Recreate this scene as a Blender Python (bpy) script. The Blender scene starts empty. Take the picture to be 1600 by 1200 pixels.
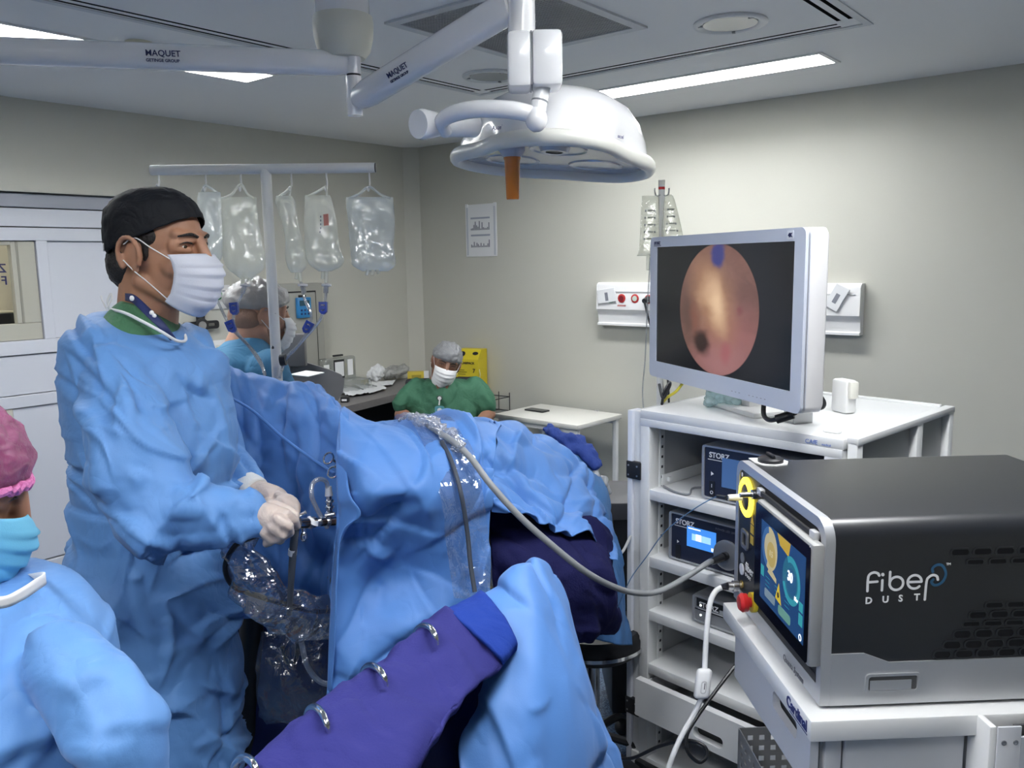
import bpy, bmesh, math, random
import numpy as np
from mathutils import Vector, Matrix
random.seed(7)
scene = bpy.context.scene
COL = scene.collection

# ------------------------------------------------------------------ camera
FPX = 1305.0
CAMZ = 1.65
RM = np.array([[0.6328149, 0.1218755, -0.7646513], [-0.7741490, 0.0798849, -0.6279424], [-0.0154467, 0.9893254, 0.1449021]])
CAM = np.array([0.0, 0.0, CAMZ])
cam_data = bpy.data.cameras.new('camera')
cam_data.sensor_width = 36.0
cam_data.lens = FPX / 1600 * 36.0
cam_data.clip_start = 0.05
cam = bpy.data.objects.new('camera', cam_data)
COL.objects.link(cam)
cam.matrix_world = Matrix.Translation(Vector(CAM)) @ Matrix(RM.tolist()).to_4x4()
scene.camera = cam

# ------------------------------------------------------------------ world, exposure
world = bpy.data.worlds.new('world'); scene.world = world
world.use_nodes = True
world.node_tree.nodes['Background'].inputs[0].default_value = (0.8, 0.85, 0.9, 1)
world.node_tree.nodes['Background'].inputs[1].default_value = 0.05
scene.view_settings.view_transform = 'Standard'
scene.view_settings.look = 'None'
scene.view_settings.gamma = 1.0
scene.view_settings.use_curve_mapping = False
scene.view_settings.exposure = 0.70
TROFFER_POWER = 26.0

# ------------------------------------------------------------------ geometry of the room
XW, YW, ZC = 4.52, 4.66, 2.50          # right wall, left wall, ceiling
X0, Y0 = -2.4, -2.2                    # walls behind the photographer

def ray(px, py):
    return RM @ np.array([(px - 800) / FPX, -(py - 600) / FPX, -1.0])
def P(px, py, d):
    return CAM + ray(px, py) * d
def PZ(px, py, z):
    r = ray(px, py); return CAM + r * ((z - CAMZ) / r[2])
def PX(px, py, x):
    r = ray(px, py); return CAM + r * (x / r[0])
def PY(px, py, y):
    r = ray(px, py); return CAM + r * (y / r[1])
def V(p): return Vector((float(p[0]), float(p[1]), float(p[2])))
RIGHT = V(RM[:, 0]); UP = V(RM[:, 1]); FWD = -V(RM[:, 2])
RIGHT_H = Vector((RIGHT.x, RIGHT.y, 0)).normalized()
FWD_H = Vector((FWD.x, FWD.y, 0)).normalized()
ZV = Vector((0, 0, 1))

def frame(origin, xdir, zdir=(0, 0, 1)):
    x = Vector(xdir).normalized(); z = Vector(zdir)
    y = z.cross(x).normalized(); z = x.cross(y).normalized()
    m = Matrix((x, y, z)).transposed().to_4x4()
    m.translation = Vector(origin)
    return m

# ------------------------------------------------------------------ numpy noise
_perm = np.random.RandomState(3).permutation(512)
def _h(i, j, k):
    return _perm[(_perm[(_perm[i & 511] + j) & 511] + k) & 511]
_gr = np.random.RandomState(5).normal(size=(512, 3)); _gr /= np.linalg.norm(_gr, axis=1)[:, None]
def perlin(p):
    p = np.asarray(p, float); i = np.floor(p).astype(int); f = p - i
    u = f * f * f * (f * (f * 6 - 15) + 10)
    r = 0
    for dx in (0, 1):
        for dy in (0, 1):
            for dz in (0, 1):
                g = _gr[_h(i[:, 0] + dx, i[:, 1] + dy, i[:, 2] + dz)]
                d = f - np.array([dx, dy, dz])
                w = (u[:, 0] if dx else 1 - u[:, 0]) * (u[:, 1] if dy else 1 - u[:, 1]) * (u[:, 2] if dz else 1 - u[:, 2])
                r = r + w * (g * d).sum(1)
    return r
def crumple(p, s=4.0, a=0.01, seed=0.0, an=(1, 1, 1), oct=3):
    """sharp-creased cloth relief: valleys where the noise crosses zero"""
    q = np.asarray(p, float) * np.array(an) * s + seed * 7.31
    w = np.stack([perlin(q * 0.6 + 11), perlin(q * 0.6 + 23), perlin(q * 0.6 + 37)], 1) * 0.8
    h = np.zeros(len(q)); amp = a
    for k in range(oct):
        n = perlin(q * (1.9 ** k) + w + k * 17.7)
        h += amp * (np.abs(n) * 2.6 - 0.55); amp *= 0.48
    return h

from mathutils.geometry import delaunay_2d_cdt
def facet(u, v, du, dv, amp, seed=0, rot=0.0):
    """creased-paper relief: linear facets between randomly raised points, crisp fold lines where they meet"""
    rs = np.random.RandomState(seed); c, s_ = math.cos(rot), math.sin(rot)
    U, W = (u * c + v * s_) / du, (-u * s_ + v * c) / dv
    a0, a1, b0, b1 = int(np.floor(U.min())) - 1, int(np.ceil(U.max())) + 2, int(np.floor(W.min())) - 1, int(np.ceil(W.max())) + 2
    pts = [(i + rs.uniform(-.46, .46), j + rs.uniform(-.46, .46)) for i in range(a0, a1 + 1) for j in range(b0, b1 + 1)]
    hh = np.where(rs.rand(len(pts)) < .5, -1, 1) * rs.uniform(.35, 1, len(pts)) * amp
    vv, _, ff, ov, _, _ = delaunay_2d_cdt([Vector(p) for p in pts], [], [], 0, 1e-7)
    idx = [o[0] for o in ov]; out = np.zeros(len(U))
    order = np.argsort(W); Ws = W[order]
    for f in ff:
        p = [vv[k] for k in f]; lo, hi = min(q.y for q in p), max(q.y for q in p)
        i0, i1 = np.searchsorted(Ws, lo), np.searchsorted(Ws, hi)
        if i1 <= i0: continue
        sel = order[i0:i1]; x, y = U[sel], W[sel]
        d = (p[1].y - p[2].y) * (p[0].x - p[2].x) + (p[2].x - p[1].x) * (p[0].y - p[2].y)
        if abs(d) < 1e-12: continue
        l0 = ((p[1].y - p[2].y) * (x - p[2].x) + (p[2].x - p[1].x) * (y - p[2].y)) / d
        l1 = ((p[2].y - p[0].y) * (x - p[2].x) + (p[0].x - p[2].x) * (y - p[2].y)) / d
        l2 = 1 - l0 - l1; m = (l0 >= -1e-9) & (l1 >= -1e-9) & (l2 >= -1e-9)
        h0, h1, h2 = (hh[idx[k]] for k in f)
        out[sel[m]] = (l0 * h0 + l1 * h1 + l2 * h2)[m]
    return out
def strokes(u, v, n, L, amp, seed=0, ang=0.0, spread=0.5, w=(.005, .035)):
    """fold lines: each has one steep and one gentle flank and tapers out at its ends"""
    rs = np.random.RandomState(seed); out = np.zeros(len(u)); a0, a1, b0, b1 = u.min(), u.max(), v.min(), v.max()
    for k in range(n):
        cx, cy = rs.uniform(a0, a1), rs.uniform(b0, b1); an = ang + rs.normal() * spread; l = rs.uniform(*L) / 2; A = amp * rs.uniform(.35, 1) * (1 if rs.rand() < .7 else -1); bend = rs.normal() * .5
        c, s_ = math.cos(an), math.sin(an); t = (u - cx) * c + (v - cy) * s_
        sel = np.abs(t) < l
        if not sel.any(): continue
        t = t[sel]; d = -(u[sel] - cx) * s_ + (v[sel] - cy) * c - bend * t * t / (2 * l)
        if rs.rand() < .5: d = -d
        q = rs.uniform(.6, 1.5); h = np.where(d > 0, np.exp(-d / (w[0] * q)), np.exp(d / (w[1] * q)))
        out[sel] += A * (1 - (t / l) ** 2) ** 1.5 * h
    return out
def cloth(du, dv, amp, seed, rot=0.0, n=40, L=(.10, .35), sa=.009, ang=1.2, spread=.6, w=(.005, .035)):
    """relief of a stiff non-woven sheet: shallow facets and sharp-edged folds"""
    def f(c, nn=None):
        u = c @ np.array(tuple(RIGHT_H)) + .55 * (c @ np.array(tuple(FWD_H))); z = c[:, 2]
        return facet(u, z, du, dv, amp, seed, rot) + facet(u, z, du * .3, dv * .3, amp * .16, seed + 2, .9) + strokes(u, z, n, L, sa, seed + 5, ang, spread, w) + strokes(u, z, n, (.03, .10), sa * .35, seed + 6, ang + .9, 1.0, (.003, .014))
    return f

# ------------------------------------------------------------------ materials
MATS = {}
def mat(name, col=(0.8, 0.8, 0.8), rough=0.5, metal=0.0, bump=None, var=0.0, varscale=6.0, emit=None, spec=0.5, crease=None, sheen=0.0, coat=0.0, sss=0.0, wear=None):
    if name in MATS: return MATS[name]
    m = bpy.data.materials.new(name); m.use_nodes = True
    nt = m.node_tree; b = nt.nodes['Principled BSDF']; L = nt.links
    c4 = (*col, 1)
    b.inputs['Base Color'].default_value = c4
    b.inputs['Roughness'].default_value = rough
    b.inputs['Metallic'].default_value = metal
    b.inputs['Specular IOR Level'].default_value = spec
    if sheen: b.inputs['Sheen Weight'].default_value = sheen
    if coat: b.inputs['Coat Weight'].default_value = coat
    if sss:
        b.inputs['Subsurface Weight'].default_value = sss
        b.inputs['Subsurface Radius'].default_value = (0.02, 0.008, 0.004)
        b.inputs['Subsurface Scale'].default_value = 0.3
    tc = nt.nodes.new('ShaderNodeTexCoord')
    if var or wear:
        n = nt.nodes.new('ShaderNodeTexNoise'); n.inputs['Scale'].default_value = varscale; n.inputs['Detail'].default_value = 4
        L.new(tc.outputs['Object'], n.inputs['Vector'])
        mx = nt.nodes.new('ShaderNodeMix'); mx.data_type = 'RGBA'
        mx.inputs['A'].default_value = tuple(max(0, x * (1 - var)) for x in col) + (1,)
        mx.inputs['B'].default_value = tuple(min(1, x * (1 + var)) for x in col) + (1,)
        if wear:
            r = nt.nodes.new('ShaderNodeValToRGB'); r.color_ramp.elements[0].position = wear[1]; r.color_ramp.elements[1].position = wear[1] + 0.02
            L.new(n.outputs['Fac'], r.inputs['Fac']); L.new(r.outputs['Color'], mx.inputs['Factor'])
            mx.inputs['A'].default_value = c4; mx.inputs['B'].default_value = (*wear[0], 1)
        else:
            L.new(n.outputs['Fac'], mx.inputs['Factor'])
        L.new(mx.outputs['Result'], b.inputs['Base Color'])
    last = None
    if crease:   # (scale, strength) long sharp folds pressed in the fabric
        n = nt.nodes.new('ShaderNodeTexNoise'); n.inputs['Scale'].default_value = crease[0]; n.inputs['Detail'].default_value = 3; n.inputs['Distortion'].default_value = 0.6
        L.new(tc.outputs['Object'], n.inputs['Vector'])
        s = nt.nodes.new('ShaderNodeMath'); s.operation = 'SUBTRACT'; s.inputs[1].default_value = 0.5; L.new(n.outputs['Fac'], s.inputs[0])
        a = nt.nodes.new('ShaderNodeMath'); a.operation = 'ABSOLUTE'; L.new(s.outputs[0], a.inputs[0])
        bm_ = nt.nodes.new('ShaderNodeBump'); bm_.inputs['Strength'].default_value = crease[1]; bm_.inputs['Distance'].default_value = 0.05
        L.new(a.outputs[0], bm_.inputs['Height']); last = bm_
    if bump:
        n = nt.nodes.new('ShaderNodeTexNoise'); n.inputs['Scale'].default_value = bump[0]; n.inputs['Detail'].default_value = 5
        L.new(tc.outputs['Object'], n.inputs['Vector'])
        bm_ = nt.nodes.new('ShaderNodeBump'); bm_.inputs['Strength'].default_value = bump[1]; bm_.inputs['Distance'].default_value = 0.01
        L.new(n.outputs['Fac'], bm_.inputs['Height'])
        if last: L.new(last.outputs['Normal'], bm_.inputs['Normal'])
        last = bm_
    if last: L.new(last.outputs['Normal'], b.inputs['Normal'])
    if emit:
        b.inputs['Emission Color'].default_value = (*emit[0], 1); b.inputs['Emission Strength'].default_value = emit[1]
    MATS[name] = m
    return m

def clear_mat(name, tint=(0.95, 0.97, 1.0), gloss=0.12, rough=0.08, milk=0.0, milkcol=(0.9, 0.92, 0.9), scale=30.0, strength=0.6):
    """thin clear film: transparent + glossy glints on a crumpled relief, optional milkiness"""
    if name in MATS: return MATS[name]
    m = bpy.data.materials.new(name); m.use_nodes = True
    nt = m.node_tree; L = nt.links; nt.nodes.clear()
    out = nt.nodes.new('ShaderNodeOutputMaterial')
    tr = nt.nodes.new('ShaderNodeBsdfTransparent'); tr.inputs[0].default_value = (*tint, 1)
    gl = nt.nodes.new('ShaderNodeBsdfGlossy'); gl.inputs['Roughness'].default_value = rough
    tc = nt.nodes.new('ShaderNodeTexCoord'); n = nt.nodes.new('ShaderNodeTexNoise'); n.inputs['Scale'].default_value = scale; n.inputs['Detail'].default_value = 3; n.inputs['Distortion'].default_value = 1.0
    L.new(tc.outputs['Object'], n.inputs['Vector'])
    bp = nt.nodes.new('ShaderNodeBump'); bp.inputs['Strength'].default_value = strength; bp.inputs['Distance'].default_value = 0.02
    L.new(n.outputs['Fac'], bp.inputs['Height']); L.new(bp.outputs['Normal'], gl.inputs['Normal'])
    fr = nt.nodes.new('ShaderNodeLayerWeight'); fr.inputs['Blend'].default_value = 0.25; L.new(bp.outputs['Normal'], fr.inputs['Normal'])
    ad = nt.nodes.new('ShaderNodeMath'); ad.operation = 'MULTIPLY_ADD'; ad.use_clamp = True; ad.inputs[1].default_value = 0.35; ad.inputs[2].default_value = gloss
    L.new(fr.outputs['Facing'], ad.inputs[0])
    base = tr
    if milk:
        df = nt.nodes.new('ShaderNodeBsdfDiffuse'); df.inputs[0].default_value = (*milkcol, 1)
        tl = nt.nodes.new('ShaderNodeBsdfTranslucent'); tl.inputs[0].default_value = (*milkcol, 1)
        m0 = nt.nodes.new('ShaderNodeMixShader'); m0.inputs[0].default_value = 0.5; L.new(df.outputs[0], m0.inputs[1]); L.new(tl.outputs[0], m0.inputs[2])
        m1 = nt.nodes.new('ShaderNodeMixShader'); m1.inputs[0].default_value = milk; L.new(tr.outputs[0], m1.inputs[1]); L.new(m0.outputs[0], m1.inputs[2])
        base = m1
    mx = nt.nodes.new('ShaderNodeMixShader'); L.new(ad.outputs[0], mx.inputs[0]); L.new(base.outputs[0], mx.inputs[1]); L.new(gl.outputs[0], mx.inputs[2])
    L.new(mx.outputs[0], out.inputs['Surface'])
    MATS[name] = m
    return m

# ------------------------------------------------------------------ objects
WORLD = {}
def link(o, parent=None, world=None):
    COL.objects.link(o)
    w = world if world is not None else o.matrix_basis.copy()
    WORLD[o.name] = w
    if parent is not None:
        o.parent = parent
        o.matrix_parent_inverse = WORLD[parent.name].inverted()
    return o
def tag(o, label=None, cat=None, group=None, kind=None):
    if label: o['label'] = label
    if cat: o['category'] = cat
    if group: o['group'] = group
    if kind: o['kind'] = kind
    return o
def thing(name, loc, label, cat, group=None):
    o = bpy.data.objects.new(name, None); o.empty_display_size = 0.1
    o.location = V(loc); o.matrix_basis = Matrix.Translation(V(loc))
    link(o); return tag(o, label, cat, group)

def mesh_obj(name, verts, faces, m, parent=None, smooth=True, angle=38, uvs=None, mods=None):
    v = np.asarray([tuple(x) for x in verts], float)
    lo, hi = v.min(0), v.max(0); o0 = np.array([(lo[0] + hi[0]) / 2, (lo[1] + hi[1]) / 2, lo[2]])
    me = bpy.data.meshes.new(name)
    me.from_pydata((v - o0).tolist(), [], faces)
    if uvs is not None:
        lay = me.uv_layers.new(name='UVMap')
        for li, l in enumerate(me.loops): lay.data[li].uv = uvs[l.vertex_index]
    me.validate(); 
    if smooth:
        me.polygons.foreach_set('use_smooth', [True] * len(me.polygons))
        if angle: me.set_sharp_from_angle(angle=math.radians(angle))
    me.materials.append(m)
    o = bpy.data.objects.new(name, me)
    o.location = V(o0); o.matrix_basis = Matrix.Translation(V(o0))
    link(o, parent)
    for md in (mods or []):
        x = o.modifiers.new(md[0].lower(), md[0])
        for k, val in md[1].items(): setattr(x, k, val)
    return o

def catmull(pts, n):
    """sample n points per segment through pts (list of vectors)"""
    p = [np.asarray(x, float) for x in pts]
    if len(p) < 3: n = max(n, 1)
    q = [2 * p[0] - p[1]] + p + [2 * p[-1] - p[-2]]
    out = []
    for i in range(1, len(q) - 2):
        for k in range(n):
            t = k / n; a, b, c, d = q[i - 1], q[i], q[i + 1], q[i + 2]
            out.append(0.5 * ((2 * b) + (c - a) * t + (2 * a - 5 * b + 4 * c - d) * t * t + (3 * b - a - 3 * c + d) * t ** 3))
    out.append(p[-1])
    return out

class G:
    def __init__(s, M=None): s.v = []; s.f = []; s.M = M
    def add(s, vs, fs, M=None):
        o = len(s.v); 
        for x in vs:
            x = Vector((float(x[0]), float(x[1]), float(x[2])))
            if M is not None: x = M @ x
            if s.M is not None: x = s.M @ x
            s.v.append(x)
        s.f += [tuple(i + o for i in f) for f in fs]
        return s
    def bm(s, b, M=None):
        b.verts.index_update()
        s.add([x.co for x in b.verts], [[q.index for q in f.verts] for f in b.faces], M); b.free(); return s
    def box(s, x0, x1, y0, y1, z0, z1, bev=0.0, seg=2, M=None):
        b = bmesh.new(); bmesh.ops.create_cube(b, size=1)
        for q in b.verts: q.co = Vector(((x0 + x1) / 2 + q.co.x * (x1 - x0), (y0 + y1) / 2 + q.co.y * (y1 - y0), (z0 + z1) / 2 + q.co.z * (z1 - z0)))
        if bev: bmesh.ops.bevel(b, geom=list(b.edges), offset=bev, segments=seg, affect='EDGES', profile=0.5)
        return s.bm(b, M)
    def ring(s, c, ax, r, n, ref=None):
        ax = Vector(ax).normalized()
        ref = Vector(ref) if ref is not None else (Vector((0, 0, 1)) if abs(ax.z) < 0.9 else Vector((1, 0, 0)))
        u = ax.cross(ref).normalized(); w = ax.cross(u)
        return [Vector(c) + u * (r * math.cos(2 * math.pi * k / n)) + w * (r * math.sin(2 * math.pi * k / n)) for k in range(n)]
    def loft(s, rings, cap=True, M=None):
        n = len(rings[0]); vs = [p for r in rings for p in r]; fs = []
        for i in range(len(rings) - 1):
            for k in range(n):
                fs.append((i * n + k, i * n + (k + 1) % n, (i + 1) * n + (k + 1) % n, (i + 1) * n + k))
        if cap:
            fs.append(tuple(range(n - 1, -1, -1))); fs.append(tuple((len(rings) - 1) * n + k for k in range(n)))
        return s.add(vs, fs, M)
    def cyl(s, p0, p1, r0, r1=None, n=20, M=None, cap=True):
        r1 = r0 if r1 is None else r1
        p0, p1 = Vector(p0), Vector(p1)
        return s.loft([s.ring(p0, p1 - p0, r0, n), s.ring(p1, p1 - p0, r1, n)], cap, M)
    def tube(s, pts, r, n=8, sub=6, M=None, cap=True):
        c = catmull(pts, sub) if sub > 1 else [np.asarray(x, float) for x in pts]
        m = len(c); rr = (lambda t: r) if not isinstance(r, (list, tuple)) else (lambda t: float(np.interp(t, np.linspace(0, 1, len(r)), r)))
        rings = []; u = None
        for i in range(m):
            t = Vector(c[min(i + 1, m - 1)] - c[max(i - 1, 0)])
            if t.length < 1e-9: t = Vector((0, 0, 1))
            t.normalize()
            if u is None:
                ref = Vector((0, 0, 1)) if abs(t.z) < 0.9 else Vector((1, 0, 0)); u = t.cross(ref).normalized()
            else:
                u = (u - t * u.dot(t)).normalized()
            w = t.cross(u); q = rr(i / (m - 1)); cc = Vector(c[i])
            rings.append([cc + u * (q * math.cos(2 * math.pi * k / n)) + w * (q * math.sin(2 * math.pi * k / n)) for k in range(n)])
        return s.loft(rings, cap, M)
    def lathe(s, prof, M=None, n=28, cap=True):
        rings = [[Vector((r * math.cos(2 * math.pi * k / n), r * math.sin(2 * math.pi * k / n), z)) for k in range(n)] for r, z in prof]
        return s.loft(rings, cap, M)
    def ell(s, c, r, M=None, n=20, rot=None):
        rings = []
        for i in range(1, n // 2):
            a = math.pi * i / (n // 2)
            rings.append([Vector((math.sin(a) * math.cos(2 * math.pi * k / n), math.sin(a) * math.sin(2 * math.pi * k / n), -math.cos(a))) for k in range(n)])
        T = Matrix.Translation(Vector(c)) @ (rot.to_4x4() if rot is not None else Matrix.Identity(4)) @ Matrix.Diagonal((r[0], r[1], r[2], 1))
        if M is not None: T = M @ T
        return s.loft(rings, True, T)
    def caps(s, p0, r0, p1, r1, n=14, M=None):
        """tapered capsule"""
        p0, p1 = Vector(p0), Vector(p1); ax = (p1 - p0)
        ax = ax.normalized() if ax.length > 1e-6 else Vector((0, 0, 1))
        rings = []
        for i in range(1, 5):
            a = math.pi / 2 * (1 - i / 4.0); rings.append(s.ring(p0 - ax * (r0 * math.sin(a)), ax, max(r0 * math.cos(a), r0 * 0.05), n))
        for i in range(0, 4):
            a = math.pi / 2 * (i / 4.0); rings.append(s.ring(p1 + ax * (r1 * math.sin(a)), ax, max(r1 * math.cos(a), r1 * 0.05), n))
        return s.loft(rings, True, M)
    def chain(s, pts, M=None, n=14):
        """pts: list of (point, radius)"""
        for (a, ra), (b, rb) in zip(pts[:-1], pts[1:]): s.caps(a, ra, b, rb, n, M)
        return s
    def prism(s, poly, z0, z1, M=None, bev=0.0):
        b = bmesh.new(); vs = [b.verts.new((x, y, z0)) for x, y in poly]; f = b.faces.new(vs)
        r = bmesh.ops.extrude_face_region(b, geom=[f]); 
        for q in r['geom']:
            if isinstance(q, bmesh.types.BMVert): q.co.z = z1
        bmesh.ops.recalc_face_normals(b, faces=list(b.faces))
        if bev: bmesh.ops.bevel(b, geom=list(b.edges), offset=bev, segments=2, affect='EDGES', profile=0.5)
        return s.bm(b, M)
    def grid(s, pts, M=None, wrap=False):
        r, c = len(pts), len(pts[0]); vs = [p for row in pts for p in row]; fs = []
        for i in range(r - 1):
            for j in range(c - (0 if wrap else 1)):
                fs.append((i * c + j, i * c + (j + 1) % c, (i + 1) * c + (j + 1) % c, (i + 1) * c + j))
        return s.add(vs, fs, M)
    def build(s, name, m, parent=None, **k):
        return mesh_obj(name, s.v, s.f, m, parent, **k)

def rrect(w, h, r, n=5, cx=0, cy=0):
    """rounded rectangle outline, counter-clockwise"""
    out = []
    for (sx, sy, a0) in ((1, 1, 0), (-1, 1, 90), (-1, -1, 180), (1, -1, 270)):
        for k in range(n + 1):
            a = math.radians(a0 + 90 * k / n)
            out.append((cx + sx * (w / 2 - r) + r * math.cos(a), cy + sy * (h / 2 - r) + r * math.sin(a)))
    return out
def slot_frame(g, outer, inner, z0, z1, M=None):
    """plate with a hole: outer and inner outlines have the same count"""
    n = len(outer); v = [(x, y, z) for z in (z0, z1) for pl in (outer, inner) for x, y in pl]; f = []
    for k in range(n):
        j = (k + 1) % n
        f += [(k, n + k, n + j, j), (2 * n + k, 2 * n + j, 3 * n + j, 3 * n + k), (k, j, 2 * n + j, 2 * n + k), (n + k, 3 * n + k, 3 * n + j, n + j)]
    return g.add(v, f, M)

def text(name, s, size, M, m, parent, extrude=0.0004, space=1.0, align='LEFT', bold=0.0):
    c = bpy.data.curves.new('txt', 'FONT'); c.body = s; c.size = size; c.extrude = extrude; c.space_character = space; c.align_x = align; c.offset = bold; c.resolution_u = 3
    o = bpy.data.objects.new('txt', c); me = bpy.data.meshes.new_from_object(o)
    vs = [M @ v.co for v in me.vertices]; fs = [tuple(p.vertices) for p in me.polygons]
    bpy.data.objects.remove(o); bpy.data.curves.remove(c); bpy.data.meshes.remove(me)
    return mesh_obj(name, vs, fs, m, parent, smooth=False)

def ribbon(g, pts, w, z=0.0, t=0.0006, M=None, sub=6):
    """flat stroke with round ends in the local xy plane"""
    c = catmull([(x, y, 0) for x, y in pts], sub) if sub > 1 else [np.array([x, y, 0.0]) for x, y in pts]
    n = len(c); L = []; R = []
    for i in range(n):
        d = c[min(i + 1, n - 1)] - c[max(i - 1, 0)]; d = d / (np.linalg.norm(d) + 1e-9); q = np.array([-d[1], d[0], 0])
        L.append(c[i] + q * w / 2); R.append(c[i] - q * w / 2)
    d0 = c[0] - c[1]; d0 /= np.linalg.norm(d0); d1 = c[-1] - c[-2]; d1 /= np.linalg.norm(d1)
    def capp(cc, d):
        q = np.array([-d[1], d[0], 0]); return [cc + (q * math.cos(a) + d * math.sin(a)) * w / 2 for a in np.linspace(0, math.pi, 6)[1:-1]]
    out = L + capp(c[-1], d1) + R[::-1] + capp(c[0], d0)
    top = [(p[0], p[1], z + t) for p in out]; m = len(L); N = len(out)
    fs = []
    for i in range(m - 1): fs.append((N - 1 - i - (4), i, i + 1, N - 2 - i - 4)) if False else None
    fs = []
    e = m + 4
    for i in range(m - 1): fs.append((i, i + 1, e + m - 2 - i, e + m - 1 - i)[::-1])
    fs.append(tuple(range(m - 1, m + 5))[::-1]); fs.append(tuple(list(range(e + m - 1, N)) + [0])[::-1])
    return g.add(top, fs, M)

def remesh(g, voxel, smooth_it=6, disp=None, factor=0.5):
    """union of closed shapes -> one continuous surface (verts, faces)"""
    me = bpy.data.meshes.new('tmp'); me.from_pydata([tuple(v) for v in g.v], [], g.f)
    b = bmesh.new(); b.from_mesh(me); bmesh.ops.recalc_face_normals(b, faces=list(b.faces)); b.to_mesh(me); b.free()
    o = bpy.data.objects.new('tmp', me); COL.objects.link(o)
    r = o.modifiers.new('r', 'REMESH'); r.mode = 'VOXEL'; r.voxel_size = voxel
    if smooth_it:
        s_ = o.modifiers.new('s', 'SMOOTH'); s_.iterations = smooth_it; s_.factor = factor
    dg = bpy.context.evaluated_depsgraph_get(); dg.update()
    ev = o.evaluated_get(dg); m2 = bpy.data.meshes.new_from_object(ev)
    n = len(m2.vertices); co = np.empty(n * 3); m2.vertices.foreach_get('co', co); co = co.reshape(-1, 3)
    no = np.empty(n * 3); m2.vertices.foreach_get('normal', no); no = no.reshape(-1, 3)
    fs = [tuple(p.vertices) for p in m2.polygons]
    bpy.data.objects.remove(o); bpy.data.meshes.remove(me); bpy.data.meshes.remove(m2)
    if disp is not None: co = co + no * disp(co, no)[:, None]
    return co, fs
def blob(name, g, voxel, m, parent, smooth_it=6, disp=None, angle=None, **k):
    co, fs = remesh(g, voxel, smooth_it, disp)
    return mesh_obj(name, co, fs, m, parent, smooth=True, angle=angle, **k)

def sheet_pts(ctrl, nu, nv):
    rows = [catmull(r, nu) for r in ctrl]
    cols = [catmull([rows[i][j] for i in range(len(rows))], nv) for j in range(len(rows[0]))]
    return np.array([[cols[j][i] for j in range(len(cols))] for i in range(len(cols[0]))])
def sheet(name, ctrl, m, parent=None, nu=12, nv=12, disp=None, thick=0.003, smooth=True, pin=None):
    """cloth: catmull surface through a grid of points, creased along its normal"""
    a = sheet_pts(ctrl, nu, nv); r, c = a.shape[:2]
    if disp is not None:
        du = np.gradient(a, axis=1); dv = np.gradient(a, axis=0); no = np.cross(du, dv); no /= np.linalg.norm(no, axis=2)[:, :, None] + 1e-9
        h = disp(a.reshape(-1, 3)).reshape(r, c)
        if pin is not None: h = h * pin(np.linspace(0, 1, r)[:, None], np.linspace(0, 1, c)[None, :])
        a = a + no * h[:, :, None]
    g = G(); g.grid(a.tolist())
    return g.build(name, m, parent, smooth=smooth, angle=None, mods=[('SOLIDIFY', dict(thickness=thick, offset=0.0))] if thick else None)
# ================================================================== materials shared
M_white = mat('white_powder_coat', (0.80, 0.80, 0.79), 0.35)
M_offwhite = mat('off_white_plastic', (0.72, 0.71, 0.64), 0.4)
M_lampwhite = mat('lamp_white_enamel', (0.90, 0.90, 0.91), 0.22, coat=0.4)
M_cream = mat('cream_plastic', (0.66, 0.63, 0.50), 0.4)
M_black = mat('black_plastic', (0.012, 0.013, 0.016), 0.4)
M_blackrub = mat('black_rubber', (0.02, 0.02, 0.022), 0.6)
M_chrome = mat('chrome', (0.75, 0.75, 0.76), 0.16, 1.0)
M_steel = mat('brushed_steel', (0.55, 0.55, 0.56), 0.3, 1.0, bump=(200, 0.05))
M_grey = mat('grey_plastic', (0.22, 0.23, 0.25), 0.5)
M_navytext = mat('navy_print', (0.015, 0.02, 0.10), 0.5)
M_whitetext = mat('white_print', (0.85, 0.85, 0.85), 0.5)
M_paper = mat('white_paper', (0.78, 0.79, 0.80), 0.7)
M_greyprint = mat('grey_print', (0.22, 0.23, 0.27), 0.7)
M_redp = mat('red_plastic', (0.55, 0.02, 0.02), 0.35)
M_greenp = mat('green_plastic', (0.02, 0.35, 0.12), 0.4)
M_wall = mat('painted_wall', (0.54, 0.535, 0.475), 0.55, bump=(90, 0.04), var=0.015, varscale=2.0)
M_ceil = mat('painted_ceiling', (0.86, 0.86, 0.86), 0.75, bump=(60, 0.03))
M_dark = mat('dark_void', (0.01, 0.01, 0.012), 0.8)
M_alu = mat('white_lacquered_aluminium', (0.66, 0.68, 0.74), 0.38)
M_led = mat('led_diffuser', (0.9, 0.9, 0.9), 0.5, emit=((0.97, 0.985, 1.0), TROFFER_POWER))

def struct(o): o['kind'] = 'structure'; return o

# ------------------------------------------------------------------ floor: speckled blue vinyl
def floor_mat():
    m = mat('speckled_blue_vinyl', (0.06, 0.11, 0.2), 0.3)
    nt = m.node_tree; b = nt.nodes['Principled BSDF']; L = nt.links
    tc = nt.nodes.new('ShaderNodeTexCoord'); n = nt.nodes.new('ShaderNodeTexNoise'); n.inputs['Scale'].default_value = 160; n.inputs['Detail'].default_value = 2
    L.new(tc.outputs['Object'], n.inputs['Vector'])
    r = nt.nodes.new('ShaderNodeValToRGB'); e = r.color_ramp.elements
    e[0].position = 0.38; e[0].color = (0.022, 0.045, 0.11, 1); e[1].position = 0.68; e[1].color = (0.17, 0.25, 0.36, 1)
    L.new(n.outputs['Fac'], r.inputs['Fac']); L.new(r.outputs['Color'], b.inputs['Base Color'])
    return m
struct(G().box(X0 - .1, XW + .1, Y0 - .1, YW + .1, -0.08, 0.0).build('floor', floor_mat(), smooth=False))

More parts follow.
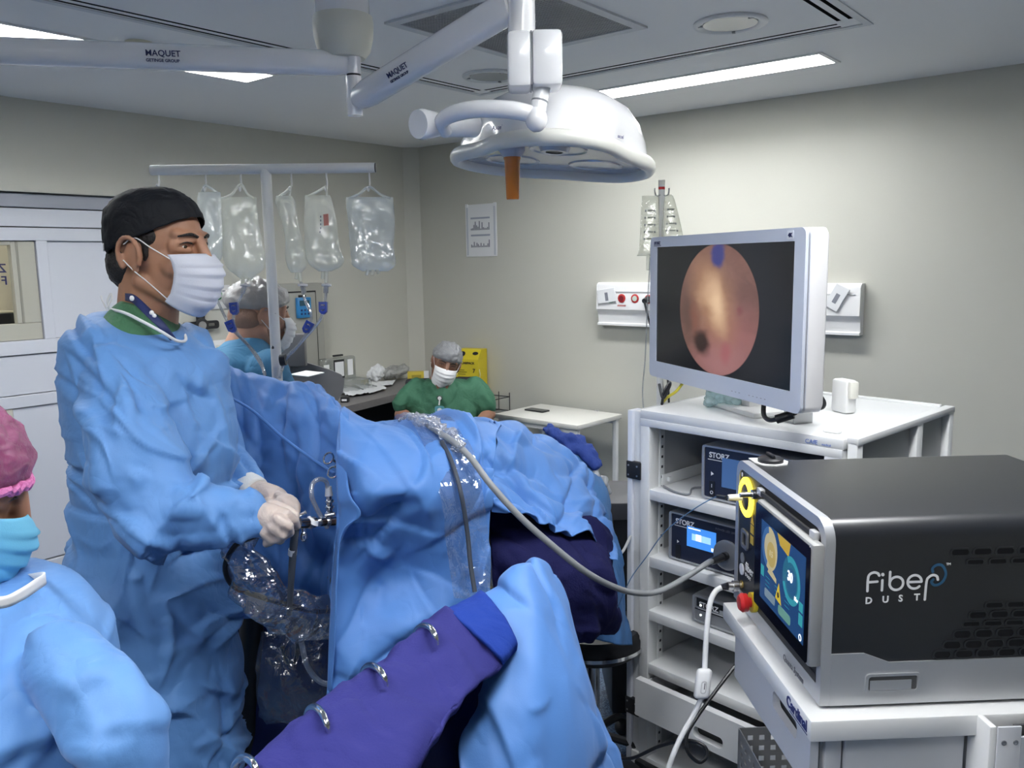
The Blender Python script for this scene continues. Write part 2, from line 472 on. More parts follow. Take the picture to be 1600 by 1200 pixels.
# ------------------------------------------------------------------ ceiling with real openings for lamps and slots
TROFFERS = [(3.68, 3.885, 1.32, 2.86), (0.62, 2.36, 3.30, 3.505), (0.62, 2.36, 0.30, 0.505), (-0.52, -0.315, 0.05, 1.60)]  # last two lamps are added out of view to light the near side
SX0, SX1, SY0, SY1 = 0.10, 3.335, 1.045, 2.915
SLOTS = []
for o in (0.0, 0.042):
    SLOTS += [(SX0 + .09, SX1 - .06, SY1 - .016 - o, SY1 - o), (SX0 + .09, SX1 - .09, SY0 + o, SY0 + o + .016),
              (SX1 - .016 - o, SX1 - o, SY0 + .07, SY1 - .07), (SX0 + o, SX0 + o + .016, SY0 + .09, SY1 - .09)]
holes = TROFFERS + SLOTS
xs = sorted({X0 - .1, XW + .1} | {h[0] for h in holes} | {h[1] for h in holes}); ys = sorted({Y0 - .1, YW + .1} | {h[2] for h in holes} | {h[3] for h in holes})
g = G()
for i in range(len(xs) - 1):
    for j in range(len(ys) - 1):
        cx, cy = (xs[i] + xs[i + 1]) / 2, (ys[j] + ys[j + 1]) / 2
        if any(h[0] < cx < h[1] and h[2] < cy < h[3] for h in holes): continue
        g.add([(xs[i], ys[j], ZC), (xs[i], ys[j + 1], ZC), (xs[i + 1], ys[j + 1], ZC), (xs[i + 1], ys[j], ZC)], [(0, 1, 2, 3)])
ceiling = struct(g.build('ceiling', M_ceil, smooth=False))
for (a, b, c, d) in SLOTS:
    g = G(); g.box(a - .004, b + .004, c - .004, d + .004, ZC + 0.002, ZC + .06)
    # open channel: drop the bottom face
    g.f = [f for f in g.f if not all(abs(g.v[k].z - ZC - 0.002) < 1e-6 for k in f)]
    g.build('air_slot', M_dark, ceiling, smooth=False)
# thin raised frame that the slots are set into
g = G(); slot_frame(g, [(SX0 - .035, SY0 - .035), (SX1 + .035, SY0 - .035), (SX1 + .035, SY1 + .035), (SX0 - .035, SY1 + .035)], [(SX0 - .006, SY0 - .006), (SX1 + .006, SY0 - .006), (SX1 + .006, SY1 + .006), (SX0 - .006, SY1 + .006)], ZC - .004, ZC - 0.0005)
g.build('slot_frame', mat('ceiling_trim_white', (0.62, 0.64, 0.67), 0.5), ceiling, smooth=False)

TL = ['long recessed ceiling lamp glowing above the grey right wall', 'long recessed ceiling lamp glowing behind the horizontal lamp arm', 'added recessed ceiling lamp above the photographer, outside the picture', 'added recessed ceiling lamp at the near end of the room, outside the picture']
for k, (a, b, c, d) in enumerate(TROFFERS):
    t = thing('ceiling_lamp', ((a + b) / 2, (c + d) / 2, ZC), TL[k], 'lamp')
    g = G(); h = 0.060
    g.add([(a, c, ZC), (b, c, ZC), (b, d, ZC), (a, d, ZC), (a, c, ZC + h), (b, c, ZC + h), (b, d, ZC + h), (a, d, ZC + h)],
          [(0, 1, 5, 4), (1, 2, 6, 5), (2, 3, 7, 6), (3, 0, 4, 7)])
    g.build('housing', mat('lamp_housing_white', (0.8, 0.8, 0.78), 0.4), t, smooth=False)
    g = G(); slot_frame(g, [(a - .018, c - .018), (b + .018, c - .018), (b + .018, d + .018), (a - .018, d + .018)], [(a, c), (b, c), (b, d), (a, d)], ZC - .006, ZC)
    g.build('rim', mat('lamp_rim_white', (0.75, 0.75, 0.74), 0.4), t, smooth=False)
    G().box(a + .004, b - .004, c + .004, d - .004, ZC + h - .012, ZC + h - .002).build('diffuser', M_led, t, smooth=False)

# ------------------------------------------------------------------ ceiling fittings
def grille():
    t = thing('air_diffuser', (2.48, 1.98, ZC), 'square perforated air grille in the ceiling above the surgical light', 'air vent')
    a, b, c, d = 2.17, 2.80, 1.68, 2.29
    g = G(); slot_frame(g, [(a - .03, c - .03), (b + .03, c - .03), (b + .03, d + .03), (a - .03, d + .03)], [(a + .01, c + .01), (b - .01, c + .01), (b - .01, d - .01), (a + .01, d - .01)], ZC - .008, ZC)
    g.build('frame', mat('vent_frame', (0.6, 0.62, 0.64), 0.5), t, smooth=False)
    G().box(a + .01, b - .01, c + .01, d - .01, ZC - .001, ZC - .0005).build('backing', mat('vent_backing', (0.06, 0.065, 0.07), 0.8), t, smooth=False)
    g = G(); n = 44
    for k in range(n):
        y = c + .012 + (d - c - .024) * k / (n - 1); g.box(a + .01, b - .01, y - .0032, y + .0032, ZC - .005, ZC - .002)
    for k in range(n):
        x = a + .012 + (b - a - .024) * k / (n - 1); g.box(x - .0032, x + .0032, c + .01, d - .01, ZC - .0045, ZC - .0025)
    o = g.build('perforated_sheet', mat('vent_sheet', (0.30, 0.31, 0.32), 0.5), t, smooth=False); o['kind'] = 'stuff'
grille()
for k, (x, y, lab) in enumerate([(3.05, 2.60, 'round grey ceiling downlight half hidden by the lamp joint box'), (2.99, 1.40, 'round white ceiling downlight above the long lamp, right of the arm')]):
    t = thing('downlight', (x, y, ZC), lab, 'ceiling light', 'round ceiling downlights')
    M = Matrix.Translation((x, y, ZC)) @ Matrix.Rotation(math.pi, 4, 'X')
    G().lathe([(0.098, 0.0), (0.132, 0.0), (0.134, 0.006), (0.128, 0.011), (0.112, 0.012), (0.102, 0.006), (0.098, 0.002)], M, 40).build('ring', mat('downlight_ring', (0.66, 0.67, 0.68), 0.4), t)
    G().lathe([(0.001, 0.0), (0.098, 0.0), (0.097, 0.007), (0.05, 0.008), (0.001, 0.008)], M, 40).build('diffuser', mat('downlight_glass_%d' % k, (0.30, 0.32, 0.33) if k == 0 else (0.55, 0.55, 0.52), 0.25), t)
    for a in (0.4, 2.6, 4.4): G().box(-.006, .006, 0.098, 0.115, .008, .013, M=M @ Matrix.Rotation(a, 4, 'Z')).build('clip', M_grey, t, smooth=False)
p = PZ(217, 66, ZC)
t = thing('smoke_detector', p, 'small round cream smoke detector on the ceiling behind the lamp arm', 'detector')
M = Matrix.Translation(V(p)) @ Matrix.Rotation(math.pi, 4, 'X')
G().lathe([(0.001, 0), (0.05, 0), (0.052, 0.01), (0.052, 0.045), (0.046, 0.052), (0.001, 0.052)], M, 32).build('body', M_cream, t)
g = G(); g.ell((-0.030, 0.043, 0.03), (0.008, 0.006, 0.008), M, 12); g.build('indicator', mat('brown_indicator', (0.15, 0.10, 0.05), 0.4), t)

# ------------------------------------------------------------------ walls
T = 0.12
struct(G().box(XW, XW + T, Y0, YW + T, 0, ZC + .1).build('wall_right', M_wall, smooth=False))
OX0, OX1, OZ = -0.6, 2.325, 2.04       # opening of the sliding door set in the left wall
g = G(); g.box(OX1, XW, YW, YW + T, 0, ZC + .1); g.box(X0, OX0, YW, YW + T, 0, ZC + .1); g.box(OX0, OX1, YW, YW + T, OZ, ZC + .1)
struct(g.build('wall_left', M_wall, smooth=False))
struct(G().box(X0 - T, X0, Y0, YW + T, 0, ZC + .1).build('wall_back', M_wall, smooth=False))
struct(G().box(X0, XW, Y0 - T, Y0, 0, ZC + .1).build('wall_near', M_wall, smooth=False))
# chamfered corner between the two walls
c = 0.085
struct(G().prism([(XW, YW), (XW - c, YW), (XW, YW - c)], 0, ZC).build('trim_1', M_wall, smooth=False))

# ------------------------------------------------------------------ sliding door set with window
YD = 4.705
door = bpy.data.objects.new('door_1', None); door.location = (1.0, YD, 0); door.matrix_basis = Matrix.Translation((1.0, YD, 0)); link(door); struct(door)
def dbox(name, x0, x1, z0, z1, m=M_alu, y0=YD, y1=YD + .05, parent=door, bev=0.003):
    return G().box(x0, x1, y0, y1, z0, z1, bev).build(name, m, parent, smooth=False)
dbox('recess_head', OX0, OX1, 1.965, 2.035, mat('door_head_shade', (0.34, 0.36, 0.41), 0.4), YD - .012, YD + .06)  # recess head: shade under the wall edge painted as darker grey
dbox('panel', OX0, OX1, 1.868, 1.960)
dbox('frame', OX0, OX1, 1.796, 1.862, M_alu, YD - .012)
dbox('frame', 1.840, 1.896, 1.284, 1.796, M_alu, YD - .012)
dbox('frame', 2.285, OX1, 0.0, 1.796, M_alu, YD - .012)
dbox('panel', 1.898, 2.283, 1.286, 1.794, M_alu, YD + .006)
dbox('frame', OX0, 2.285, 1.212, 1.284, M_alu, YD - .012)
dbox('panel', OX0, 2.285, 1.004, 1.207)
dbox('frame', OX0, 2.285, 0.938, 1.000, M_alu, YD - .012)
dbox('panel', 1.655, 2.285, 0.100, 0.934)
dbox('panel', OX0, 1.610, 0.100, 0.934)
dbox('mullion', 1.612, 1.653, 0.0, 0.936, mat('cream_aluminium', (0.60, 0.58, 0.50), 0.4), YD - .006)
dbox('kick_rail', 1.655, 2.285, 0.005, 0.092, M_alu, YD - .008)
dbox('kick_rail', OX0, 1.610, 0.005, 0.092, M_alu, YD - .008)
dbox('backing', OX0, OX1, 0, 1.27, M_dark, YD + .05, YD + .055, bev=0)
dbox('backing', 1.86, OX1, 1.27, 2.04, M_dark, YD + .05, YD + .055, bev=0)
dbox('backing', OX0, 1.87, 1.79, 2.04, M_dark, YD + .05, YD + .055, bev=0)
# window of the door: beige frame, glass, mirrored letters, and the lit corridor behind
win = bpy.data.objects.new('window_1', None); win.location = (1.3, YD, 1.28); win.matrix_basis = Matrix.Translation((1.3, YD, 1.28)); link(win); struct(win)
M_beige = mat('beige_window_frame', (0.47, 0.46, 0.39), 0.45)
dbox('frame', OX0, 1.838, 1.286, 1.372, M_beige, YD + .004, parent=win)
dbox('frame', 1.722, 1.838, 1.373, 1.794, M_beige, YD + .004, parent=win)
dbox('mullion', 1.745, 1.757, 1.373, 1.794, mat('beige_shadow_gap', (0.30, 0.29, 0.24), 0.5), YD, parent=win)
dbox('frame', OX0, 1.722, 1.772, 1.794, M_beige, YD + .004, parent=win)
dbox('pane', OX0, 1.722, 1.373, 1.772, clear_mat('window_glass', (0.93, 0.95, 0.95), 0.05, 0.02, scale=1, strength=0.0), YD + .024, YD + .028, parent=win, bev=0)
MT = Matrix(((-1, 0, 0, 0), (0, 0, 1, 0), (0, 1, 0, 0), (0, 0, 0, 1)))
for s, z in (('Z', 1.636), ('F', 1.574)):
    p = PY(12, 432, YD + .022)
    text('lettering', s, 0.062, Matrix.Translation((1.700, YD + .022, z)) @ MT, M_navytext, win, bold=0.001)
# corridor beyond the glass
YC = YD + 1.1
cor = bpy.data.objects.new('wall_corridor', None); cor.location = (1.2, YC, 0); cor.matrix_basis = Matrix.Translation((1.2, YC, 0)); link(cor); struct(cor)
M_corr = mat('corridor_paint', (0.72, 0.68, 0.58), 0.6)
G().box(OX0 - .4, OX1 + .6, YC, YC + .05, 0, 2.5).build('paint', M_corr, cor, smooth=False)
G().box(OX0 - .4, OX1 + .6, YD + .06, YC + .05, 2.5, 2.55).build('lid', M_corr, cor, smooth=False)
G().box(OX0 - .4, OX1 + .6, YD + .06, YC + .05, -0.05, 0).build('base', M_corr, cor, smooth=False)
G().box(OX0 - .45, OX0 - .4, YD + .06, YC + .05, 0, 2.5).build('end', M_corr, cor, smooth=False)
G().box(OX1 + .6, OX1 + .65, YD + .06, YC + .05, 0, 2.5).build('end', M_corr, cor, smooth=False)
p0 = PY(0, 486, YC - .1); p1 = PY(14, 506, YC - .1)
t = thing('corridor_shelf', (p0[0] - .3, YC - .15, p1[2] - .03), 'black shelf ledge behind the door window', 'shelf')
G().box(p0[0] - .8, p1[0], YC - .2, YC, p1[2], p0[2] - .01, .004).build('edge', M_black, t, smooth=False)
G().box(p0[0] - .8, p1[0] + .01, YC - .22, YC, p0[2] - .01, p0[2], .002).build('top', M_cream, t, smooth=False)
G().box(p0[0] - .7, p0[0] - .66, YC - .18, YC, 0, p1[2], .002).build('leg', M_cream, t, smooth=False)
G().box(p1[0] - .04, p1[0], YC - .18, YC, 0, p1[2], .002).build('leg', M_cream, t, smooth=False)
t = thing('corridor_lamp', (1.3, YD + .6, 2.5), 'ceiling lamp in the corridor behind the door window', 'lamp')
G().box(0.8, 1.8, YD + .45, YD + .75, 2.47, 2.497).build('diffuser', mat('corridor_led', (1, 1, 1), 0.5, emit=((1, 0.95, 0.85), 9.0)), t, smooth=False)

# ------------------------------------------------------------------ fittings on the left wall
def wallbox_left(x0, x1, z0, z1, y0, name, m, parent, bev=0.004): return G().box(x0, x1, y0, YW - 0.0005, z0, z1, bev).build(name, m, parent)
M_cab = mat('beige_grey_cabinet', (0.36, 0.36, 0.32), 0.45)
t = thing('electrical_cabinet', (3.28, YW, 0.85), 'beige grey electrical cabinet on the wall behind the white-netted person', 'cabinet')
wallbox_left(2.98, 3.57, 0.85, 1.53, YW - .09, 'body', M_cab, t)
d = G().box(3.03, 3.50, YW - .102, YW - .091, 0.90, 1.47, .003).build('door', M_cab, t)
g = G(); slot_frame(g, [(3.02, .89), (3.51, .89), (3.51, 1.48), (3.02, 1.48)], [(3.03, .90), (3.50, .90), (3.50, 1.47), (3.03, 1.47)], 0, .003, Matrix.Translation((0, YW - .091, 0)) @ Matrix.Rotation(math.pi / 2, 4, 'X'))
g.build('door_gap', M_black, t, smooth=False)
G().box(3.06, 3.075, YW - .112, YW - .103, 1.16, 1.22, .002).build('latch', M_steel, d)
t = thing('wall_controller', (3.39, YW - .1, 1.30), 'small blue keypad controller with display on the beige cabinet', 'controller')
G().box(3.335, 3.445, YW - .128, YW - .103, 1.305, 1.44, .006).build('body', mat('blue_keypad', (0.03, 0.22, 0.50), 0.35), t)
G().box(3.352, 3.428, YW - .1305, YW - .128, 1.385, 1.42, 0).build('display', mat('lcd_dark', (0.03, 0.09, 0.13), 0.2), t, smooth=False)
for i in range(3):
    for j in range(2): G().box(3.357 + i * .027, 3.370 + i * .027, YW - .1312, YW - .128, 1.326 + j * .024, 1.338 + j * .024, .001).build('button', mat('blue_key', (0.01, 0.03, 0.14), 0.4), t, smooth=False)
G().box(3.36, 3.41, YW - .12, YW - .103, 1.44, 1.455, .002).build('clip', M_black, t)
t = thing('gas_outlet_plate', (2.86, YW, 1.38), 'white wall plate with a green gas outlet beside the mask', 'wall outlet')
wallbox_left(2.785, 2.925, 1.39, 1.535, YW - .012, 'plate', M_white, t)
M = frame((2.83, YW - .012, 1.475), (1, 0, 0), (0, -1, 0))
G().lathe([(.001, 0), (.03, 0), (.03, .012), (.022, .02), (.001, .02)], M).build('green_ring', M_greenp, t)
G().lathe([(.001, .018), (.014, .018), (.014, .035), (.001, .035)], M).build('port', M_steel, t)
G().box(2.87, 2.905, YW - .015, YW - .012, 1.495, 1.503).build('marking', M_greyprint, t, smooth=False)
G().lathe([(.001, 0), (.012, 0), (.012, .006), (.001, .006)], frame((2.89, YW - .012, 1.43), (1, 0, 0), (0, -1, 0))).build('socket_hole', M_black, t)
t = thing('socket_plate', (2.84, YW, 1.02), 'white blank socket plate low on the wall behind the surgeon', 'wall outlet')
wallbox_left(2.77, 2.90, 1.00, 1.20, YW - .012, 'plate', M_white, t)
G().box(2.80, 2.87, YW - .016, YW - .012, 1.03, 1.17, .003).build('insert', M_offwhite, t)
# black cross-shaped screen bracket
t = thing('wall_bracket', (2.70, YW, 1.18), 'black cross-shaped screen bracket on the wall behind the surgeon', 'bracket')
M = frame((2.70, YW - .03, 1.30), (1, 0, 0), (0, -1, 0))
for k in range(4):
    Ma = M @ Matrix.Rotation(k * math.pi / 2, 4, 'Z')
    g = G(); L_ = .115 if k % 2 else .125
    slot_frame(g, rrect(.05, L_, .018, cx=0, cy=L_ / 2 + .002) , rrect(.018, .05, .008, cx=0, cy=L_ - .045), -.006, .008, Ma)
    g.build('arm', M_black, t)
G().lathe([(.001, -.03), (.03, -.03), (.03, .006), (.042, .008), (.042, .016), (.03, .018), (.001, .018)], M).build('hub', M_black, t)
G().lathe([(.001, .018), (.026, .018), (.024, .021), (.001, .021)], M, 24).build('hub_cap', M_steel, t)

# ------------------------------------------------------------------ notice and gas rail on the right wall
t = thing('wall_notice', (XW, 3.97, 1.68), 'sheet with two small bar charts in a clear holder on the right wall', 'notice')
G().box(XW - .006, XW - .0005, 3.825, 4.115, 1.69, 2.055, .001).build('sheet', M_paper, t, smooth=False)
def nbox(y0, y1, z0, z1, m, name): G().box(XW - .0072, XW - .006, y0, y1, z0, z1).build(name, m, t, smooth=False)
nbox(3.835, 3.850, 1.70, 2.045, mat('pale_print', (0.55, 0.58, 0.63), 0.6), 'border'); nbox(4.09, 4.105, 1.70, 2.045, MATS['pale_print'], 'border')
for zb in (1.755, 1.875):
    nbox(3.885, 4.065, zb + .078, zb + .09, mat('blue_grey_print', (0.35, 0.38, 0.47), 0.6), 'chart_title')
    for k in range(14):
        y = 4.06 - k * .0128; h = 0.01 + 0.055 * random.random() ** 1.5
        nbox(y - .004, y + .004, zb, zb + h, M_greyprint, 'bar')
for y in (3.835, 4.10): G().box(XW - .010, XW - .006, y - .012, y + .012, 2.035, 2.06, .001).build('clip', M_paper, t, smooth=False)

t = thing('gas_rail', (XW, 2.14, 1.24), 'white wall rail of gas and power outlets behind the monitor', 'outlet rail')
ya, yb = 1.345, 2.945
prof = [(0.0, 1.512), (0.045, 1.512), (0.060, 1.503), (0.066, 1.49), (0.070, 1.345), (0.052, 1.325), (0.044, 1.262), (0.058, 1.256), (0.058, 1.244), (0.0, 1.244)]
rings = [[Vector((XW - .0005 - d, y, z)) for d, z in prof] for y in (ya, yb)]
G().loft(rings).build('body', mat('rail_white', (0.80, 0.80, 0.80), 0.3), t, angle=25)
G().box(XW - .0712, XW - .05, ya + .02, yb - .02, 1.452, 1.458).build('groove', mat('rail_groove', (0.5, 0.5, 0.52), 0.5), t, smooth=False)
for y in (ya - .006, yb): 
    G().prism([(-.0005 - d * 1.05, z) for d, z in prof], 0, .006, Matrix.Translation((XW, y + .006, 0)) @ Matrix.Rotation(math.pi / 2, 4, 'X')).build('end_cap', M_white, t, smooth=False)
def outlet(y, z, ring, core, r=.027):
    M = frame((XW - .067, y, z), (0, 1, 0), (-1, 0, 0))
    o = G().lathe([(.001, 0), (r, 0), (r, .005), (r * .8, .007), (.001, .007)], M).build('outlet', ring, t)
    G().lathe([(.001, .006), (r * .62, .006), (r * .6, .009), (.001, .009)], M).build('outlet_core', core, o)
M_ringred = mat('outlet_red', (0.45, 0.03, 0.03), 0.4); M_ringgreen = mat('outlet_green', (0.45, 0.60, 0.52), 0.4)
outlet(2.845, 1.41, M_ringgreen, M_white); outlet(2.765, 1.415, M_ringred, mat('dark_red', (0.2, 0.01, 0.02), 0.4)); outlet(2.670, 1.415, M_ringred, mat('pale_green', (0.55, 0.68, 0.58), 0.4))
outlet(2.575, 1.412, M_ringred, M_white); outlet(2.49, 1.412, M_ringred, M_white); outlet(1.60, 1.395, M_ringred, M_black); outlet(1.75, 1.395, M_ringgreen, M_white); outlet(2.05, 1.41, M_ringred, M_white)
def tagcard(y, z, w, h, ang):
    M = Matrix.Translation((XW - .078, y, z)) @ Matrix.Rotation(ang, 4, 'X')
    o = G(M).box(-.003, .003, -w / 2, w / 2, -h / 2, h / 2, .001).build('hanging_tag', M_paper, t, smooth=False)
    G(M).box(-.0042, -.003, -.011, .011, -.032, .02).build('tag_print', M_greyprint, o, smooth=False)
tagcard(2.87, 1.43, .13, .085, -0.15); tagcard(1.455, 1.44, .075, .13, 0.5)
for y in (2.765, 1.60): G().box(XW - .0716, XW - .069, y - .03, y + .03, 1.365, 1.375).build('marking', mat('faded_red_print', (0.5, 0.22, 0.2), 0.6), t, smooth=False)
# black plugs with cables hanging from the rail
for k, (y, pts, lab) in enumerate([
    (2.575, [(2.575, 1.412), (2.53, 1.30), (2.47, 1.12), (2.44, 0.98), (2.42, 0.5)], 'black power cable plugged into the rail, leftmost of those beside the monitor'),
    (2.490, [(2.49, 1.412), (2.485, 1.28), (2.455, 1.10), (2.40, 0.95), (2.38, 0.5)], 'black power cable plugged into the rail, touching the monitor edge'),
    (1.60, [(1.60, 1.395), (1.655, 1.33), (1.67, 1.15), (1.68, 0.9), (1.68, 0.5)], 'grey power cable with black plug right of the monitor')]):
    t2 = thing('power_cable', (XW - .1, y, 0.5), lab, 'cable')
    G().cyl((XW - .075, y, pts[0][1]), (XW - .125, y, pts[0][1] - .008), .021, .014).build('plug', M_black, t2)
    G().tube([(XW - .12 - (.02 if i else 0), q[0], q[1] - .01) for i, q in enumerate(pts)], .0065, 8).build('cord', M_black if k < 2 else M_grey, t2)
# ================================================================== video tower
CARTM = frame((2.175, 1.283, 0), (-0.136, -0.9907, 0))
FRONT = Matrix(((1, 0, 0, 0), (0, 0, -1, 0), (0, 1, 0, 0), (0, 0, 0, 1)))     # local xy drawn on a front (-y) face
SIDE = Matrix(((0, 0, 1, 0), (1, 0, 0, 0), (0, 1, 0, 0), (0, 0, 0, 1)))        # local xy drawn on a +x side face
def onface(F, M, x=0, y=0, z=0): return F @ Matrix.Translation((x, y, z)) @ M
CW, CD, CH = 0.634, 0.634, 1.20
M_cart = mat('cart_white', (0.74, 0.75, 0.75), 0.35)
M_cartin = mat('cart_inner_grey', (0.48, 0.49, 0.50), 0.45)
cart = thing('video_cart', CARTM @ Vector((CW / 2, CD / 2, 0)), 'tall white equipment trolley with open shelves carrying the monitor', 'trolley')
def cb(name, a, m=M_cart, parent=cart, bev=0.003): return G(CARTM).box(*a, bev).build(name, m, parent)
cb('top', (-.002, CW + .002, 0, CD, 1.172, CH)); cb('lip', (-.002, CW, -.001, .010, 1.150, 1.1735)); cb('side_panel', (0, .034, 0, .05, .06, 1.172)); cb('side_panel', (CW - .048, CW, 0, .05, .06, 1.172))
cb('side_panel', (.004, .02, .05, CD, .06, 1.172), M_cartin); cb('back_panel', (0, CW, CD - .012, CD, .06, 1.172), M_cartin)
cb('right_frame', (CW + .006, CW + .032, .012, .045, .06, 1.195)); cb('right_frame', (CW + .006, CW + .032, .38, .42, .06, 1.19)); cb('right_frame', (CW + .006, CW + .032, CD - .02, CD + .012, .06, 1.2))
cb('top_rail', (CW + .004, CW + .034, 0.012, CD + .012, 1.185, 1.205)); cb('vent_panel', (CW - .03, CW + .012, .05, .38, .06, 1.184), mat('cart_side_grey', (0.35, 0.36, 0.36), 0.5)); cb('vent_panel', (CW - .03, CW + .012, .42, CD - .02, .06, 1.184), MATS['cart_side_grey'])
cb('back_rim', (0, CW, CD - .012, CD + .004, CH - .001, CH + .008))
# left side rail, hinged on with black brackets
cb('side_rail', (-.049, -.030, -.002, .045, .03, 1.194), mat('rail_bluewhite', (0.70, 0.73, 0.80), 0.35)); cb('side_rail', (-.030, -.004, .008, .05, .03, 1.192)); cb('rail_web', (-.049, -.004, .05, CD, .06, 1.19), M_cartin)
for z in (.98, .20):
    h = cb('hinge', (-.051, .004, -.006, .02, z, z + .055), M_black)
    for i, x in enumerate((-.041, -.008)):
        for zz in (.012, .042): G(CARTM).lathe([(.0005, 0), (.003, 0), (.003, .0015), (.0005, .0015)], onface(Matrix.Identity(4), FRONT, x, -.006, z + zz), 8).build('screw', M_steel, h)
# uprights with rows of holes
cb('upright', (.021, .036, .05, .075, .06, 1.17), M_cart, bev=0.001)
for k in range(34): G(CARTM).box(.0355, .0368, .058, .066, .10 + k * .0315, .108 + k * .0315).build('hole', M_black, cart, smooth=False)
for z in (.94, .727, .553, .377): cb('shelf', (.006, CW - .01, .004, CD - .02, z - .017, z + .016), M_cart)
# raised shelf bracket on the first shelf
o = cb('bracket', (.036, .041, .06, .50, .957, .992), M_cart, bev=.001); cb('bracket_knob', (.041, .052, .08, .095, .968, .983), M_cart, o, .003)
G(CARTM).tube([(.05, .05, .961), (.12, .02, .961), (.16, .03, .961), (.13, .10, .961), (.2, .16, .961)], .003, 6).build('cable_clip', M_grey, cart)
# drawer, pulled open
dr = G(CARTM); slot_frame(dr, rrect(.60, .120, .003, 5, .335, .3075), rrect(.100, .034, .012, 5, .301, .285), -.012, .012, Matrix.Translation((0, -.05, 0)) @ FRONT)
dr = dr.build('drawer', M_cart, cart, smooth=False)
G(CARTM).box(.037, .61, -.038, .4, .250, .255).build('drawer_base', M_cartin, dr, smooth=False)
for a in ((.037, .042), (.604, .61)): G(CARTM).box(a[0], a[1], -.038, .4, .255, .34).build('drawer_side', M_cart, dr, smooth=False)
G(CARTM).box(.24, .37, -.036, -.030, .2565, .31).build('pull_recess', M_black, dr, smooth=False)
for k in range(2): G(CARTM).tube([(.17 + k * .012, .02 + k * .01, .325), (.3, .0 + k * .012, .325), (.45, -.01 + k * .012, .325), (.57, -.012 + k * .012, .324)], .008, 8).build('coiled_tube', mat('tube_grey', (0.2, 0.21, 0.23), 0.3), dr)
cb('base', (-.03, CW + .02, .0, CD, .03, .075), M_cart); cb('base', (-.0, CW - .02, -.02, .015, .03, .06), M_black)
for x in (.03, CW - .03):
    for y in (.06, CD - .06): G(CARTM).cyl((x - .012, y, .03), (x + .012, y, .03), .03, n=16).build('caster', M_blackrub, cart)
text('lettering', 'CAfE', .016, onface(CARTM, FRONT, .535, -.0022, 1.178), mat('blue_print', (0.10, 0.20, 0.55), 0.5), cart)
text('lettering', 'medical', .008, onface(CARTM, FRONT, .580, -.0022, 1.178), MATS['blue_print'], cart)
G(CARTM).box(.553, .598, .052, .070, CH + .0005, CH + .009, .003).build('latch', M_white, cart); 

# ------------------------------------------------------------------ STORZ units on the shelves
M_unit = mat('unit_dark_blue', (0.018, 0.022, 0.045), 0.32); M_unitgrey = mat('unit_grey_case', (0.26, 0.27, 0.29), 0.35, 0.2)
def unit(x0, x1, z0, z1, y0, depth, label, name='video_processor', dark=True):
    t = thing(name, CARTM @ Vector(((x0 + x1) / 2, y0 + depth / 2, z0)), label, 'device')
    G(CARTM).box(x0, x1, y0 + .012, y0 + depth, z0 + .004, z1, .004).build('case', M_unitgrey, t)
    g = G(CARTM); slot_frame(g, rrect(x1 - x0, z1 - z0 - .004, .008, 4, (x0 + x1) / 2, (z0 + z1 + .004) / 2), rrect(x1 - x0 - .016, z1 - z0 - .014, .005, 4, (x0 + x1) / 2, (z0 + z1 + .004) / 2), 0, .012, Matrix.Translation((0, y0 + .012, 0)) @ FRONT)
    g.build('bezel', mat('unit_bezel', (0.42, 0.43, 0.45), 0.3, 0.4), t)
    G(CARTM).box(x0 + .006, x1 - .006, y0 + .004, y0 + .014, z0 + .008, z1 - .004).build('front_panel', M_unit if dark else M_unitgrey, t, smooth=False)
    F = onface(CARTM, FRONT, 0, y0 + .0035, 0)
    text('lettering', 'STORZ', .022, F @ Matrix.Translation((x0 + .022, z1 - .034, 0)), M_whitetext, t, bold=.0005, space=.95)
    G(F).box(x0 + .018, x0 + .104, z1 - .0415, z1 - .0395, 0, .0005).build('underline', M_whitetext, t, smooth=False)
    for x in (x0 + .04, x1 - .04):
        for y in (y0 + .05, y0 + depth - .05): G(CARTM).cyl((x, y, z0 - .0005), (x, y, z0 + .006), .011, n=12).build('foot', M_blackrub, t)
    return t, F
u1, F = unit(.202, .59, .957, 1.118, .03, .40, 'dark blue control unit with a blank blue screen on the top shelf')
G(F).box(.268, .42, 1.003, 1.089, 0, .001).build('screen', mat('dim_blue_screen', (0.02, 0.05, 0.14), 0.12, emit=((0.12, 0.25, 0.55), 0.22)), u1, smooth=False)
G(F).prism([(.232, 1.03), (.241, 1.036), (.232, 1.042)], 0, .001).build('icon', M_whitetext, u1, smooth=False)
G(F).prism(rrect(.018, .045, .004, 4, .236, .992), 0, .002).build('power_switch', M_black, u1)
g = G(F); slot_frame(g, rrect(.01, .01, .0049, 5, .236, .981), rrect(.007, .007, .0034, 5, .236, .981), .002, .0028); g.build('switch_mark', M_whitetext, u1)
G(F).box(.2352, .2368, .996, 1.006, .002, .0028).build('switch_mark', M_whitetext, u1, smooth=False)
u2, F = unit(.088, .47, .744, .895, .03, .40, 'dark blue light source with a lit blue screen and round cable port', 'light_source')
s_ = G(F).box(.152, .253, .800, .862, 0, .001).build('screen', mat('lit_blue_screen', (0.02, 0.1, 0.4), 0.12, emit=((0.05, 0.22, 0.62), .75)), u2, smooth=False)
M_scrw = mat('screen_white', (0.8, 0.85, 0.9), 0.3, emit=((0.85, 0.93, 1.0), .65)); M_scrlb = mat('screen_light_blue', (0.3, 0.5, 0.8), 0.3, emit=((0.28, 0.52, 0.90), .65))
G(F).box(.170, .236, .822, .842, .001, .0014).build('screen_graphic', M_scrlb, s_, smooth=False); G(F).box(.184, .203, .823, .843, .0014, .0018).build('screen_graphic', M_scrw, s_, smooth=False)
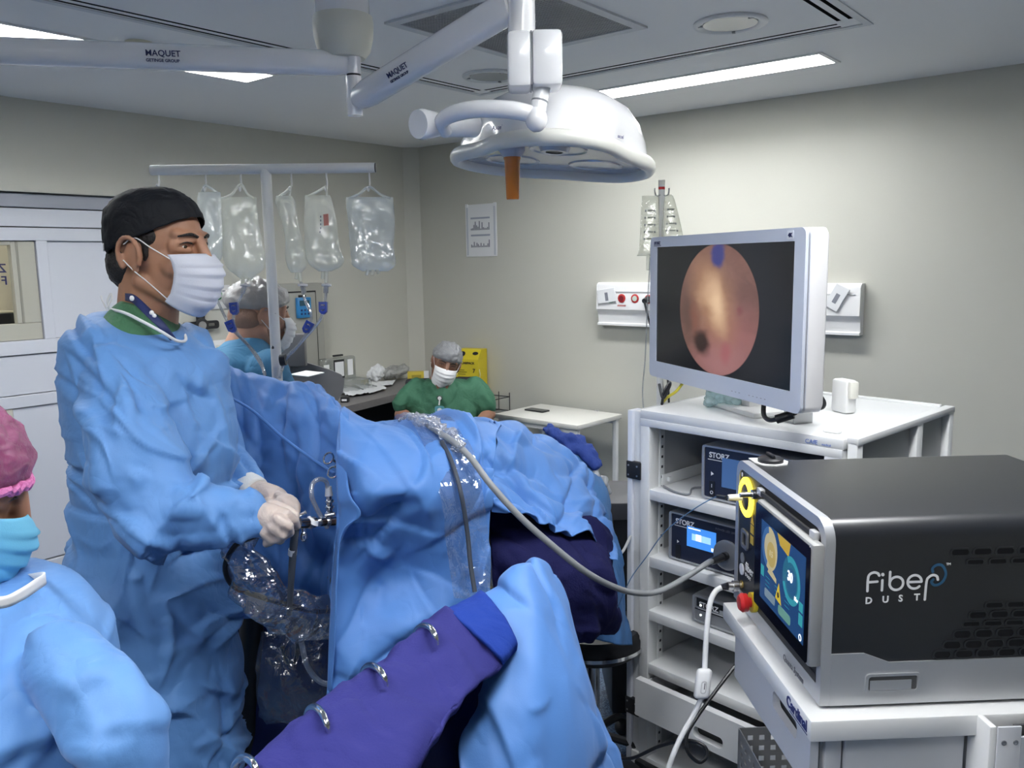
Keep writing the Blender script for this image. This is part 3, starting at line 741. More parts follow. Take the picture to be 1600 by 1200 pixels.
G(F).box(.157, .20, .855, .8585, .001, .0014).build('screen_graphic', M_scrw, s_, smooth=False); G(F).box(.238, .249, .803, .813, .001, .0014).build('screen_graphic', M_scrw, s_, smooth=False)
G(F).prism([(.117, .80), (.124, .805), (.117, .810)], 0, .001).build('icon', M_whitetext, u2, smooth=False); G(F).prism(rrect(.018, .044, .004, 4, .121, .774), 0, .002).build('power_switch', M_black, u2)
G(F).lathe([(.001, 0), (.044, 0), (.044, .006), (.040, .008), (.001, .008)], Matrix.Translation((.292, .806, 0)), 40).build('port_disc', mat('port_aluminium', (0.30, 0.31, 0.33), 0.35, 0.7), u2)
G(F).lathe([(.001, .008), (.012, .008), (.012, .02), (.001, .02)], Matrix.Translation((.292, .806, 0)), 20).build('port', M_black, u2)
text('lettering', 'POWER LED 300', .009, F @ Matrix.Translation((.25, .872, 0)), mat('dim_print', (0.12, 0.13, 0.17), 0.5), u2)
u3, F = unit(.177, .55, .570, .657, .03, .36, 'low grey unit with black strip on the third shelf', 'insufflator', dark=False)
G(F).box(.19, .54, .622, .648, -.0005, .0002).build('black_strip', M_black, u3, smooth=False)
G(F).box(.183, .544, .612, .615, 0, .001).build('seam', M_dark, u3, smooth=False)
for z in (.597, .628): G(F).lathe([(.0005, 0), (.003, 0), (.002, .002), (.0005, .002)], Matrix.Translation((.205, z, 0)), 10).build('led', mat('white_led', (1, 1, 1), 0.3, emit=((0.9, 1, 0.95), 3.0)), u3)
G(F).box(.27, .30, .620, .632, .0003, .0012).build('sticker', mat('grey_sticker', (0.4, 0.42, 0.44), 0.5), u3, smooth=False)

# ------------------------------------------------------------------ monitor
mr, ml = Vector((2.035, 0.742, 0)), Vector((2.470, 1.420, 0))
MOND = (mr - ml).normalized(); MW = (mr - ml).length; MZ0, MZ1 = 1.262, 1.722
MONM = frame((ml.x, ml.y, 0), MOND)                  # x along the screen to the right, -y faces the viewer
mon = thing('surgical_monitor', MONM @ Vector((MW / 2, .12, 1.2)), 'large white flat monitor on the trolley showing a round endoscopic picture', 'monitor')
MH = MZ1 - MZ0; cz = (MZ0 + MZ1) / 2
OUT = onface(MONM, FRONT)
bez_o = rrect(MW, MH, .018, 6, MW / 2, cz); bez_i = rrect(MW - .085, MH - .085, .002, 6, MW / 2, cz + .010)
g = G(OUT); slot_frame(g, bez_o, bez_i, -.012, .004); g.build('bezel', mat('monitor_bezel', (0.60, 0.64, 0.74), 0.35), mon)
g = G(OUT); g.loft([[Vector((x, y, z)) for x, y in rrect(MW - 2 * s, MH - 2 * s, .018, 6, MW / 2, cz)] for z, s in ((-.005, 0), (-.06, 0), (-.068, .006), (-.072, .02))]); g.build('housing', mat('monitor_white', (0.80, 0.79, 0.80), 0.32), mon)
def screen_mat():
    m = bpy.data.materials.new('endoscope_picture'); m.use_nodes = True; nt = m.node_tree; L = nt.links; b = nt.nodes['Principled BSDF']
    uv = nt.nodes.new('ShaderNodeTexCoord'); nz = nt.nodes.new('ShaderNodeTexNoise'); nz.inputs['Scale'].default_value = 5; nz.inputs['Detail'].default_value = 5
    L.new(uv.outputs['UV'], nz.inputs['Vector'])
    wa = nt.nodes.new('ShaderNodeVectorMath'); wa.operation = 'SUBTRACT'; wa.inputs[1].default_value = (0.5, 0.5, 0.5); L.new(nz.outputs['Color'], wa.inputs[0])
    ws = nt.nodes.new('ShaderNodeVectorMath'); ws.operation = 'MULTIPLY_ADD'; ws.inputs[1].default_value = (0.10, 0.16, 0); L.new(wa.outputs[0], ws.inputs[0]); L.new(uv.outputs['UV'], ws.inputs[2])
    def spot(c, r, soft, rot=0.0, warped=True):
        mp = nt.nodes.new('ShaderNodeMapping'); mp.vector_type = 'TEXTURE'; mp.inputs['Location'].default_value = (c[0], c[1], 0); mp.inputs['Scale'].default_value = (r[0], r[1], 1); mp.inputs['Rotation'].default_value = (0, 0, rot)
        L.new((ws.outputs[0] if warped else uv.outputs['UV']), mp.inputs['Vector'])
        sx = nt.nodes.new('ShaderNodeSeparateXYZ'); L.new(mp.outputs[0], sx.inputs[0]); cx = nt.nodes.new('ShaderNodeCombineXYZ'); L.new(sx.outputs[0], cx.inputs[0]); L.new(sx.outputs[1], cx.inputs[1])
        ln = nt.nodes.new('ShaderNodeVectorMath'); ln.operation = 'LENGTH'; L.new(cx.outputs[0], ln.inputs[0])
        mr_ = nt.nodes.new('ShaderNodeMapRange'); mr_.interpolation_type = 'SMOOTHSTEP'; mr_.inputs['From Min'].default_value = 1 + soft; mr_.inputs['From Max'].default_value = max(0.0, 1 - soft); L.new(ln.outputs['Value'], mr_.inputs['Value'])
        return mr_.outputs[0]
    col = None
    def over(c, fac, k=1.0):
        nonlocal col
        mx = nt.nodes.new('ShaderNodeMix'); mx.data_type = 'RGBA'
        if col is None: mx.inputs['A'].default_value = (0.10, 0.045, 0.036, 1)
        else: L.new(col, mx.inputs['A'])
        mx.inputs['B'].default_value = (*c, 1)
        ml_ = nt.nodes.new('ShaderNodeMath'); ml_.operation = 'MULTIPLY'; ml_.inputs[1].default_value = k; L.new(fac, ml_.inputs[0]); L.new(ml_.outputs[0], mx.inputs['Factor']); col = mx.outputs['Result']
    n2 = nt.nodes.new('ShaderNodeTexNoise'); n2.inputs['Scale'].default_value = 9; n2.inputs['Detail'].default_value = 6; n2.inputs['Distortion'].default_value = 1.5; L.new(uv.outputs['UV'], n2.inputs['Vector'])
    over((0.34, 0.16, 0.125), n2.outputs['Fac'], 0.9)
    over((0.10, 0.055, 0.045), spot((0.280, .50), (.07, .28), .9), .8); over((0.14, 0.07, 0.06), spot((0.700, .58), (.09, .16), .9), .6)
    over((0.36, 0.15, 0.15), spot((0.620, .25), (.18, .25), .9), .8); over((0.40, 0.19, 0.19), spot((0.510, .10), (.16, .12), .9), .8)
    over((0.26, 0.14, 0.11), spot((0.460, .82), (.20, .16), .9), .6); over((0.45, 0.24, 0.13), spot((0.480, .58), (.11, .26), .95, 0.25), .95); over((0.85, 0.58, 0.36), spot((0.495, .56), (.05, .18), .95, 0.2), .95)
    over((0.66, 0.42, 0.26), spot((0.440, .66), (.05, .10), .95, -.4), .7); over((0.22, 0.06, 0.07), spot((0.675, .50), (.018, .035), .7), .8); over((0.38, 0.10, 0.12), spot((0.580, .18), (.035, .06), .8), .6)
    over((0.24, 0.09, 0.06), spot((0.340, .42), (.03, .14), .9, .1), .7)
    over((0.025, 0.012, 0.01), spot((0.395, .24), (.062, .095), .5), .97); over((0.035, 0.045, 0.22), spot((0.515, .93), (.05, .085), .35), .95)
    inside = spot((.505, .5), (.292, .505), .012, 0, False)
    fin = nt.nodes.new('ShaderNodeMix'); fin.data_type = 'RGBA'; fin.inputs['A'].default_value = (0.004, 0.0045, 0.007, 1); L.new(col, fin.inputs['B']); L.new(inside, fin.inputs['Factor'])
    b.inputs['Base Color'].default_value = (0.004, 0.004, 0.005, 1); b.inputs['Roughness'].default_value = 0.16
    L.new(fin.outputs['Result'], b.inputs['Emission Color']); b.inputs['Emission Strength'].default_value = 0.55
    return m
hw, hh = (MW - .085) / 2, (MH - .085) / 2; c2 = cz + .010
q = [OUT @ Vector((MW / 2 + a * hw, c2 + b_ * hh, 0.0)) for a, b_ in ((-1, -1), (1, -1), (1, 1), (-1, 1))]
mesh_obj('screen', q, [(0, 1, 2, 3)], screen_mat(), mon, smooth=False, uvs=[(0, 0), (1, 0), (1, 1), (0, 1)])
text('lettering', 'STORZ', .013, onface(MONM, FRONT, .028, -.0045, MZ1 - .024), M_navytext, mon, bold=.0006)
G(OUT).box(.026, .074, MZ1 - .029, MZ1 - .027, .004, .0046).build('underline', M_navytext, mon, smooth=False)
G(OUT).prism(rrect(.026, .022, .003, 3, MW - .06, MZ1 - .017), .004, .0048).build('badge', mat('pale_badge', (0.75, 0.78, 0.85), 0.4), mon)
text('lettering', '4K', .014, onface(MONM, FRONT, MW - .068, -.0052, MZ1 - .022), M_navytext, mon, bold=.0006)
for k in range(8): G(OUT).box(.50 + k * .018 + (.03 if k > 2 else 0), .506 + k * .018 + (.03 if k > 2 else 0), MZ0 + .016, MZ0 + .0175, .004, .0046).build('key_mark', M_greyprint, mon, smooth=False)
# stand: column, arm plate, foot channel on the trolley top
G(MONM).box(MW / 2 - .05, MW / 2 + .05, .072, .105, 1.30, 1.60, .006).build('mount_plate', M_grey, mon)
G(MONM).box(MW / 2 - .03, MW / 2 + .03, .10, .15, 1.209, 1.52, .008).build('column', M_white, mon)
G(MONM).box(MW / 2 - .11, MW / 2 + .13, .05, .22, 1.2005, 1.215, .003).build('foot', M_white, mon)
g = G(MONM); g.box(.60, .605, .10, .16, 1.2005, 1.27, 0); g.box(.64, .645, .10, .16, 1.2005, 1.27, 0); g.box(.60, .645, .10, .16, 1.2005, 1.206, 0); g.build('foot_channel', mat('channel_grey', (0.55, 0.56, 0.57), 0.35, 0.3), mon, smooth=False)
G(MONM).tube([(.62, .10, 1.33), (.66, .13, 1.31), (.70, .15, 1.27), (.69, .14, 1.25), (.63, .09, 1.26)], .006, 8).build('cable', M_black, mon)
G(MONM).tube([(.60, .04, 1.30), (.62, .02, 1.235), (.66, .012, 1.222), (.70, .02, 1.235), (.72, .05, 1.25)], .0065, 8).build('cable', M_black, mon)
G(MONM).cyl((.685, .015, 1.228), (.715, .045, 1.245), .012, .012).build('cable_plug', M_black, mon)
t = thing('junction_box', CARTM @ Vector((.43, .42, 1.2)), 'white rounded box standing behind the monitor at its lower right', 'box')
p = P(1322, 607, 2.42); Mb = frame((p[0], p[1], 0), MOND)
G(Mb).box(-.04, .025, -.02, .02, 1.2005, 1.298, .008).build('body', M_white, t); G(Mb).box(.023, .038, -.015, .015, 1.245, 1.296, .006).build('cap', M_offwhite, t)

# crumpled pale blue plastic bag on the trolley top
p = PZ(1148, 636, CH)
g = G(); g.ell((p[0], p[1], CH + .032), (.062, .06, .034)); g.ell((p[0] + .045, p[1] - .01, CH + .045), (.035, .03, .04)); g.ell((p[0] - .03, p[1] + .05, CH + .028), (.04, .04, .03))
o = blob('plastic_bag', g, .005, clear_mat('pale_blue_film', (0.85, 0.97, 0.98), .22, .12, milk=.5, milkcol=(0.66, 0.90, 0.92), scale=40), None, 2, lambda c, n: crumple(c, 22, .014, 3))
tag(o, 'crumpled pale blue plastic bag on the trolley top under the monitor', 'bag')
t = thing('small_tray', PZ(1108, 634, CH), 'flat grey tray beside the blue plastic bag under the monitor', 'tray'); q = PZ(1108, 634, CH)
G(frame((q[0], q[1], CH), MOND)).box(-.05, .05, .04, .10, .0005, .016, .003).build('body', M_unitgrey, t)
# loose cables behind the monitor's left edge
for nm, m_, pts, lab in (('loose_cable', M_black, [(1030, 600, 2.62), (1036, 622, 2.6), (1046, 604, 2.6), (1046, 598, 2.6), (1038, 612, 2.6), (1034, 632, 2.62)], 'black looped cable hanging below the monitor left corner'),
                         ('loose_cable', mat('yellow_cable', (0.55, 0.48, 0.05), 0.4), [(1066, 600, 2.66), (1056, 612, 2.64), (1044, 620, 2.64), (1036, 628, 2.64)], 'yellow cable below the monitor left corner')):
    tag(G().tube([P(*q) for q in pts], .0045, 8).build(nm, m_), lab, 'cable')

# ================================================================== laser unit
LM = frame((1.634, 0.724, 0), (-0.7444, -0.6677, 0))
LW, LD, LZ0, LZ1 = 0.450, 0.56, 0.925, 1.232
las = thing('laser_unit', LM @ Vector((LW / 2, LD / 2, LZ0)), 'black surgical laser unit with touch screen on the near white cart', 'laser machine')
M_lblack = mat('laser_black', (0.011, 0.012, 0.015), 0.33, spec=.9, bump=(500, .015)); M_ltop = mat('laser_top_dark', (0.020, 0.021, 0.023), 0.36, bump=(500, .06)); M_silver = mat('laser_silver', (0.55, 0.56, 0.58), 0.35, 0.55)
def section(r, s=0.0, n=7, zb=LZ0):
    """outline of the casing in xz: square at the bottom, rounded shoulders"""
    o = [(s, zb), (LW - s, zb)]
    for a in np.linspace(0, 90, n): o.append((LW - s - r + r * math.cos(math.radians(a)), LZ1 - s - r + r * math.sin(math.radians(a))))
    for a in np.linspace(90, 180, n): o.append((s + r + r * math.cos(math.radians(a)), LZ1 - s - r + r * math.sin(math.radians(a))))
    return o
sec = section(.034)
G(LM).loft([[Vector((x, y, z)) for x, z in sec] for y in (.012, LD)]).build('casing', M_lblack, las, angle=30)
g = G(LM); so = section(.036, -.002); si = section(.022, .016, zb=LZ0 + .03); slot_frame(g, so, si, -.012, .004, FRONT); g.build('front_frame', M_silver, las, angle=30)
g = G(LM); g.loft([[Vector((x, y, z)) for x, z in section(.02, .012, zb=LZ0 + .012)] for y in (-.002, .012)]); g.build('front_panel', M_black, las, angle=30)
# top plate with the round knob
g = G(LM); g.prism([(.012, .016), (.014, .075), (.05, .086), (.075, .075), (.082, .05), (.074, .026), (.05, .016)], LZ1 + .0005, LZ1 + .003); g.build('knob_surround', M_white, las, smooth=False)
G(LM).lathe([(.001, 0), (.026, 0), (.026, .006), (.020, .010), (.001, .010)], Matrix.Translation((.048, .050, LZ1 + .003)), 28).build('knob', M_black, las)
G(LM).box(.028, .068, .046, .054, LZ1 + .012, LZ1 + .020, .003).build('knob_grip', M_black, las)
# silver skirt with the chamfered step, both sides
for sgn, x in ((1, LW), (-1, 0)):
    pl = [(.012, LZ0), (LD, LZ0), (LD, .997), (.108, .997), (.066, 1.014), (.012, 1.014)]
    g = G(LM); g.prism(pl, -.002 if sgn > 0 else -.003, .003 if sgn > 0 else .002, Matrix.Translation((x, 0, 0)) @ SIDE); g.build('skirt', M_silver, las, smooth=False)
F = onface(LM, SIDE, LW + .0032, 0, 0)
h = G(F); slot_frame(h, rrect(.092, .034, .007, 5, .115, .962), rrect(.082, .025, .005, 5, .115, .962), 0, .003); h = h.build('grip_rim', M_silver, las)
G(F).box(.075, .155, .950, .974, -.001, .0004).build('grip_recess', mat('grip_shadow', (0.10, 0.10, 0.10), 0.4), h, smooth=False); G(F).box(.077, .146, .950, .967, .0004, .002, .0005).build('grip_flap', M_silver, h, smooth=False)
# vent slots, raised lips round dark pockets
M_vent = mat('vent_pocket', (0.003, 0.003, 0.004), 0.7)
def pill(y, z, w, hh_):
    g = G(onface(LM, SIDE, LW + .0002, 0, 0)); slot_frame(g, rrect(w + .006, hh_ + .005, hh_ / 2 + .002, 4, y, z), rrect(w, hh_, hh_ / 2 - .0005, 4, y, z), 0, .0016); o = g.build('vent_rim', M_lblack, las)
    G(onface(LM, SIDE, LW + .0002, 0, 0)).prism(rrect(w + .001, hh_ + .001, hh_ / 2, 4, y, z), 0, .0004).build('vent_pocket', M_vent, o, smooth=False)
for k in range(9): pill(.216 + k * .037, 1.179, .028, .010)
for k in range(8): pill(.242 + k * .037, 1.162, .026, .007)
for r, (y0, n, z, h_) in enumerate([(.278, 7, 1.088, .008), (.252, 8, 1.072, .010), (.242, 8, 1.057, .007), (.228, 9, 1.040, .012), (.212, 9, 1.022, .012), (.197, 10, 1.006, .011)]):
    for k in range(n): pill(y0 + k * .036, z, .027, h_)
# lettering on the side: rounded strokes of the logo
F = onface(LM, SIDE, LW + .0005, 0, 0)
def lp(cx, cy): return (.066 + (cx - 364) / 4.285 * .00108, 1.120 - (cy - 1008) / 4.285 * .00107)
def stroke(name, pts, w, m, sub=6): g = G(F); ribbon(g, [lp(*q) for q in pts], w, sub=sub); return g.build(name, m, las, smooth=False)
W_ = .0042; M_logo = mat('logo_white', (0.80, 0.80, 0.80), 0.5, emit=((1, 1, 1), 0.05)); M_swirl = mat('logo_blue', (0.035, 0.13, 0.24), 0.4)
stroke('lettering', [(368, 1012), (368, 930), (378, 900), (405, 888), (430, 895), (440, 910)], W_, M_logo); stroke('lettering', [(368, 953), (430, 950)], W_, M_logo, 1)
stroke('lettering', [(462, 942), (462, 1010)], W_, M_logo, 1); stroke('lettering', [(462, 902), (464, 906)], .0052, M_logo, 1)
stroke('lettering', [(510, 888), (510, 975)], W_, M_logo, 1); stroke('lettering', [(554 + 44 * math.cos(a), 966 + 44 * math.sin(a)) for a in np.linspace(0, 2 * math.pi, 17)], W_, M_logo, 2)
stroke('lettering', [(672 + 45 * math.cos(a), 960 + 45 * math.sin(a)) for a in np.linspace(0.75, 6.28, 16)], W_, M_logo, 2); stroke('lettering', [(630, 960), (716, 960)], W_, M_logo, 1)
stroke('lettering', [(745, 1082), (750, 960), (765, 930), (790, 918), (815, 927), (823, 950)], W_, M_logo)
stroke('logo_swirl', [(787, 896), (784, 872), (812, 851), (848, 858), (872, 905), (864, 950), (836, 980), (802, 986), (782, 965), (792, 948)], .0046, M_swirl)
for ch, x in (('D', 358), ('U', 468), ('S', 574), ('T', 676)):
    a, b_ = lp(x, 1098 - (x - 358) * .04); text('lettering', ch, .0155, F @ Matrix.Translation((a, b_, 0)), M_logo, las, bold=.0004)
a, b_ = lp(873, 856); text('lettering', 'TM', .0055, F @ Matrix.Translation((a, b_, 0)), M_logo, las)

# front: black column with the yellow ring, plugs and stop button
F = onface(LM, FRONT, 0, -.0025, 0)
M_ring = mat('yellow_light_ring', (0.9, 0.75, 0.02), 0.3, emit=((1.0, 0.78, 0.05), 2.2))
Mr = F @ Matrix.Translation((.066, 1.166, 0))
G(Mr).lathe([(.026, 0), (.041, 0), (.041, .004), (.036, .007), (.030, .007), (.026, .003)], n=40, cap=False).build('light_ring', M_ring, las)
G(Mr).lathe([(.001, 0), (.027, 0), (.027, .004), (.024, .006), (.001, .006)], n=36).build('fiber_port', mat('port_gunmetal', (0.10, 0.09, 0.08), 0.35, 0.6), las)
G(Mr).cyl((0, 0, .012), (0, 0, .040), .0075, .006).build('fiber_connector', M_white, las)
G(Mr).cyl((.044, .018, 0), (.044, .018, .030), .006, .005).build('pin', M_steel, las); G(Mr).lathe([(.006, .0), (.010, .0), (.010, .006), (.006, .006)], Matrix.Translation((.044, .018, .0)), 16, False).build('pin_ring', M_chrome, las)
g = G(F); g.ell((.033, 1.205, .001), (.005, .005, .001)); g.build('indicator_lamp', mat('pale_lamp', (0.6, 0.6, 0.7), 0.2), las)
g = G(F); slot_frame(g, rrect(.040, .040, .008, 4, .062, 1.075), rrect(.026, .026, .004, 4, .062, 1.075), 0, .004); g.build('key_slot', mat('slot_grey', (0.28, 0.29, 0.31), 0.35, .5), las)
G(F).lathe([(.001, 0), (.011, 0), (.011, .002), (.001, .002)], Matrix.Translation((.048, 1.030, 0)), 20).build('jack', M_grey, las)
G(F).lathe([(.001, 0), (.012, 0), (.012, .003), (.001, .003)], Matrix.Translation((.047, 1.005, 0)), 20).build('white_button', mat('white_button', (0.8, 0.8, 0.85), 0.3), las)
G(F).lathe([(.001, 0), (.008, 0), (.008, .003), (.001, .003)], Matrix.Translation((.048, .972, 0)), 20).build('brass_button', mat('brass', (0.35, 0.25, 0.08), 0.35, .6), las)
text('lettering', 'fiber', .026, F @ Matrix.Translation((.067, 1.012, .0005)), M_whitetext, las); text('lettering', 'D U S T', .010, F @ Matrix.Translation((.067, .999, .0005)), M_whitetext, las)
M_warn = mat('warning_yellow', (0.62, 0.42, 0.05), 0.5)
G(F).prism([(.092, 1.120), (.110, 1.120), (.101, 1.140)], 0, .0008).build('warning_sign', M_warn, las, smooth=False)
for z in (1.100, 1.078): G(F).box(.092, .110, z, z + .017, 0, .0008).build('warning_sign', M_warn, las, smooth=False)
e = F @ Matrix.Translation((.132, .968, 0))
G(e).lathe([(.001, 0), (.020, 0), (.020, .010), (.001, .010)], n=28).build('stop_collar', mat('stop_yellow', (0.75, 0.55, 0.03), 0.35), las)
G(e).lathe([(.001, .010), (.010, .010), (.010, .016), (.018, .018), (.019, .028), (.014, .034), (.001, .035)], n=28).build('stop_button', M_redp, las)
G(F @ Matrix.Translation((.022, .958, 0))).lathe([(.001, 0), (.012, 0), (.012, .012), (.009, .012), (.009, .022), (.001, .022)], n=20).build('foot_switch_port', M_steel, las)
# recessed handle over the screen
G(F).prism(rrect(.30, .024, .010, 5, .285, 1.202), 0, .0006).build('handle_recess', M_dark, las, smooth=False)
hb = G(F).box(.155, .415, 1.198, 1.208, .004, .010, .002).build('handle', M_blackrub, las)
for x in (.150, .405): G(F).box(x, x + .022, 1.196, 1.211, .0, .011, .003).build('handle_end', mat('handle_silver', (0.62, 0.62, 0.63), 0.35, .3), hb)
# touch screen head, proud of the front
G(F).box(.184, .450, .990, 1.198, 0, .022, .006).build('screen_case', mat('screen_case_silver', (0.42, 0.42, 0.41), 0.4, .3), las)
G(F).prism(rrect(.258, .198, .006, 4, .316, 1.094), .0222, .0235).build('screen_glass', mat('screen_glass_black', (0.006, 0.007, 0.012), 0.12), las)
S = F @ Matrix.Translation((.222, 1.020, .0237)) @ Matrix.Diagonal((.955, 1.0, 1, 1))
SW, SH = .218, .150
def em(name, c, k=.36): return mat(name, tuple(x * .4 for x in c), 0.25, emit=(c, k))
sc = G(S).box(0, SW, 0, SH, 0, .0004).build('screen', em('screen_navy', (0.02, 0.075, 0.21)), las, smooth=False)
def disc(cx, cy, r, z, m, r2=0, a0=0, a1=360):
    g = G(S); n = 36; aa = [math.radians(a0 + (a1 - a0) * k / n) for k in range(n + 1)]
    v = [(cx + r * math.cos(a), cy + r * math.sin(a), z) for a in aa] + [(cx + r2 * math.cos(a), cy + r2 * math.sin(a), z) for a in aa]
    g.add(v, [(k, k + 1, n + 2 + k, n + 1 + k) for k in range(n)]); return g.build('screen_graphic', m, sc, smooth=False)
Y1, Y2, T1, T2 = em('ui_yellow', (0.55, 0.42, 0.14)), em('ui_pale', (0.60, 0.52, 0.30)), em('ui_teal', (0.03, 0.24, 0.34)), em('ui_teal_light', (0.05, 0.36, 0.45))
disc(.048, .108, .040, .0006, Y2, .001); disc(.048, .108, .040, .0009, em('ui_blue', (0.06, 0.16, 0.36)), .028, 100, 250); disc(.058, .100, .023, .0011, Y1, .001)
disc(.158, .088, .042, .0006, em('ui_tealbg', (0.03, 0.17, 0.27)), .001); disc(.158, .088, .042, .0009, T2, .031, 200, 480); disc(.160, .086, .024, .0011, em('ui_deep', (0.025, 0.12, 0.27)), .001)
G(S).prism([(.085, .15), (.150, .15), (.142, .125), (.100, .132)], .0004, .0007).build('screen_graphic', em('ui_gold', (0.60, 0.40, 0.05)), sc, smooth=False)
G(S).prism([(.04, .062), (.086, .056), (.086, .064), (.05, .076)], .0004, .0007).build('screen_graphic', Y2, sc, smooth=False)
text('screen_lettering', '30', .024, S @ Matrix.Translation((.142, .086, .0014)), M_scrw, sc, bold=.0006); text('screen_lettering', '0.5', .016, S @ Matrix.Translation((.048, .096, .0014)), Y2, sc)
text('screen_lettering', '15w', .010, S @ Matrix.Translation((.175, .062, .0014)), M_scrw, sc)
G(S).prism([(.084, .030), (.114, .026), (.100, .062)], .0006, .0009).build('screen_graphic', em('ui_warn', (0.75, 0.55, 0.05)), sc, smooth=False); disc(.099, .040, .005, .0012, M_black, .001)
G(S).prism(rrect(.055, .016, .004, 3, .055, .020), .0005, .0008).build('screen_graphic', em('ui_grey', (0.22, 0.30, 0.36)), sc, smooth=False); G(S).prism(rrect(.060, .017, .006, 3, .130, .016), .0005, .0008).build('screen_graphic', em('ui_green', (0.16, 0.36, 0.30)), sc, smooth=False)
for a in ((.004, .020, .045, .065), (.196, .213, .028, .048), (.196, .213, .052, .068)): G(S).box(*a, .0004, .0008).build('screen_graphic', em('ui_cyan', (0.05, 0.38, 0.42)), sc, smooth=False)
for k in range(9): G(S).box(.03 + (k % 3) * .05, .052 + (k % 3) * .05, .034 + (k // 3) * .008, .0352 + (k // 3) * .008, .0004, .0007).build('screen_graphic', T1, sc, smooth=False)
g = G(S); slot_frame(g, rrect(.012, .012, .0059, 4, .205, .008), rrect(.008, .008, .0039, 4, .205, .008), .0004, .0008); g.build('screen_graphic', M_scrw, sc)
# lower dark chin and the maker's name on the silver apron
G(F).prism([(.125, .968), (.430, .968), (.430, .948), (.420, .940), (.250, .940), (.135, .955)], 0, .001).build('chin', M_black, las, smooth=False)
text('lettering', 'Quanta System', .015, F @ Matrix.Translation((.300, .932, .0052)), mat('grey_lettering', (0.12, 0.12, 0.14), 0.5), las, bold=.0002)
for x in (.06, LW - .06):
    for y in (.06, LD - .06): G(LM).cyl((x, y, .9195), (x, y, .927), .02, n=16).build('foot', M_blackrub, las)

# ================================================================== cart under the laser
card = thing('laser_cart', LM @ Vector((LW / 2, LD / 2, 0)), 'near white instrument cart with drawer slot carrying the black laser', 'trolley')
M_card = mat('near_cart_grey', (0.62, 0.63, 0.66), 0.4)
def kb(name, a, m=M_card, bev=.003, parent=card): return G(LM).box(*a, bev).build(name, m, parent)
kb('top', (.012, .486, -.032, .60, .882, .919), M_white, .004)
g = G(LM); slot_frame(g, rrect(.395, .105, .003, 5, .2625, .829), rrect(.115, .032, .010, 5, .345, .850), 0, .014, Matrix.Translation((0, -.006, 0)) @ FRONT); g.build('drawer_front', M_card, card, smooth=False)
kb('drawer_recess', (.28, .41, -.004, .0, .83, .87), M_black, 0); kb('drawer_body', (.075, .45, .0, .55, .79, .88), M_cartin)
kb('side_panel', (.448, .462, .004, .032, .05, .881)); kb('side_panel', (.425, .446, .004, .56, .05, .881)); kb('side_door', (.448, .464, .036, .236, .15, .872))
kb('leg', (.07, .10, .50, .55, .05, .79)); kb('leg', (.07, .10, .02, .05, .05, .15)); kb('base', (.05, .47, .0, .58, .055, .10)); kb('back_panel', (.07, .45, .55, .56, .10, .79))
bp = kb('bracket_post', (.462, .520, .240, .252, .30, .918), M_white); 
def perforated(name, M, w, h, nx, ny, hs, t, m, parent, margin=.012):
    g = G(M); cw, ch = (w - 2 * margin) / nx, (h - 2 * margin) / ny
    slot_frame(g, [(0, 0), (w, 0), (w, h), (0, h)], [(margin, margin), (w - margin, margin), (w - margin, h - margin), (margin, h - margin)], 0, t)
    for i in range(nx):
        for j in range(ny):
            x0, y0 = margin + i * cw, margin + j * ch; a = (cw - hs) / 2; b_ = (ch - hs) / 2
            slot_frame(g, [(x0, y0), (x0 + cw, y0), (x0 + cw, y0 + ch), (x0, y0 + ch)], [(x0 + a, y0 + b_), (x0 + cw - a, y0 + b_), (x0 + cw - a, y0 + ch - b_), (x0 + a, y0 + ch - b_)], 0, t)
    return g.build(name, m, parent, smooth=False)
kb('bracket_plate', (.518, .522, .252, .290, .30, .918), M_card, .001)
perforated('perforated_plate', onface(LM, SIDE, .518, .290, .30), .22, .60, 10, 40, .0065, .004, M_card, card, .006)
kb('bracket_back', (.500, .504, .29, .50, .30, .91), mat('dark_grey_back', (0.08, 0.08, 0.085), 0.6), 0)
for z in (.892, .815):
    for y in (.262, .281): G(onface(LM, SIDE, .5222, y, z)).lathe([(.0015, 0), (.0042, 0), (.0042, .001), (.0028, .0012), (.0015, .0004)], n=14).build('screw', M_grey, card)
for x in (.08, .44):
    for y in (.04, .54): G(LM).cyl((x - .012, y, .03), (x + .012, y, .03), .03, n=16).build('caster', M_blackrub, card)
text('lettering', 'Cardinal', .026, onface(LM, FRONT, .385, -.0325, .8935), mat('cardinal_blue', (0.02, 0.03, 0.16), 0.45), card, bold=.0008)
G(onface(LM, FRONT, 0, -.0325, 0)).box(.40, .475, .8885, .8900, 0, .0004).build('underline', MATS['cardinal_blue'], card, smooth=False)
# perforated steel basket standing low in front of the trolley drawer
M_bask = mat('basket_steel', (0.50, 0.50, 0.50), .35, .35)
pb = LM.inverted() @ V(P(1155, 1137, 1.86))
bk = thing('steel_basket', LM @ Vector((pb.x + .15, pb.y + .12, pb.z - .2)), 'perforated stainless steel basket under the laser cart', 'basket')
BM = LM @ Matrix.Translation((pb.x, pb.y, pb.z - .2))
perforated('basket_wall', BM @ FRONT, .34, .2, 12, 7, .012, .002, M_bask, bk)
perforated('basket_wall', BM @ Matrix.Translation((0, .26, 0)) @ FRONT, .34, .2, 12, 7, .012, .002, M_bask, bk)
perforated('basket_wall', BM @ SIDE, .26, .2, 9, 7, .012, .002, M_bask, bk)
perforated('basket_wall', BM @ Matrix.Translation((.34, 0, 0)) @ SIDE, .26, .2, 9, 7, .012, .002, M_bask, bk)
G(BM).box(0, .34, 0, .26, -.003, 0).build('basket_floor', M_bask, bk, smooth=False)
for x in (.02, .32):
    for y in (.02, .24): G(BM).cyl((x, y, .1 - (BM.translation.z)), (x, y, -.003), .006, n=10).build('leg', M_bask, bk)
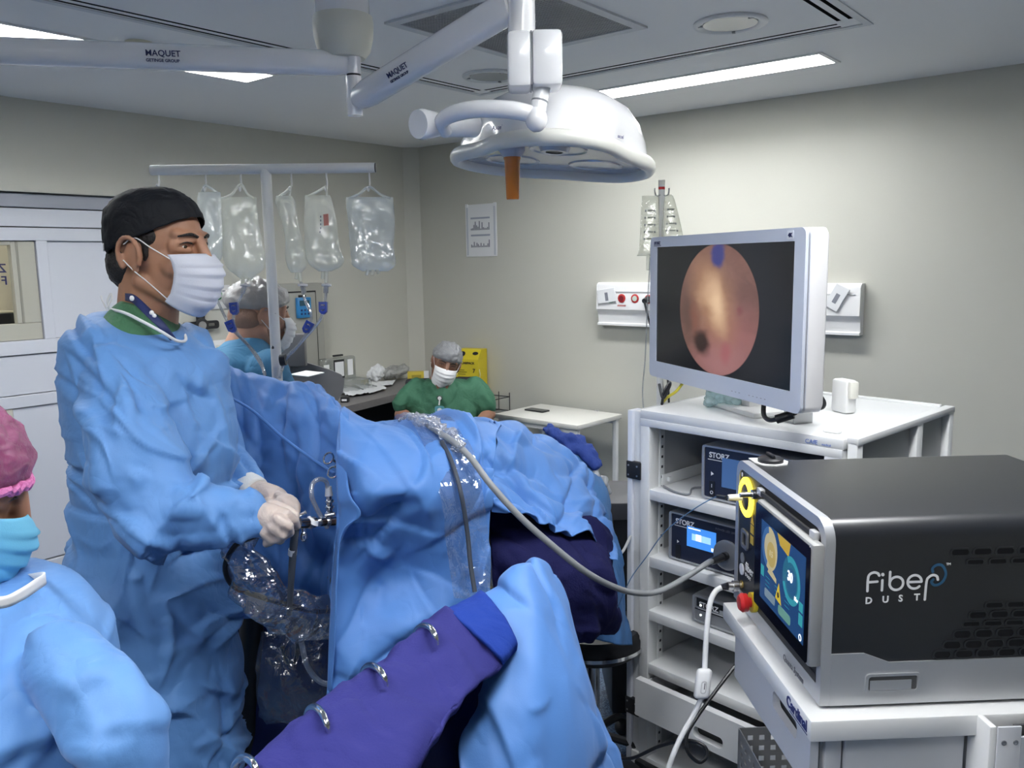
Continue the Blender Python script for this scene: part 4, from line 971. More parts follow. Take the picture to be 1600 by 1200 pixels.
# ================================================================== ceiling-mounted surgical light
lamp = thing('surgical_light', P(537, -20, 2.3), 'white jointed surgical light hanging from the ceiling with orange handle', 'surgical lamp')
c0 = V(P(537, 60, 2.3)); zc = lambda py, d, px=537: P(px, py, d)[2]
M = Matrix.Translation((c0.x, c0.y, 0))
G(M).lathe([(.001, zc(28, 2.3)), (.073, zc(28, 2.3)), (.073, ZC)], n=40).build('ceiling_post', M_lampwhite, lamp)
G(M).lathe([(.03, zc(92, 2.3)), (.056, zc(91, 2.3)), (.072, zc(80, 2.3)), (.081, zc(58, 2.3)), (.083, zc(38, 2.3)), (.080, zc(28, 2.3)), (.02, zc(27, 2.3))], n=40).build('ceiling_cup', mat('cup_cream', (0.70, 0.69, 0.60), 0.35), lamp)
A0, A1 = V(P(552, 100, 2.3)), V(P(-260, 70, 2.02))
def flat_arm(p0, p1, w, h, name, parent, m=M_lampwhite, taper=1.0, n=20):
    d = (p1 - p0).normalized(); s = d.cross(ZV).normalized(); u = s.cross(d)
    ring = lambda c, k: [c + s * (w * k * math.copysign(abs(math.cos(a)) ** .75, math.cos(a))) + u * (h * k * math.copysign(abs(math.sin(a)) ** .75, math.sin(a))) for a in [2 * math.pi * i / n for i in range(n)]]
    return G().loft([ring(p0, .55), ring(p0 + d * .02, .85), ring(p0 + d * .06, 1), ring(p1 - d * .03, taper), ring(p1, taper * .8)]).build(name, m, parent)
arm1 = flat_arm(A0, A1, .030, .033, 'upper_arm', lamp)
v = V(P(553, 130, 2.3))
G().cyl((v.x, v.y, zc(117, 2.3)), (v.x, v.y, zc(86, 2.3)), .021, n=24).build('knuckle', M_lampwhite, lamp); G().cyl((v.x, v.y, zc(120, 2.3)), (v.x, v.y, zc(117, 2.3)), .0195, n=24).build('knuckle_seal', M_black, lamp)
G().cyl((v.x, v.y, zc(180, 2.3)), (v.x, v.y, zc(120, 2.3)), .021, n=24).build('knuckle', M_lampwhite, lamp)
B0, B1 = V(P(556, 157, 2.3)), V(P(800, 8, 1.92))
arm2 = flat_arm(B0, B1, .032, .036, 'spring_arm', lamp)
def arm_text(p0, p1, t_, off, s, size, up_off, m=M_navytext):
    d = (p1 - p0).normalized(); n_ = (V(CAM) - p0.lerp(p1, t_)); n_ = (n_ - d * n_.dot(d)).normalized(); u = n_.cross(d)
    Mx = Matrix((d, u, n_)).transposed().to_4x4(); Mx.translation = p0.lerp(p1, t_) + n_ * off + u * up_off
    return text('lettering', s, size, Mx, m, lamp, bold=.0003)
tt = (552 - 190) / (552 + 260) * 1.06
pa, pb = A1, A0
L1 = 1 - .427
arm_text(pa, pb, L1, .0345, 'MAQUET', .021, .002); arm_text(pa, pb, L1, .0340, 'GETINGE GROUP', .0105, -.012)
arm_text(B0, B1, .30, .036, 'MAQUET', .019, .004); arm_text(B0, B1, .30, .036, 'GETINGE GROUP', .009, -.009)
# drop column, joint box and yoke
D = 1.92
k = V(P(815, 30, D))
zt = P(815, -40, D)[2]
G().cyl((k.x, k.y, P(815, 62, D)[2]), (k.x, k.y, zt), .0315, n=32).build('drop_column', M_lampwhite, lamp)
bx = V(P(835, 96, D)); BMx = frame((bx.x, bx.y, bx.z), RIGHT_H)
G(BMx).box(-.062, -.008, -.05, .05, -.064, .058, .010).build('joint_box', M_lampwhite, lamp); G(BMx).box(-.010, -.006, -.047, .047, -.060, .056).build('joint_seam', M_grey, lamp); G(BMx).box(-.007, .062, -.05, .05, -.062, .060, .010).build('joint_box', M_lampwhite, lamp)
q0, q1 = V(P(848, 134, D)), V(P(838, 186, D))
G().cyl(q1, q0, .019, n=24).build('yoke_stem', M_lampwhite, lamp)
G().tube([q0.lerp(q1, .45), q0.lerp(q1, .5)], .0196, 20, 1).build('stem_ring', M_grey, lamp)
G().ell(q1, (.026, .026, .030)).build('yoke_elbow', M_lampwhite, lamp)
G().tube([P(838, 180, D), P(800, 172, D), P(750, 170, D + .02), P(710, 177, D + .06), P(690, 190, D + .10), P(696, 206, D + .15)], [.019, .0205, .0205, .020, .018, .016], 18).build('yoke', M_lampwhite, lamp)
g = G(); pc, pd = V(P(740, 196, 2.16)), V(P(653, 194, 2.02)); dd = (pd - pc).normalized()
g.loft([g.ring(pc, dd, .030, 24), g.ring(pc.lerp(pd, .55), dd, .030, 24), g.ring(pc.lerp(pd, .62), dd, .027, 24), g.ring(pc.lerp(pd, .68), dd, .030, 24), g.ring(pc.lerp(pd, .94), dd, .037, 24), g.ring(pd, dd, .034, 24)]); g.build('pivot', M_lampwhite, lamp)
# lamp head: lobed dish
hc = V(P(868, 246, 2.28)); hc.z = 1.925
HM = frame(hc, RIGHT_H) @ Matrix.Rotation(math.radians(4.5), 4, 'Y') @ Matrix.Rotation(math.radians(-3), 4, 'X')
def lobe(a): return .260 * (1 + .150 * math.cos(3 * (a - math.radians(30))) + .02 * math.cos(6 * (a - .8)))
NA = 96; AA = [2 * math.pi * i / NA for i in range(NA)]
def lring(s, z, blend=1.0): return [Vector(((lobe(a) * blend + .255 * (1 - blend)) * s * math.cos(a) * .98, (lobe(a) * blend + .255 * (1 - blend)) * s * math.sin(a), z)) for a in AA]
G(HM).loft([lring(.97, .012), lring(.965, .03), lring(.95, .06, .8), lring(.89, .10, .5), lring(.77, .135, .3), lring(.58, .16, .1), lring(.34, .175, 0), lring(.1, .181, 0)]).build('dome', M_lampwhite, lamp, angle=60)
g = G(HM); rm = []
for a in AA:
    c = Vector((lobe(a) * .98 * math.cos(a), lobe(a) * math.sin(a), 0)); o = Vector((math.cos(a), math.sin(a), 0))
    rm.append([c + o * (.018 * math.cos(b)) + Vector((0, 0, .021 * math.sin(b))) for b in [2 * math.pi * j / 12 for j in range(12)]])
rm.append(rm[0]); g.loft(rm, cap=False); g.build('rim', mat('rim_cream', (0.72, 0.72, 0.66), 0.3), lamp)
G(HM).loft([lring(.97, .002), lring(.9, .014), lring(.6, .02), lring(.02, .018)]).build('glass', mat('lamp_glass_grey', (0.34, 0.36, 0.40), 0.12, coat=.5), lamp, angle=60)
for k2, a in enumerate((30, 150, 270)):
    a = math.radians(a); cx, cy = .135 * math.cos(a), .135 * math.sin(a)
    G(HM).lathe([(.001, .012), (.070, .012), (.074, .005), (.078, .002), (.074, -.001), (.064, .003), (.02, .010), (.001, .010)], Matrix.Translation((cx, cy, 0)), 32).build('reflector', mat('reflector_grey', (0.52, 0.54, 0.57), 0.18, .4), lamp)
ho = V(P(800, 232, 2.15)); hz0 = P(800, 311, 2.15)[2]; hz1 = P(800, 243, 2.15)[2]
G(Matrix.Translation((ho.x, ho.y, 0))).lathe([(.001, hz1 - .004), (.024, hz1 - .004), (.030, hz1 + .006), (.034, hz1 + .012), (.034, hz1 + .022), (.028, hz1 + .03), (.001, hz1 + .03)], n=32).build('handle_collar', mat('collar_grey', (0.45, 0.47, 0.52), 0.3), lamp)
G(Matrix.Translation((ho.x, ho.y, 0))).lathe([(.001, hz0), (.0155, hz0), (.0165, hz0 + .003), (.0205, hz1 - .012), (.022, hz1 - .010), (.022, hz1), (.001, hz1)], n=28).build('handle', mat('amber_handle', (0.50, 0.16, 0.02), 0.25, coat=.3, sss=.15), lamp)
rr_ = V(P(866, 236, 2.12))
g = G(HM)
l0 = HM.inverted() @ rr_
for i in range(1): g.lathe([(.022, -.012), (.034, -.012), (.040, .0), (.036, .012), (.022, .012)], Matrix.Translation((l0.x, l0.y, .0)), 24, False)
g.build('lens_ring', mat('lens_ring_grey', (0.55, 0.57, 0.60), 0.2, .3), lamp)
G(HM).lathe([(.001, -.002), (.022, -.002), (.020, -.010), (.001, -.010)], Matrix.Translation((l0.x, l0.y, 0)), 20).build('lens', M_black, lamp)
for px, py, s in ((739, 199, .016), (980, 210, .013)):
    a_ = V(P(px, py, 2.05 if px < 800 else 2.1)); l = HM.inverted() @ a_; ang = math.atan2(l.y, l.x); rr2 = lobe(ang) * .965 + .004
    Mt = HM @ Matrix.Translation((rr2 * math.cos(ang) * .98, rr2 * math.sin(ang), .034)) @ Matrix.Rotation(ang + math.pi / 2, 4, 'Z') @ Matrix.Rotation(math.pi / 2, 4, 'X')
    text('lettering', 'Axcel', s, Mt, mat('logo_navy', (0.05, 0.05, 0.2), 0.5), lamp, align='CENTER')

# ================================================================== irrigation stand with bags
DI = 2.6
M_chip = mat('chipped_white_paint', (0.74, 0.74, 0.72), 0.4, wear=((0.06, 0.055, 0.05), 0.74), varscale=28)
tb = V(P(415, 265, DI))
ivs = thing('irrigation_stand', (tb.x, tb.y, 0), 'white T-shaped irrigation stand with chipped paint carrying the fluid bags', 'iv stand')
G().cyl((tb.x, tb.y, 0.09), (tb.x, tb.y, tb.z), .0165, n=20).build('pole', M_chip, ivs)
e0, e1 = V(P(236, 266, DI)), V(P(586, 262, DI))
G().cyl(e0, e1, .0155, n=20).build('crossbar', M_chip, ivs); G().cyl(e1, e1 + (e1 - e0).normalized() * .003, .0145, n=20).build('bar_end', M_black, ivs)
G(Matrix.Translation((tb.x, tb.y, 0))).lathe([(.001, .05), (.03, .05), (.03, .14), (.022, .16), (.001, .16)]).build('hub', M_chip, ivs)
for k in range(5):
    a = 2 * math.pi * k / 5 + .3
    G().tube([(tb.x, tb.y, .09), (tb.x + .18 * math.cos(a), tb.y + .18 * math.sin(a), .085), (tb.x + .32 * math.cos(a), tb.y + .32 * math.sin(a), .062)], .012, 10).build('leg', M_chip, ivs)
    G().cyl((tb.x + .32 * math.cos(a), tb.y + .32 * math.sin(a) - .012, .03), (tb.x + .32 * math.cos(a), tb.y + .32 * math.sin(a) + .012, .03), .03, n=14).build('caster', M_blackrub, ivs)
HOOKS = [(248, 270), (321, 268), (376, 267), (455, 266), (510, 265), (577, 264)]
for px, py in HOOKS:
    lo = 292 if px > 250 else 288
    G().tube([P(px, py, DI), P(px, py + 10, DI), P(px + 1, lo - 4, DI - .005), P(px - 1, lo + 6, DI - .012), P(px - 3, lo, DI - .02)], .0028, 8).build('hook', M_chip, ivs)
M_bagA = clear_mat('milky_bag_film', (0.95, 0.96, 0.92), .12, .16, milk=.70, milkcol=(0.92, 0.93, 0.86), scale=14, strength=.35)
M_bagB = clear_mat('clear_bag_film', (0.95, 0.97, 0.96), .16, .12, milk=.48, milkcol=(0.86, 0.90, 0.88), scale=14, strength=.45)
M_tube = clear_mat('clear_tubing', (0.86, 0.88, 0.90), .18, .08, milk=.35, milkcol=(0.6, 0.62, 0.66), scale=3, strength=.0)
M_clamp = mat('blue_clamp', (0.012, 0.05, 0.34), 0.35)
def fluid_bag(rows, label, m, ports, th=.022, hook=None, twist=0.0, disp=.006, seed=0):
    """rows: (py, xl, xr, fullness)"""
    b0 = P((rows[0][1] + rows[0][2]) / 2, rows[-1][0], DI)
    t = thing('fluid_bag', b0, label, 'fluid bag', 'irrigation bags on the stand')
    R_ = []; n = 40
    A = catmull([np.array(r, float) for r in rows], 6)
    for r in A:
        c = V(P((r[1] + r[2]) / 2, r[0], DI - .012)); w = (r[2] - r[1]) / 2 * DI / FPX; tk = max(.0025, th * r[3])
        R_.append([c + RIGHT * (w * math.cos(a)) + FWD_H * (tk * math.sin(a) * (abs(math.sin(a)) ** .15)) for a in [2 * math.pi * i / n for i in range(n)]])
    g = G(); g.loft(R_); v = np.array([tuple(x) for x in g.v]); hh = crumple(v, 18, disp, seed, (1, 1, .45), 3); nn = np.array(tuple(FWD_H)); side = np.sign((v - np.array(tuple(V(P(400, 350, DI - .012))))) @ nn); v = v + nn * (hh * side)[:, None]
    o = mesh_obj('film', v, g.f, m, t, angle=None)
    top = rows[0]
    hk = hook
    G().tube([P(top[1] + 4, top[0] + 2, DI - .012), P((top[1] + hk[0]) / 2 + 2, top[0] - 5, DI - .012), P(hk[0], hk[1], DI - .012), P((top[2] + hk[0]) / 2 - 2, top[0] - 5, DI - .012), P(top[2] - 4, top[0] + 2, DI - .012)], .004, 8).build('hanger', m, t)
    for (x0, y0, x1, y1) in ports: G().cyl(P(x0, y0, DI - .012), P(x1, y1, DI - .012), .0065, .0055, 12).build('port', M_bagA, t)
    return t
bags = []
bags.append(fluid_bag([(300, 311, 345, .05), (312, 309, 346, .5), (345, 309, 348, .8), (380, 312, 349, 1.0), (402, 316, 346, .9), (412, 322, 340, .3)], 'milky fluid bag half hidden behind the surgeon face', M_bagB, [(330, 410, 330, 420)], hook=(321, 290), seed=1))
bags.append(fluid_bag([(308, 345, 401, .05), (316, 343, 402, .45), (345, 346, 404, .8), (380, 347, 410, 1.0), (405, 349, 415, 1.1), (420, 356, 412, .9), (430, 368, 400, .5), (436, 376, 393, .25)], 'plump milky fluid bag left of the stand pole', M_bagA, [(380, 434, 379, 444), (389, 434, 388, 440)], hook=(376, 288), seed=2))
bags.append(fluid_bag([(306, 432, 456, .1), (318, 431, 462, .5), (345, 440, 465, .6), (375, 446, 473, .6), (400, 445, 478, 1.0), (416, 449, 479, .9), (426, 455, 471, .4)], 'narrow twisted fluid bag just right of the stand pole', M_bagA, [(464, 424, 463, 436), (468, 424, 470, 440)], hook=(455, 292), seed=3, th=.026))
bags.append(fluid_bag([(305, 477, 515, .05), (314, 476, 519, .45), (345, 475, 526, .8), (385, 476, 530, 1.0), (405, 479, 537, 1.1), (416, 486, 533, .8), (424, 498, 518, .35)], 'fluid bag with faint red stamp, second from the right on the stand', M_bagA, [(505, 422, 504, 436), (510, 422, 510, 442)], hook=(510, 292), seed=4))
bags.append(fluid_bag([(308, 542, 614, .06), (316, 541, 615, .4), (350, 544, 617, .75), (385, 547, 615, .9), (405, 549, 618, .95), (415, 551, 617, .7), (424, 566, 606, .3)], 'clear nearly empty fluid bag hanging at the right end of the stand', M_bagB, [(575, 422, 573, 430), (583, 422, 582, 430), (590, 421, 592, 428)], hook=(577, 292), seed=5, th=.018))
# red stamp and scale marks
g = G(); pz = V(P(510, 343, DI - .045)); g.add([V(P(x, y, DI - .047)) for x, y in ((505, 335), (513, 334), (514, 352), (506, 353))], [(0, 3, 2, 1)]); g.build('stamp', mat('faded_red_stamp', (0.55, 0.22, 0.18), 0.6), bags[3], smooth=False)
for i in range(5): G().add([V(P(500 - (i == 4), 337 + i * 6 + dy, DI - .047 - i * .001)) + RIGHT * dx for dx, dy in ((0, 0), (.004, 0), (.004, 3), (0, 3))], [(0, 3, 2, 1)]).build('scale_mark', M_greyprint, bags[3], smooth=False)
def line_set(label, lines, clamps, chambers=()):
    t = thing('irrigation_line', P(*lines[0][-1]), label, 'tubing')
    for L_ in lines: G().tube([P(*q) for q in L_], .0046, 8).build('tube', M_tube, t)
    for (px, py, d, a) in clamps:
        Mx = Matrix((RIGHT, UP, -FWD)).transposed().to_4x4(); Mx.translation = V(P(px, py, d - .012)); Mx = Mx @ Matrix.Rotation(a, 4, 'Z')
        g = G(Mx); slot_frame(g, [(-.013, .018), (-.012, -.012), (-.004, -.02), (.004, -.02), (.012, -.012), (.013, .018)][::-1], [(-.007, .010), (-.006, -.008), (-.002, -.011), (.002, -.011), (.006, -.008), (.007, .010)][::-1], -.008, .008); g.build('roller_clamp', M_clamp, t)
        G(Mx).cyl((0, 0, -.009), (0, 0, .009), .007, n=14).build('roller', M_clamp, t)
    for (p0, p1, r) in chambers: G().cyl(P(*p0), P(*p1), r, n=14).build('drip_chamber', M_tube, t); G().cyl(P(p0[0], p0[1] - 2, p0[2]), P(p0[0], p0[1] + 1, p0[2]), r * 1.9, n=14).build('flange', M_white, t)
line_set('clear irrigation tubing with two blue clamps left of the stand pole', [[(383, 442, DI - .012), (378, 460, DI), (370, 475, DI), (366, 484, DI), (365, 505, DI), (372, 522, DI), (388, 540, DI), (402, 560, DI - .02), (412, 580, DI - .05), (418, 610, DI - .1)], [(338, 466, DI + .05), (350, 492, DI), (361, 512, DI), (378, 530, DI), (396, 548, DI), (408, 566, DI), (414, 585, DI - .05)]], [(366, 482, DI, .1), (361, 510, DI, .4)], [((383, 446, DI - .012), (379, 458, DI - .01), .008)])
line_set('clear irrigation tubing with two blue clamps right of the stand pole', [[(470, 440, DI - .012), (473, 455, DI), (477, 470, DI), (486, 490, DI), (485, 505, DI), (476, 525, DI), (462, 545, DI), (448, 560, DI), (440, 580, DI)], [(510, 443, DI - .012), (509, 462, DI), (506, 480, DI), (500, 500, DI), (484, 520, DI), (466, 540, DI), (450, 556, DI), (441, 574, DI), (437, 590, DI - .03)]], [(505, 481, DI, .0), (481, 511, DI, -.5)], [((473, 446, DI - .012), (475, 458, DI - .01), .008), ((510, 446, DI - .012), (509, 458, DI - .01), .008)])
G().cyl(P(438, 563, DI), P(447, 562, DI), .018, n=16).build('tie_band', M_black, ivs)

# ================================================================== far corner: counter, console and clutter
ctr = thing('counter', (3.85, 4.33, 0), 'grey worktop along the left wall in the far corner', 'counter')
M_counter = mat('grey_laminate', (0.17, 0.16, 0.16), 0.42, var=.1, varscale=40)
CZ = .78
a_, b_ = PZ(536, 637, CZ), PZ(622, 615, CZ)
cp = [(3.05, 3.98), (b_[0] + .02, b_[1]), (4.45, 4.27), (4.45, YW - .005), (3.05, YW - .005)]
G().prism(cp, CZ - .045, CZ).build('worktop', M_counter, ctr, smooth=False)
for (x, y) in ((3.1, 4.5), (4.35, 4.5)): G().box(x, x + .05, y - .3, y + .1, 0, CZ - .045, .002).build('support', M_grey, ctr)
G().box(3.1, 4.4, YW - .03, YW - .006, .2, CZ - .045).build('back_board', M_dark, ctr, smooth=False)
con = thing('grey_console', P(490, 600, 4.0), 'dark grey slanted console end standing beside the worktop', 'console')
M_cons = mat('console_grey', (0.15, 0.15, 0.155), 0.5, bump=(300, .05))
pl = [(455, 572), (480, 567), (515, 578), (534, 586), (538, 596), (536, 612), (528, 626), (505, 640), (440, 640), (440, 574)]
F0 = [P(x, y, 3.75) for x, y in pl]; F1 = [P(x, y, 4.05) + np.array([0, 0, 0.0]) for x, y in [(455, 570), (480, 566), (515, 577), (533, 585), (538, 596), (536, 612), (528, 626), (505, 640), (440, 640), (440, 572)]]
g = G(); g.loft([[V(p) for p in F0], [V(p) for p in F1]]); g.build('body', M_cons, con, angle=40)
G().box(F0[6][0] - .35, F0[6][0] - .02, F0[6][1] - .15, F0[6][1] + .12, 0, P(500, 640, 3.9)[2] + .03, .01).build('pedestal', M_cons, con)
pm = P(443, 548, 3.72); Mx = frame(pm, RIGHT_H)
o = G(Mx).box(-.10, .10, -.02, .02, -.07, .075, .006).build('screen_back', M_cons, con); 
G(Mx).box(-.02, .02, 0, .03, -.2, -.07, .004).build('screen_neck', M_cons, con)
pa = [P(x, y, 3.88) for x, y in ((455, 583), (478, 580), (505, 584), (480, 588))]
tag(G().add([V(p) + Vector((0, 0, dz)) for dz in (.0, .003) for p in [PZ(452, 586, F0[1][2] + .004), PZ(478, 580, F0[1][2] + .004), PZ(507, 583, F0[1][2] + .004), PZ(482, 589, F0[1][2] + .004)]], [(0, 1, 2, 3), (4, 5, 6, 7), (0, 1, 5, 4), (1, 2, 6, 5), (2, 3, 7, 6), (3, 0, 4, 7)]).build('paper_sheet', M_paper, smooth=False), 'white paper sheet lying on the dark grey console', 'paper')
def onctr(px, py): return PZ(px, py, CZ)
# clear plastic organiser with white labels
t = thing('plastic_organiser', onctr(530, 594), 'clear plastic organiser box with white label cards on the worktop', 'box'); p = onctr(528, 592); OM = frame((3.66, 4.52, CZ), (1, 0, 0))
M_film = clear_mat('clear_plastic', (0.85, 0.87, 0.87), .16, .1, milk=.16, scale=8, strength=.2)
G(OM).box(-.17, .13, .0, .05, .08, .24, .012).build('lid', M_film, t); G(OM).box(-.16, .14, -.12, .02, .001, .09, .008).build('tray', M_film, t)
for x, w, h_ in ((-.13, .045, .09), (-.02, .075, .10), (.075, .045, .11)): G(OM).box(x - w / 2, x + w / 2, -.006, -.003, .11, .11 + h_).build('label_card', M_paper, t, smooth=False)
G(OM).box(-.065, .025, -.0025, .0, .095, .225, .0).build('label_frame', M_black, t, smooth=False); G(OM).box(-.05, .03, .01, .03, .245, .258, .003).build('handle', M_black, t)
def crumpled(name, px, py, r, label, cat, m, seed, z=CZ, k=(1, 1, .5), amp=.02):
    p = PZ(px, py, z); g = G(); zz = z + r * k[2] * .75
    g.ell((p[0], p[1], zz), (r * k[0], r * k[1], r * k[2])); g.ell((p[0] + r * .5, p[1] - r * .4, zz + r * .1), (r * .6, r * .6, r * k[2])); g.ell((p[0] - r * .5, p[1] + r * .3, zz), (r * .6, r * .6, r * k[2] * .8))
    o = blob(name, g, max(.006, r * .07), m, None, 2, lambda c, n: crumple(c, 14, amp, seed))
    lo = min((o.matrix_basis @ v.co).z for v in o.data.vertices); o.location.z += z + .001 - lo; return tag(o, label, cat)
M_crump = clear_mat('white_crumpled_film', (0.9, 0.92, 0.92), .18, .15, milk=.6, milkcol=(0.72, 0.73, 0.72), scale=30)
crumpled('plastic_wrap', 548, 606, .075, 'crumpled clear wrapper in front of the organiser on the worktop', 'wrapper', M_film, 1)
crumpled('paper_towel', 583, 598, .07, 'white crumpled paper towel in the middle of the worktop', 'paper', mat('towel_white', (0.72, 0.73, 0.74), .7), 2, k=(1, 1, .95))
crumpled('plastic_wrap', 612, 594, .11, 'large white crumpled plastic wrapper near the corner on the worktop', 'wrapper', M_crump, 3, k=(1.1, 1, .45))
def flat_cloth(name, corners, label, cat, m, seed, h=.012):
    g_ = [[np.array(onctr(*q)) + np.array([0, 0, .014]) for q in row] for row in corners]
    o = sheet(name, g_, m, None, 10, 10, lambda c: crumple(c, 16, h, seed), .002)
    return tag(o, label, cat)
flat_cloth('white_drape_cloth', [[(536, 607), (560, 603), (585, 600)], [(530, 613), (562, 611), (603, 609)], [(545, 622), (575, 618), (600, 612)]], 'white crumpled cloth with syringes spread at the worktop front edge', 'cloth', M_paper, 4)
flat_cloth('paper_leaflet', [[(588, 600), (603, 598), (618, 597)], [(590, 604), (605, 602), (616, 600)], [(592, 607), (606, 605), (613, 604)]], 'folded paper leaflet right of the white cloth', 'paper', M_paper, 5, .004)
for k3, (x0, y0, x1, y1, lab) in enumerate([(551, 610, 562, 614, 'thin syringe on the left of the white cloth'), (572, 608, 583, 610, 'thin syringe on the right of the white cloth')]):
    t = thing('syringe', onctr(x0, y0), lab, 'syringe'); q0 = V(onctr(x0, y0)) + Vector((0, 0, .034)); q1 = V(onctr(x1, y1)) + Vector((0, 0, .034))
    G().cyl(q0, q1, .008, n=12).build('barrel', M_film, t); G().cyl(q1, q1 + (q1 - q0) * .5, .004, n=10).build('plunger', M_grey, t); G().cyl(q0, q0 - (q1 - q0) * .3, .0015, n=8).build('needle', M_steel, t)
p = onctr(539, 629); t = thing('small_device', p, 'small black box with white label at the worktop front edge', 'device'); Mx = frame((p[0], p[1], CZ), RIGHT_H)
G(Mx).box(-.028, .022, .0, .05, .0005, .035, .003).build('body', M_black, t); G(Mx).box(-.02, .012, -.001, .0, .009, .022).build('label_strip', M_paper, t, smooth=False)
p = onctr(578, 606); t = thing('vial', p, 'small clear bottle standing behind the white cloth', 'bottle'); G(Matrix.Translation(V(p))).lathe([(.001, .001), (.016, .001), (.016, .05), (.008, .06), (.008, .075), (.001, .075)]).build('body', M_film, t); G(Matrix.Translation(V(p))).lathe([(.001, .075), (.009, .075), (.009, .085), (.001, .085)]).build('cap', M_white, t)
p = PZ(648, 597, CZ); t = thing('glove_box', p, 'yellow and white carton on the worktop beside the seated person', 'box'); Mx = frame((4.30, 4.44, CZ), tuple(RIGHT_H + FWD_H * .1))
G(Mx).box(-.07, .05, -.04, .04, .0005, .075, .002).build('carton', mat('carton_yellow', (0.62, 0.48, 0.05), .5), t); G(Mx).box(.05, .085, -.04, .04, .0005, .075, .002).build('carton_end', M_paper, t); G(Mx).box(-.04, .03, -.0405, -.04, .02, .055).build('print', mat('carton_print', (0.35, 0.28, 0.03), .6), t, smooth=False)

# ------------------------------------------------------------------ sharps box in a wire wall basket
t = thing('sharps_box', (4.40, 3.99, .70), 'yellow cardboard sharps container on the right wall behind the seated person', 'sharps container')
M_yel = mat('sharps_yellow', (0.62, 0.50, 0.02), .5); p = PX(736, 580, XW - .12); SM = frame((XW - .095, p[1] - .0, .70), (0.28, -.96, 0))
G(SM).box(-.105, .075, -.075, .075, .002, .27, .002).build('carton', M_yel, t, smooth=False)
G(SM).prism([(-.075, .27), (.075, .27), (.075, .335), (-.02, .335)], -.105, .075, Matrix(((0, 0, 1, 0), (1, 0, 0, 0), (0, 1, 0, 0), (0, 0, 0, 1)))).build('lid', M_yel, t, smooth=False)
Fx = onface(SM, FRONT, 0, -.0755, 0)
text('lettering', 'DESCARPACK', .023, Fx @ Matrix.Translation((-.098, .235, 0)), M_black, t, bold=.0008)
for k3, z in enumerate((.19, .175, .16, .14, .125)): G(Fx).box(-.085, -.085 + (.05, .07, .06, .08, .05)[k3], z, z + .005, 0, .0005).build('print', mat('sharps_print', (0.2, 0.16, 0.01), .6), t, smooth=False)
text('lettering', '7', .04, Fx @ Matrix.Translation((.03, .175, 0)), M_black, t, bold=.001); text('lettering', 'LITROS', .014, Fx @ Matrix.Translation((.005, .11, 0)), M_black, t, bold=.0006); text('lettering', '20', .04, Fx @ Matrix.Translation((.02, .04, 0)), M_black, t, bold=.001)
Fl = SM @ Matrix.Translation((0, -.046, .303)) @ Matrix.Rotation(math.radians(50), 4, 'X')
G(Fl).lathe([(.0005, .001), (.022, .001), (.022, .002), (.0005, .002)], Matrix.Translation((-.06, 0, .001)), 20).build('opening', M_black, t, smooth=False); G(Fl).lathe([(.0005, .001), (.014, .001), (.014, .002), (.0005, .002)], Matrix.Translation((.04, 0.006, .001)) @ Matrix.Diagonal((1.6, 1, 1, 1)), 20).build('opening', M_black, t, smooth=False)
G(SM).tube([(.076, -.06, .20), (.082, -.07, .14), (.02, -.082, .06)], .003, 6).build('strap', mat('pale_strap', (0.7, 0.66, 0.35), .5), t)
t = thing('wire_basket', (XW - .1, 3.87, .45), 'black wire wall basket with hooks beside the white table', 'basket')
def wire(pts, r=.003): G().tube(pts, r, 6, 1).build('wire', M_black, t)
y0, y1, xa, xb = 3.735, 4.13, XW - .19, XW - .002
for z in (.70, .60): wire([(xa, y0, z), (xb, y0, z), (xb, y1, z), (xa, y1, z), (xa, y0, z)])
for y in (y0, y0 + .1, y0 + .2, y0 + .3, y1): wire([(xa, y, .70), (xa, y, .60), (xb, y, .60), (xb, y, .73)])
wire([(xa, y0, .60), (xa, y0 + .13, .70), (xa, y0 + .26, .60)]); wire([(xa, y0, .60), (xa, y0 + .02, .42), (xb, y0 + .02, .42)], .0018); wire([(xa, y0 + .2, .60), (xa, y0 + .2, .42), (xa, y0 + .02, .42)], .0018)
for y in (y0 + .05, y0 + .23): G().box(xa - .006, xa + .006, y - .008, y + .008, .66, .745, .003).build('hook', M_black, t)

# ------------------------------------------------------------------ small white table with a phone
tw = thing('side_table', (4.19, 3.04, 0), 'small white table with thin legs against the right wall', 'table')
TZ = .69; c = [PZ(772, 646, TZ), PZ(910, 666, TZ), PZ(966, 646, TZ), PZ(845, 631, TZ)]
c = [V(x) for x in c]; ctr_ = sum(c, Vector()) / 4; TM = frame((ctr_.x, ctr_.y, 0), (c[1] - c[0])); tl, tw_ = ((c[1] - c[0]).length + (c[2] - c[3]).length) / 2, ((c[3] - c[0]).length + (c[2] - c[1]).length) / 2
M_tab = mat('table_laminate', (0.74, 0.73, 0.68), .35)
G(TM).box(-tl / 2, tl / 2, -tw_ / 2, tw_ / 2, TZ - .028, TZ, .003).build('tabletop', M_tab, tw)
for sx in (-1, 1):
    for sy in (-1, 1): G(TM).box(sx * (tl / 2 - .03) - .014, sx * (tl / 2 - .03) + .014, sy * (tw_ / 2 - .03) - .014, sy * (tw_ / 2 - .03) + .014, 0, TZ - .028, .002).build('leg', M_white, tw)
for sy in (-1, 1): G(TM).box(-tl / 2 + .03, tl / 2 - .03, sy * (tw_ / 2 - .03) - .008, sy * (tw_ / 2 - .03) + .008, TZ - .06, TZ - .028, .001).build('apron', M_white, tw)
p = PZ(839, 642, TZ); t = thing('phone', p, 'black phone lying on the small white table', 'phone'); PMx = frame((p[0], p[1], TZ), tuple(c[1] - c[0]))
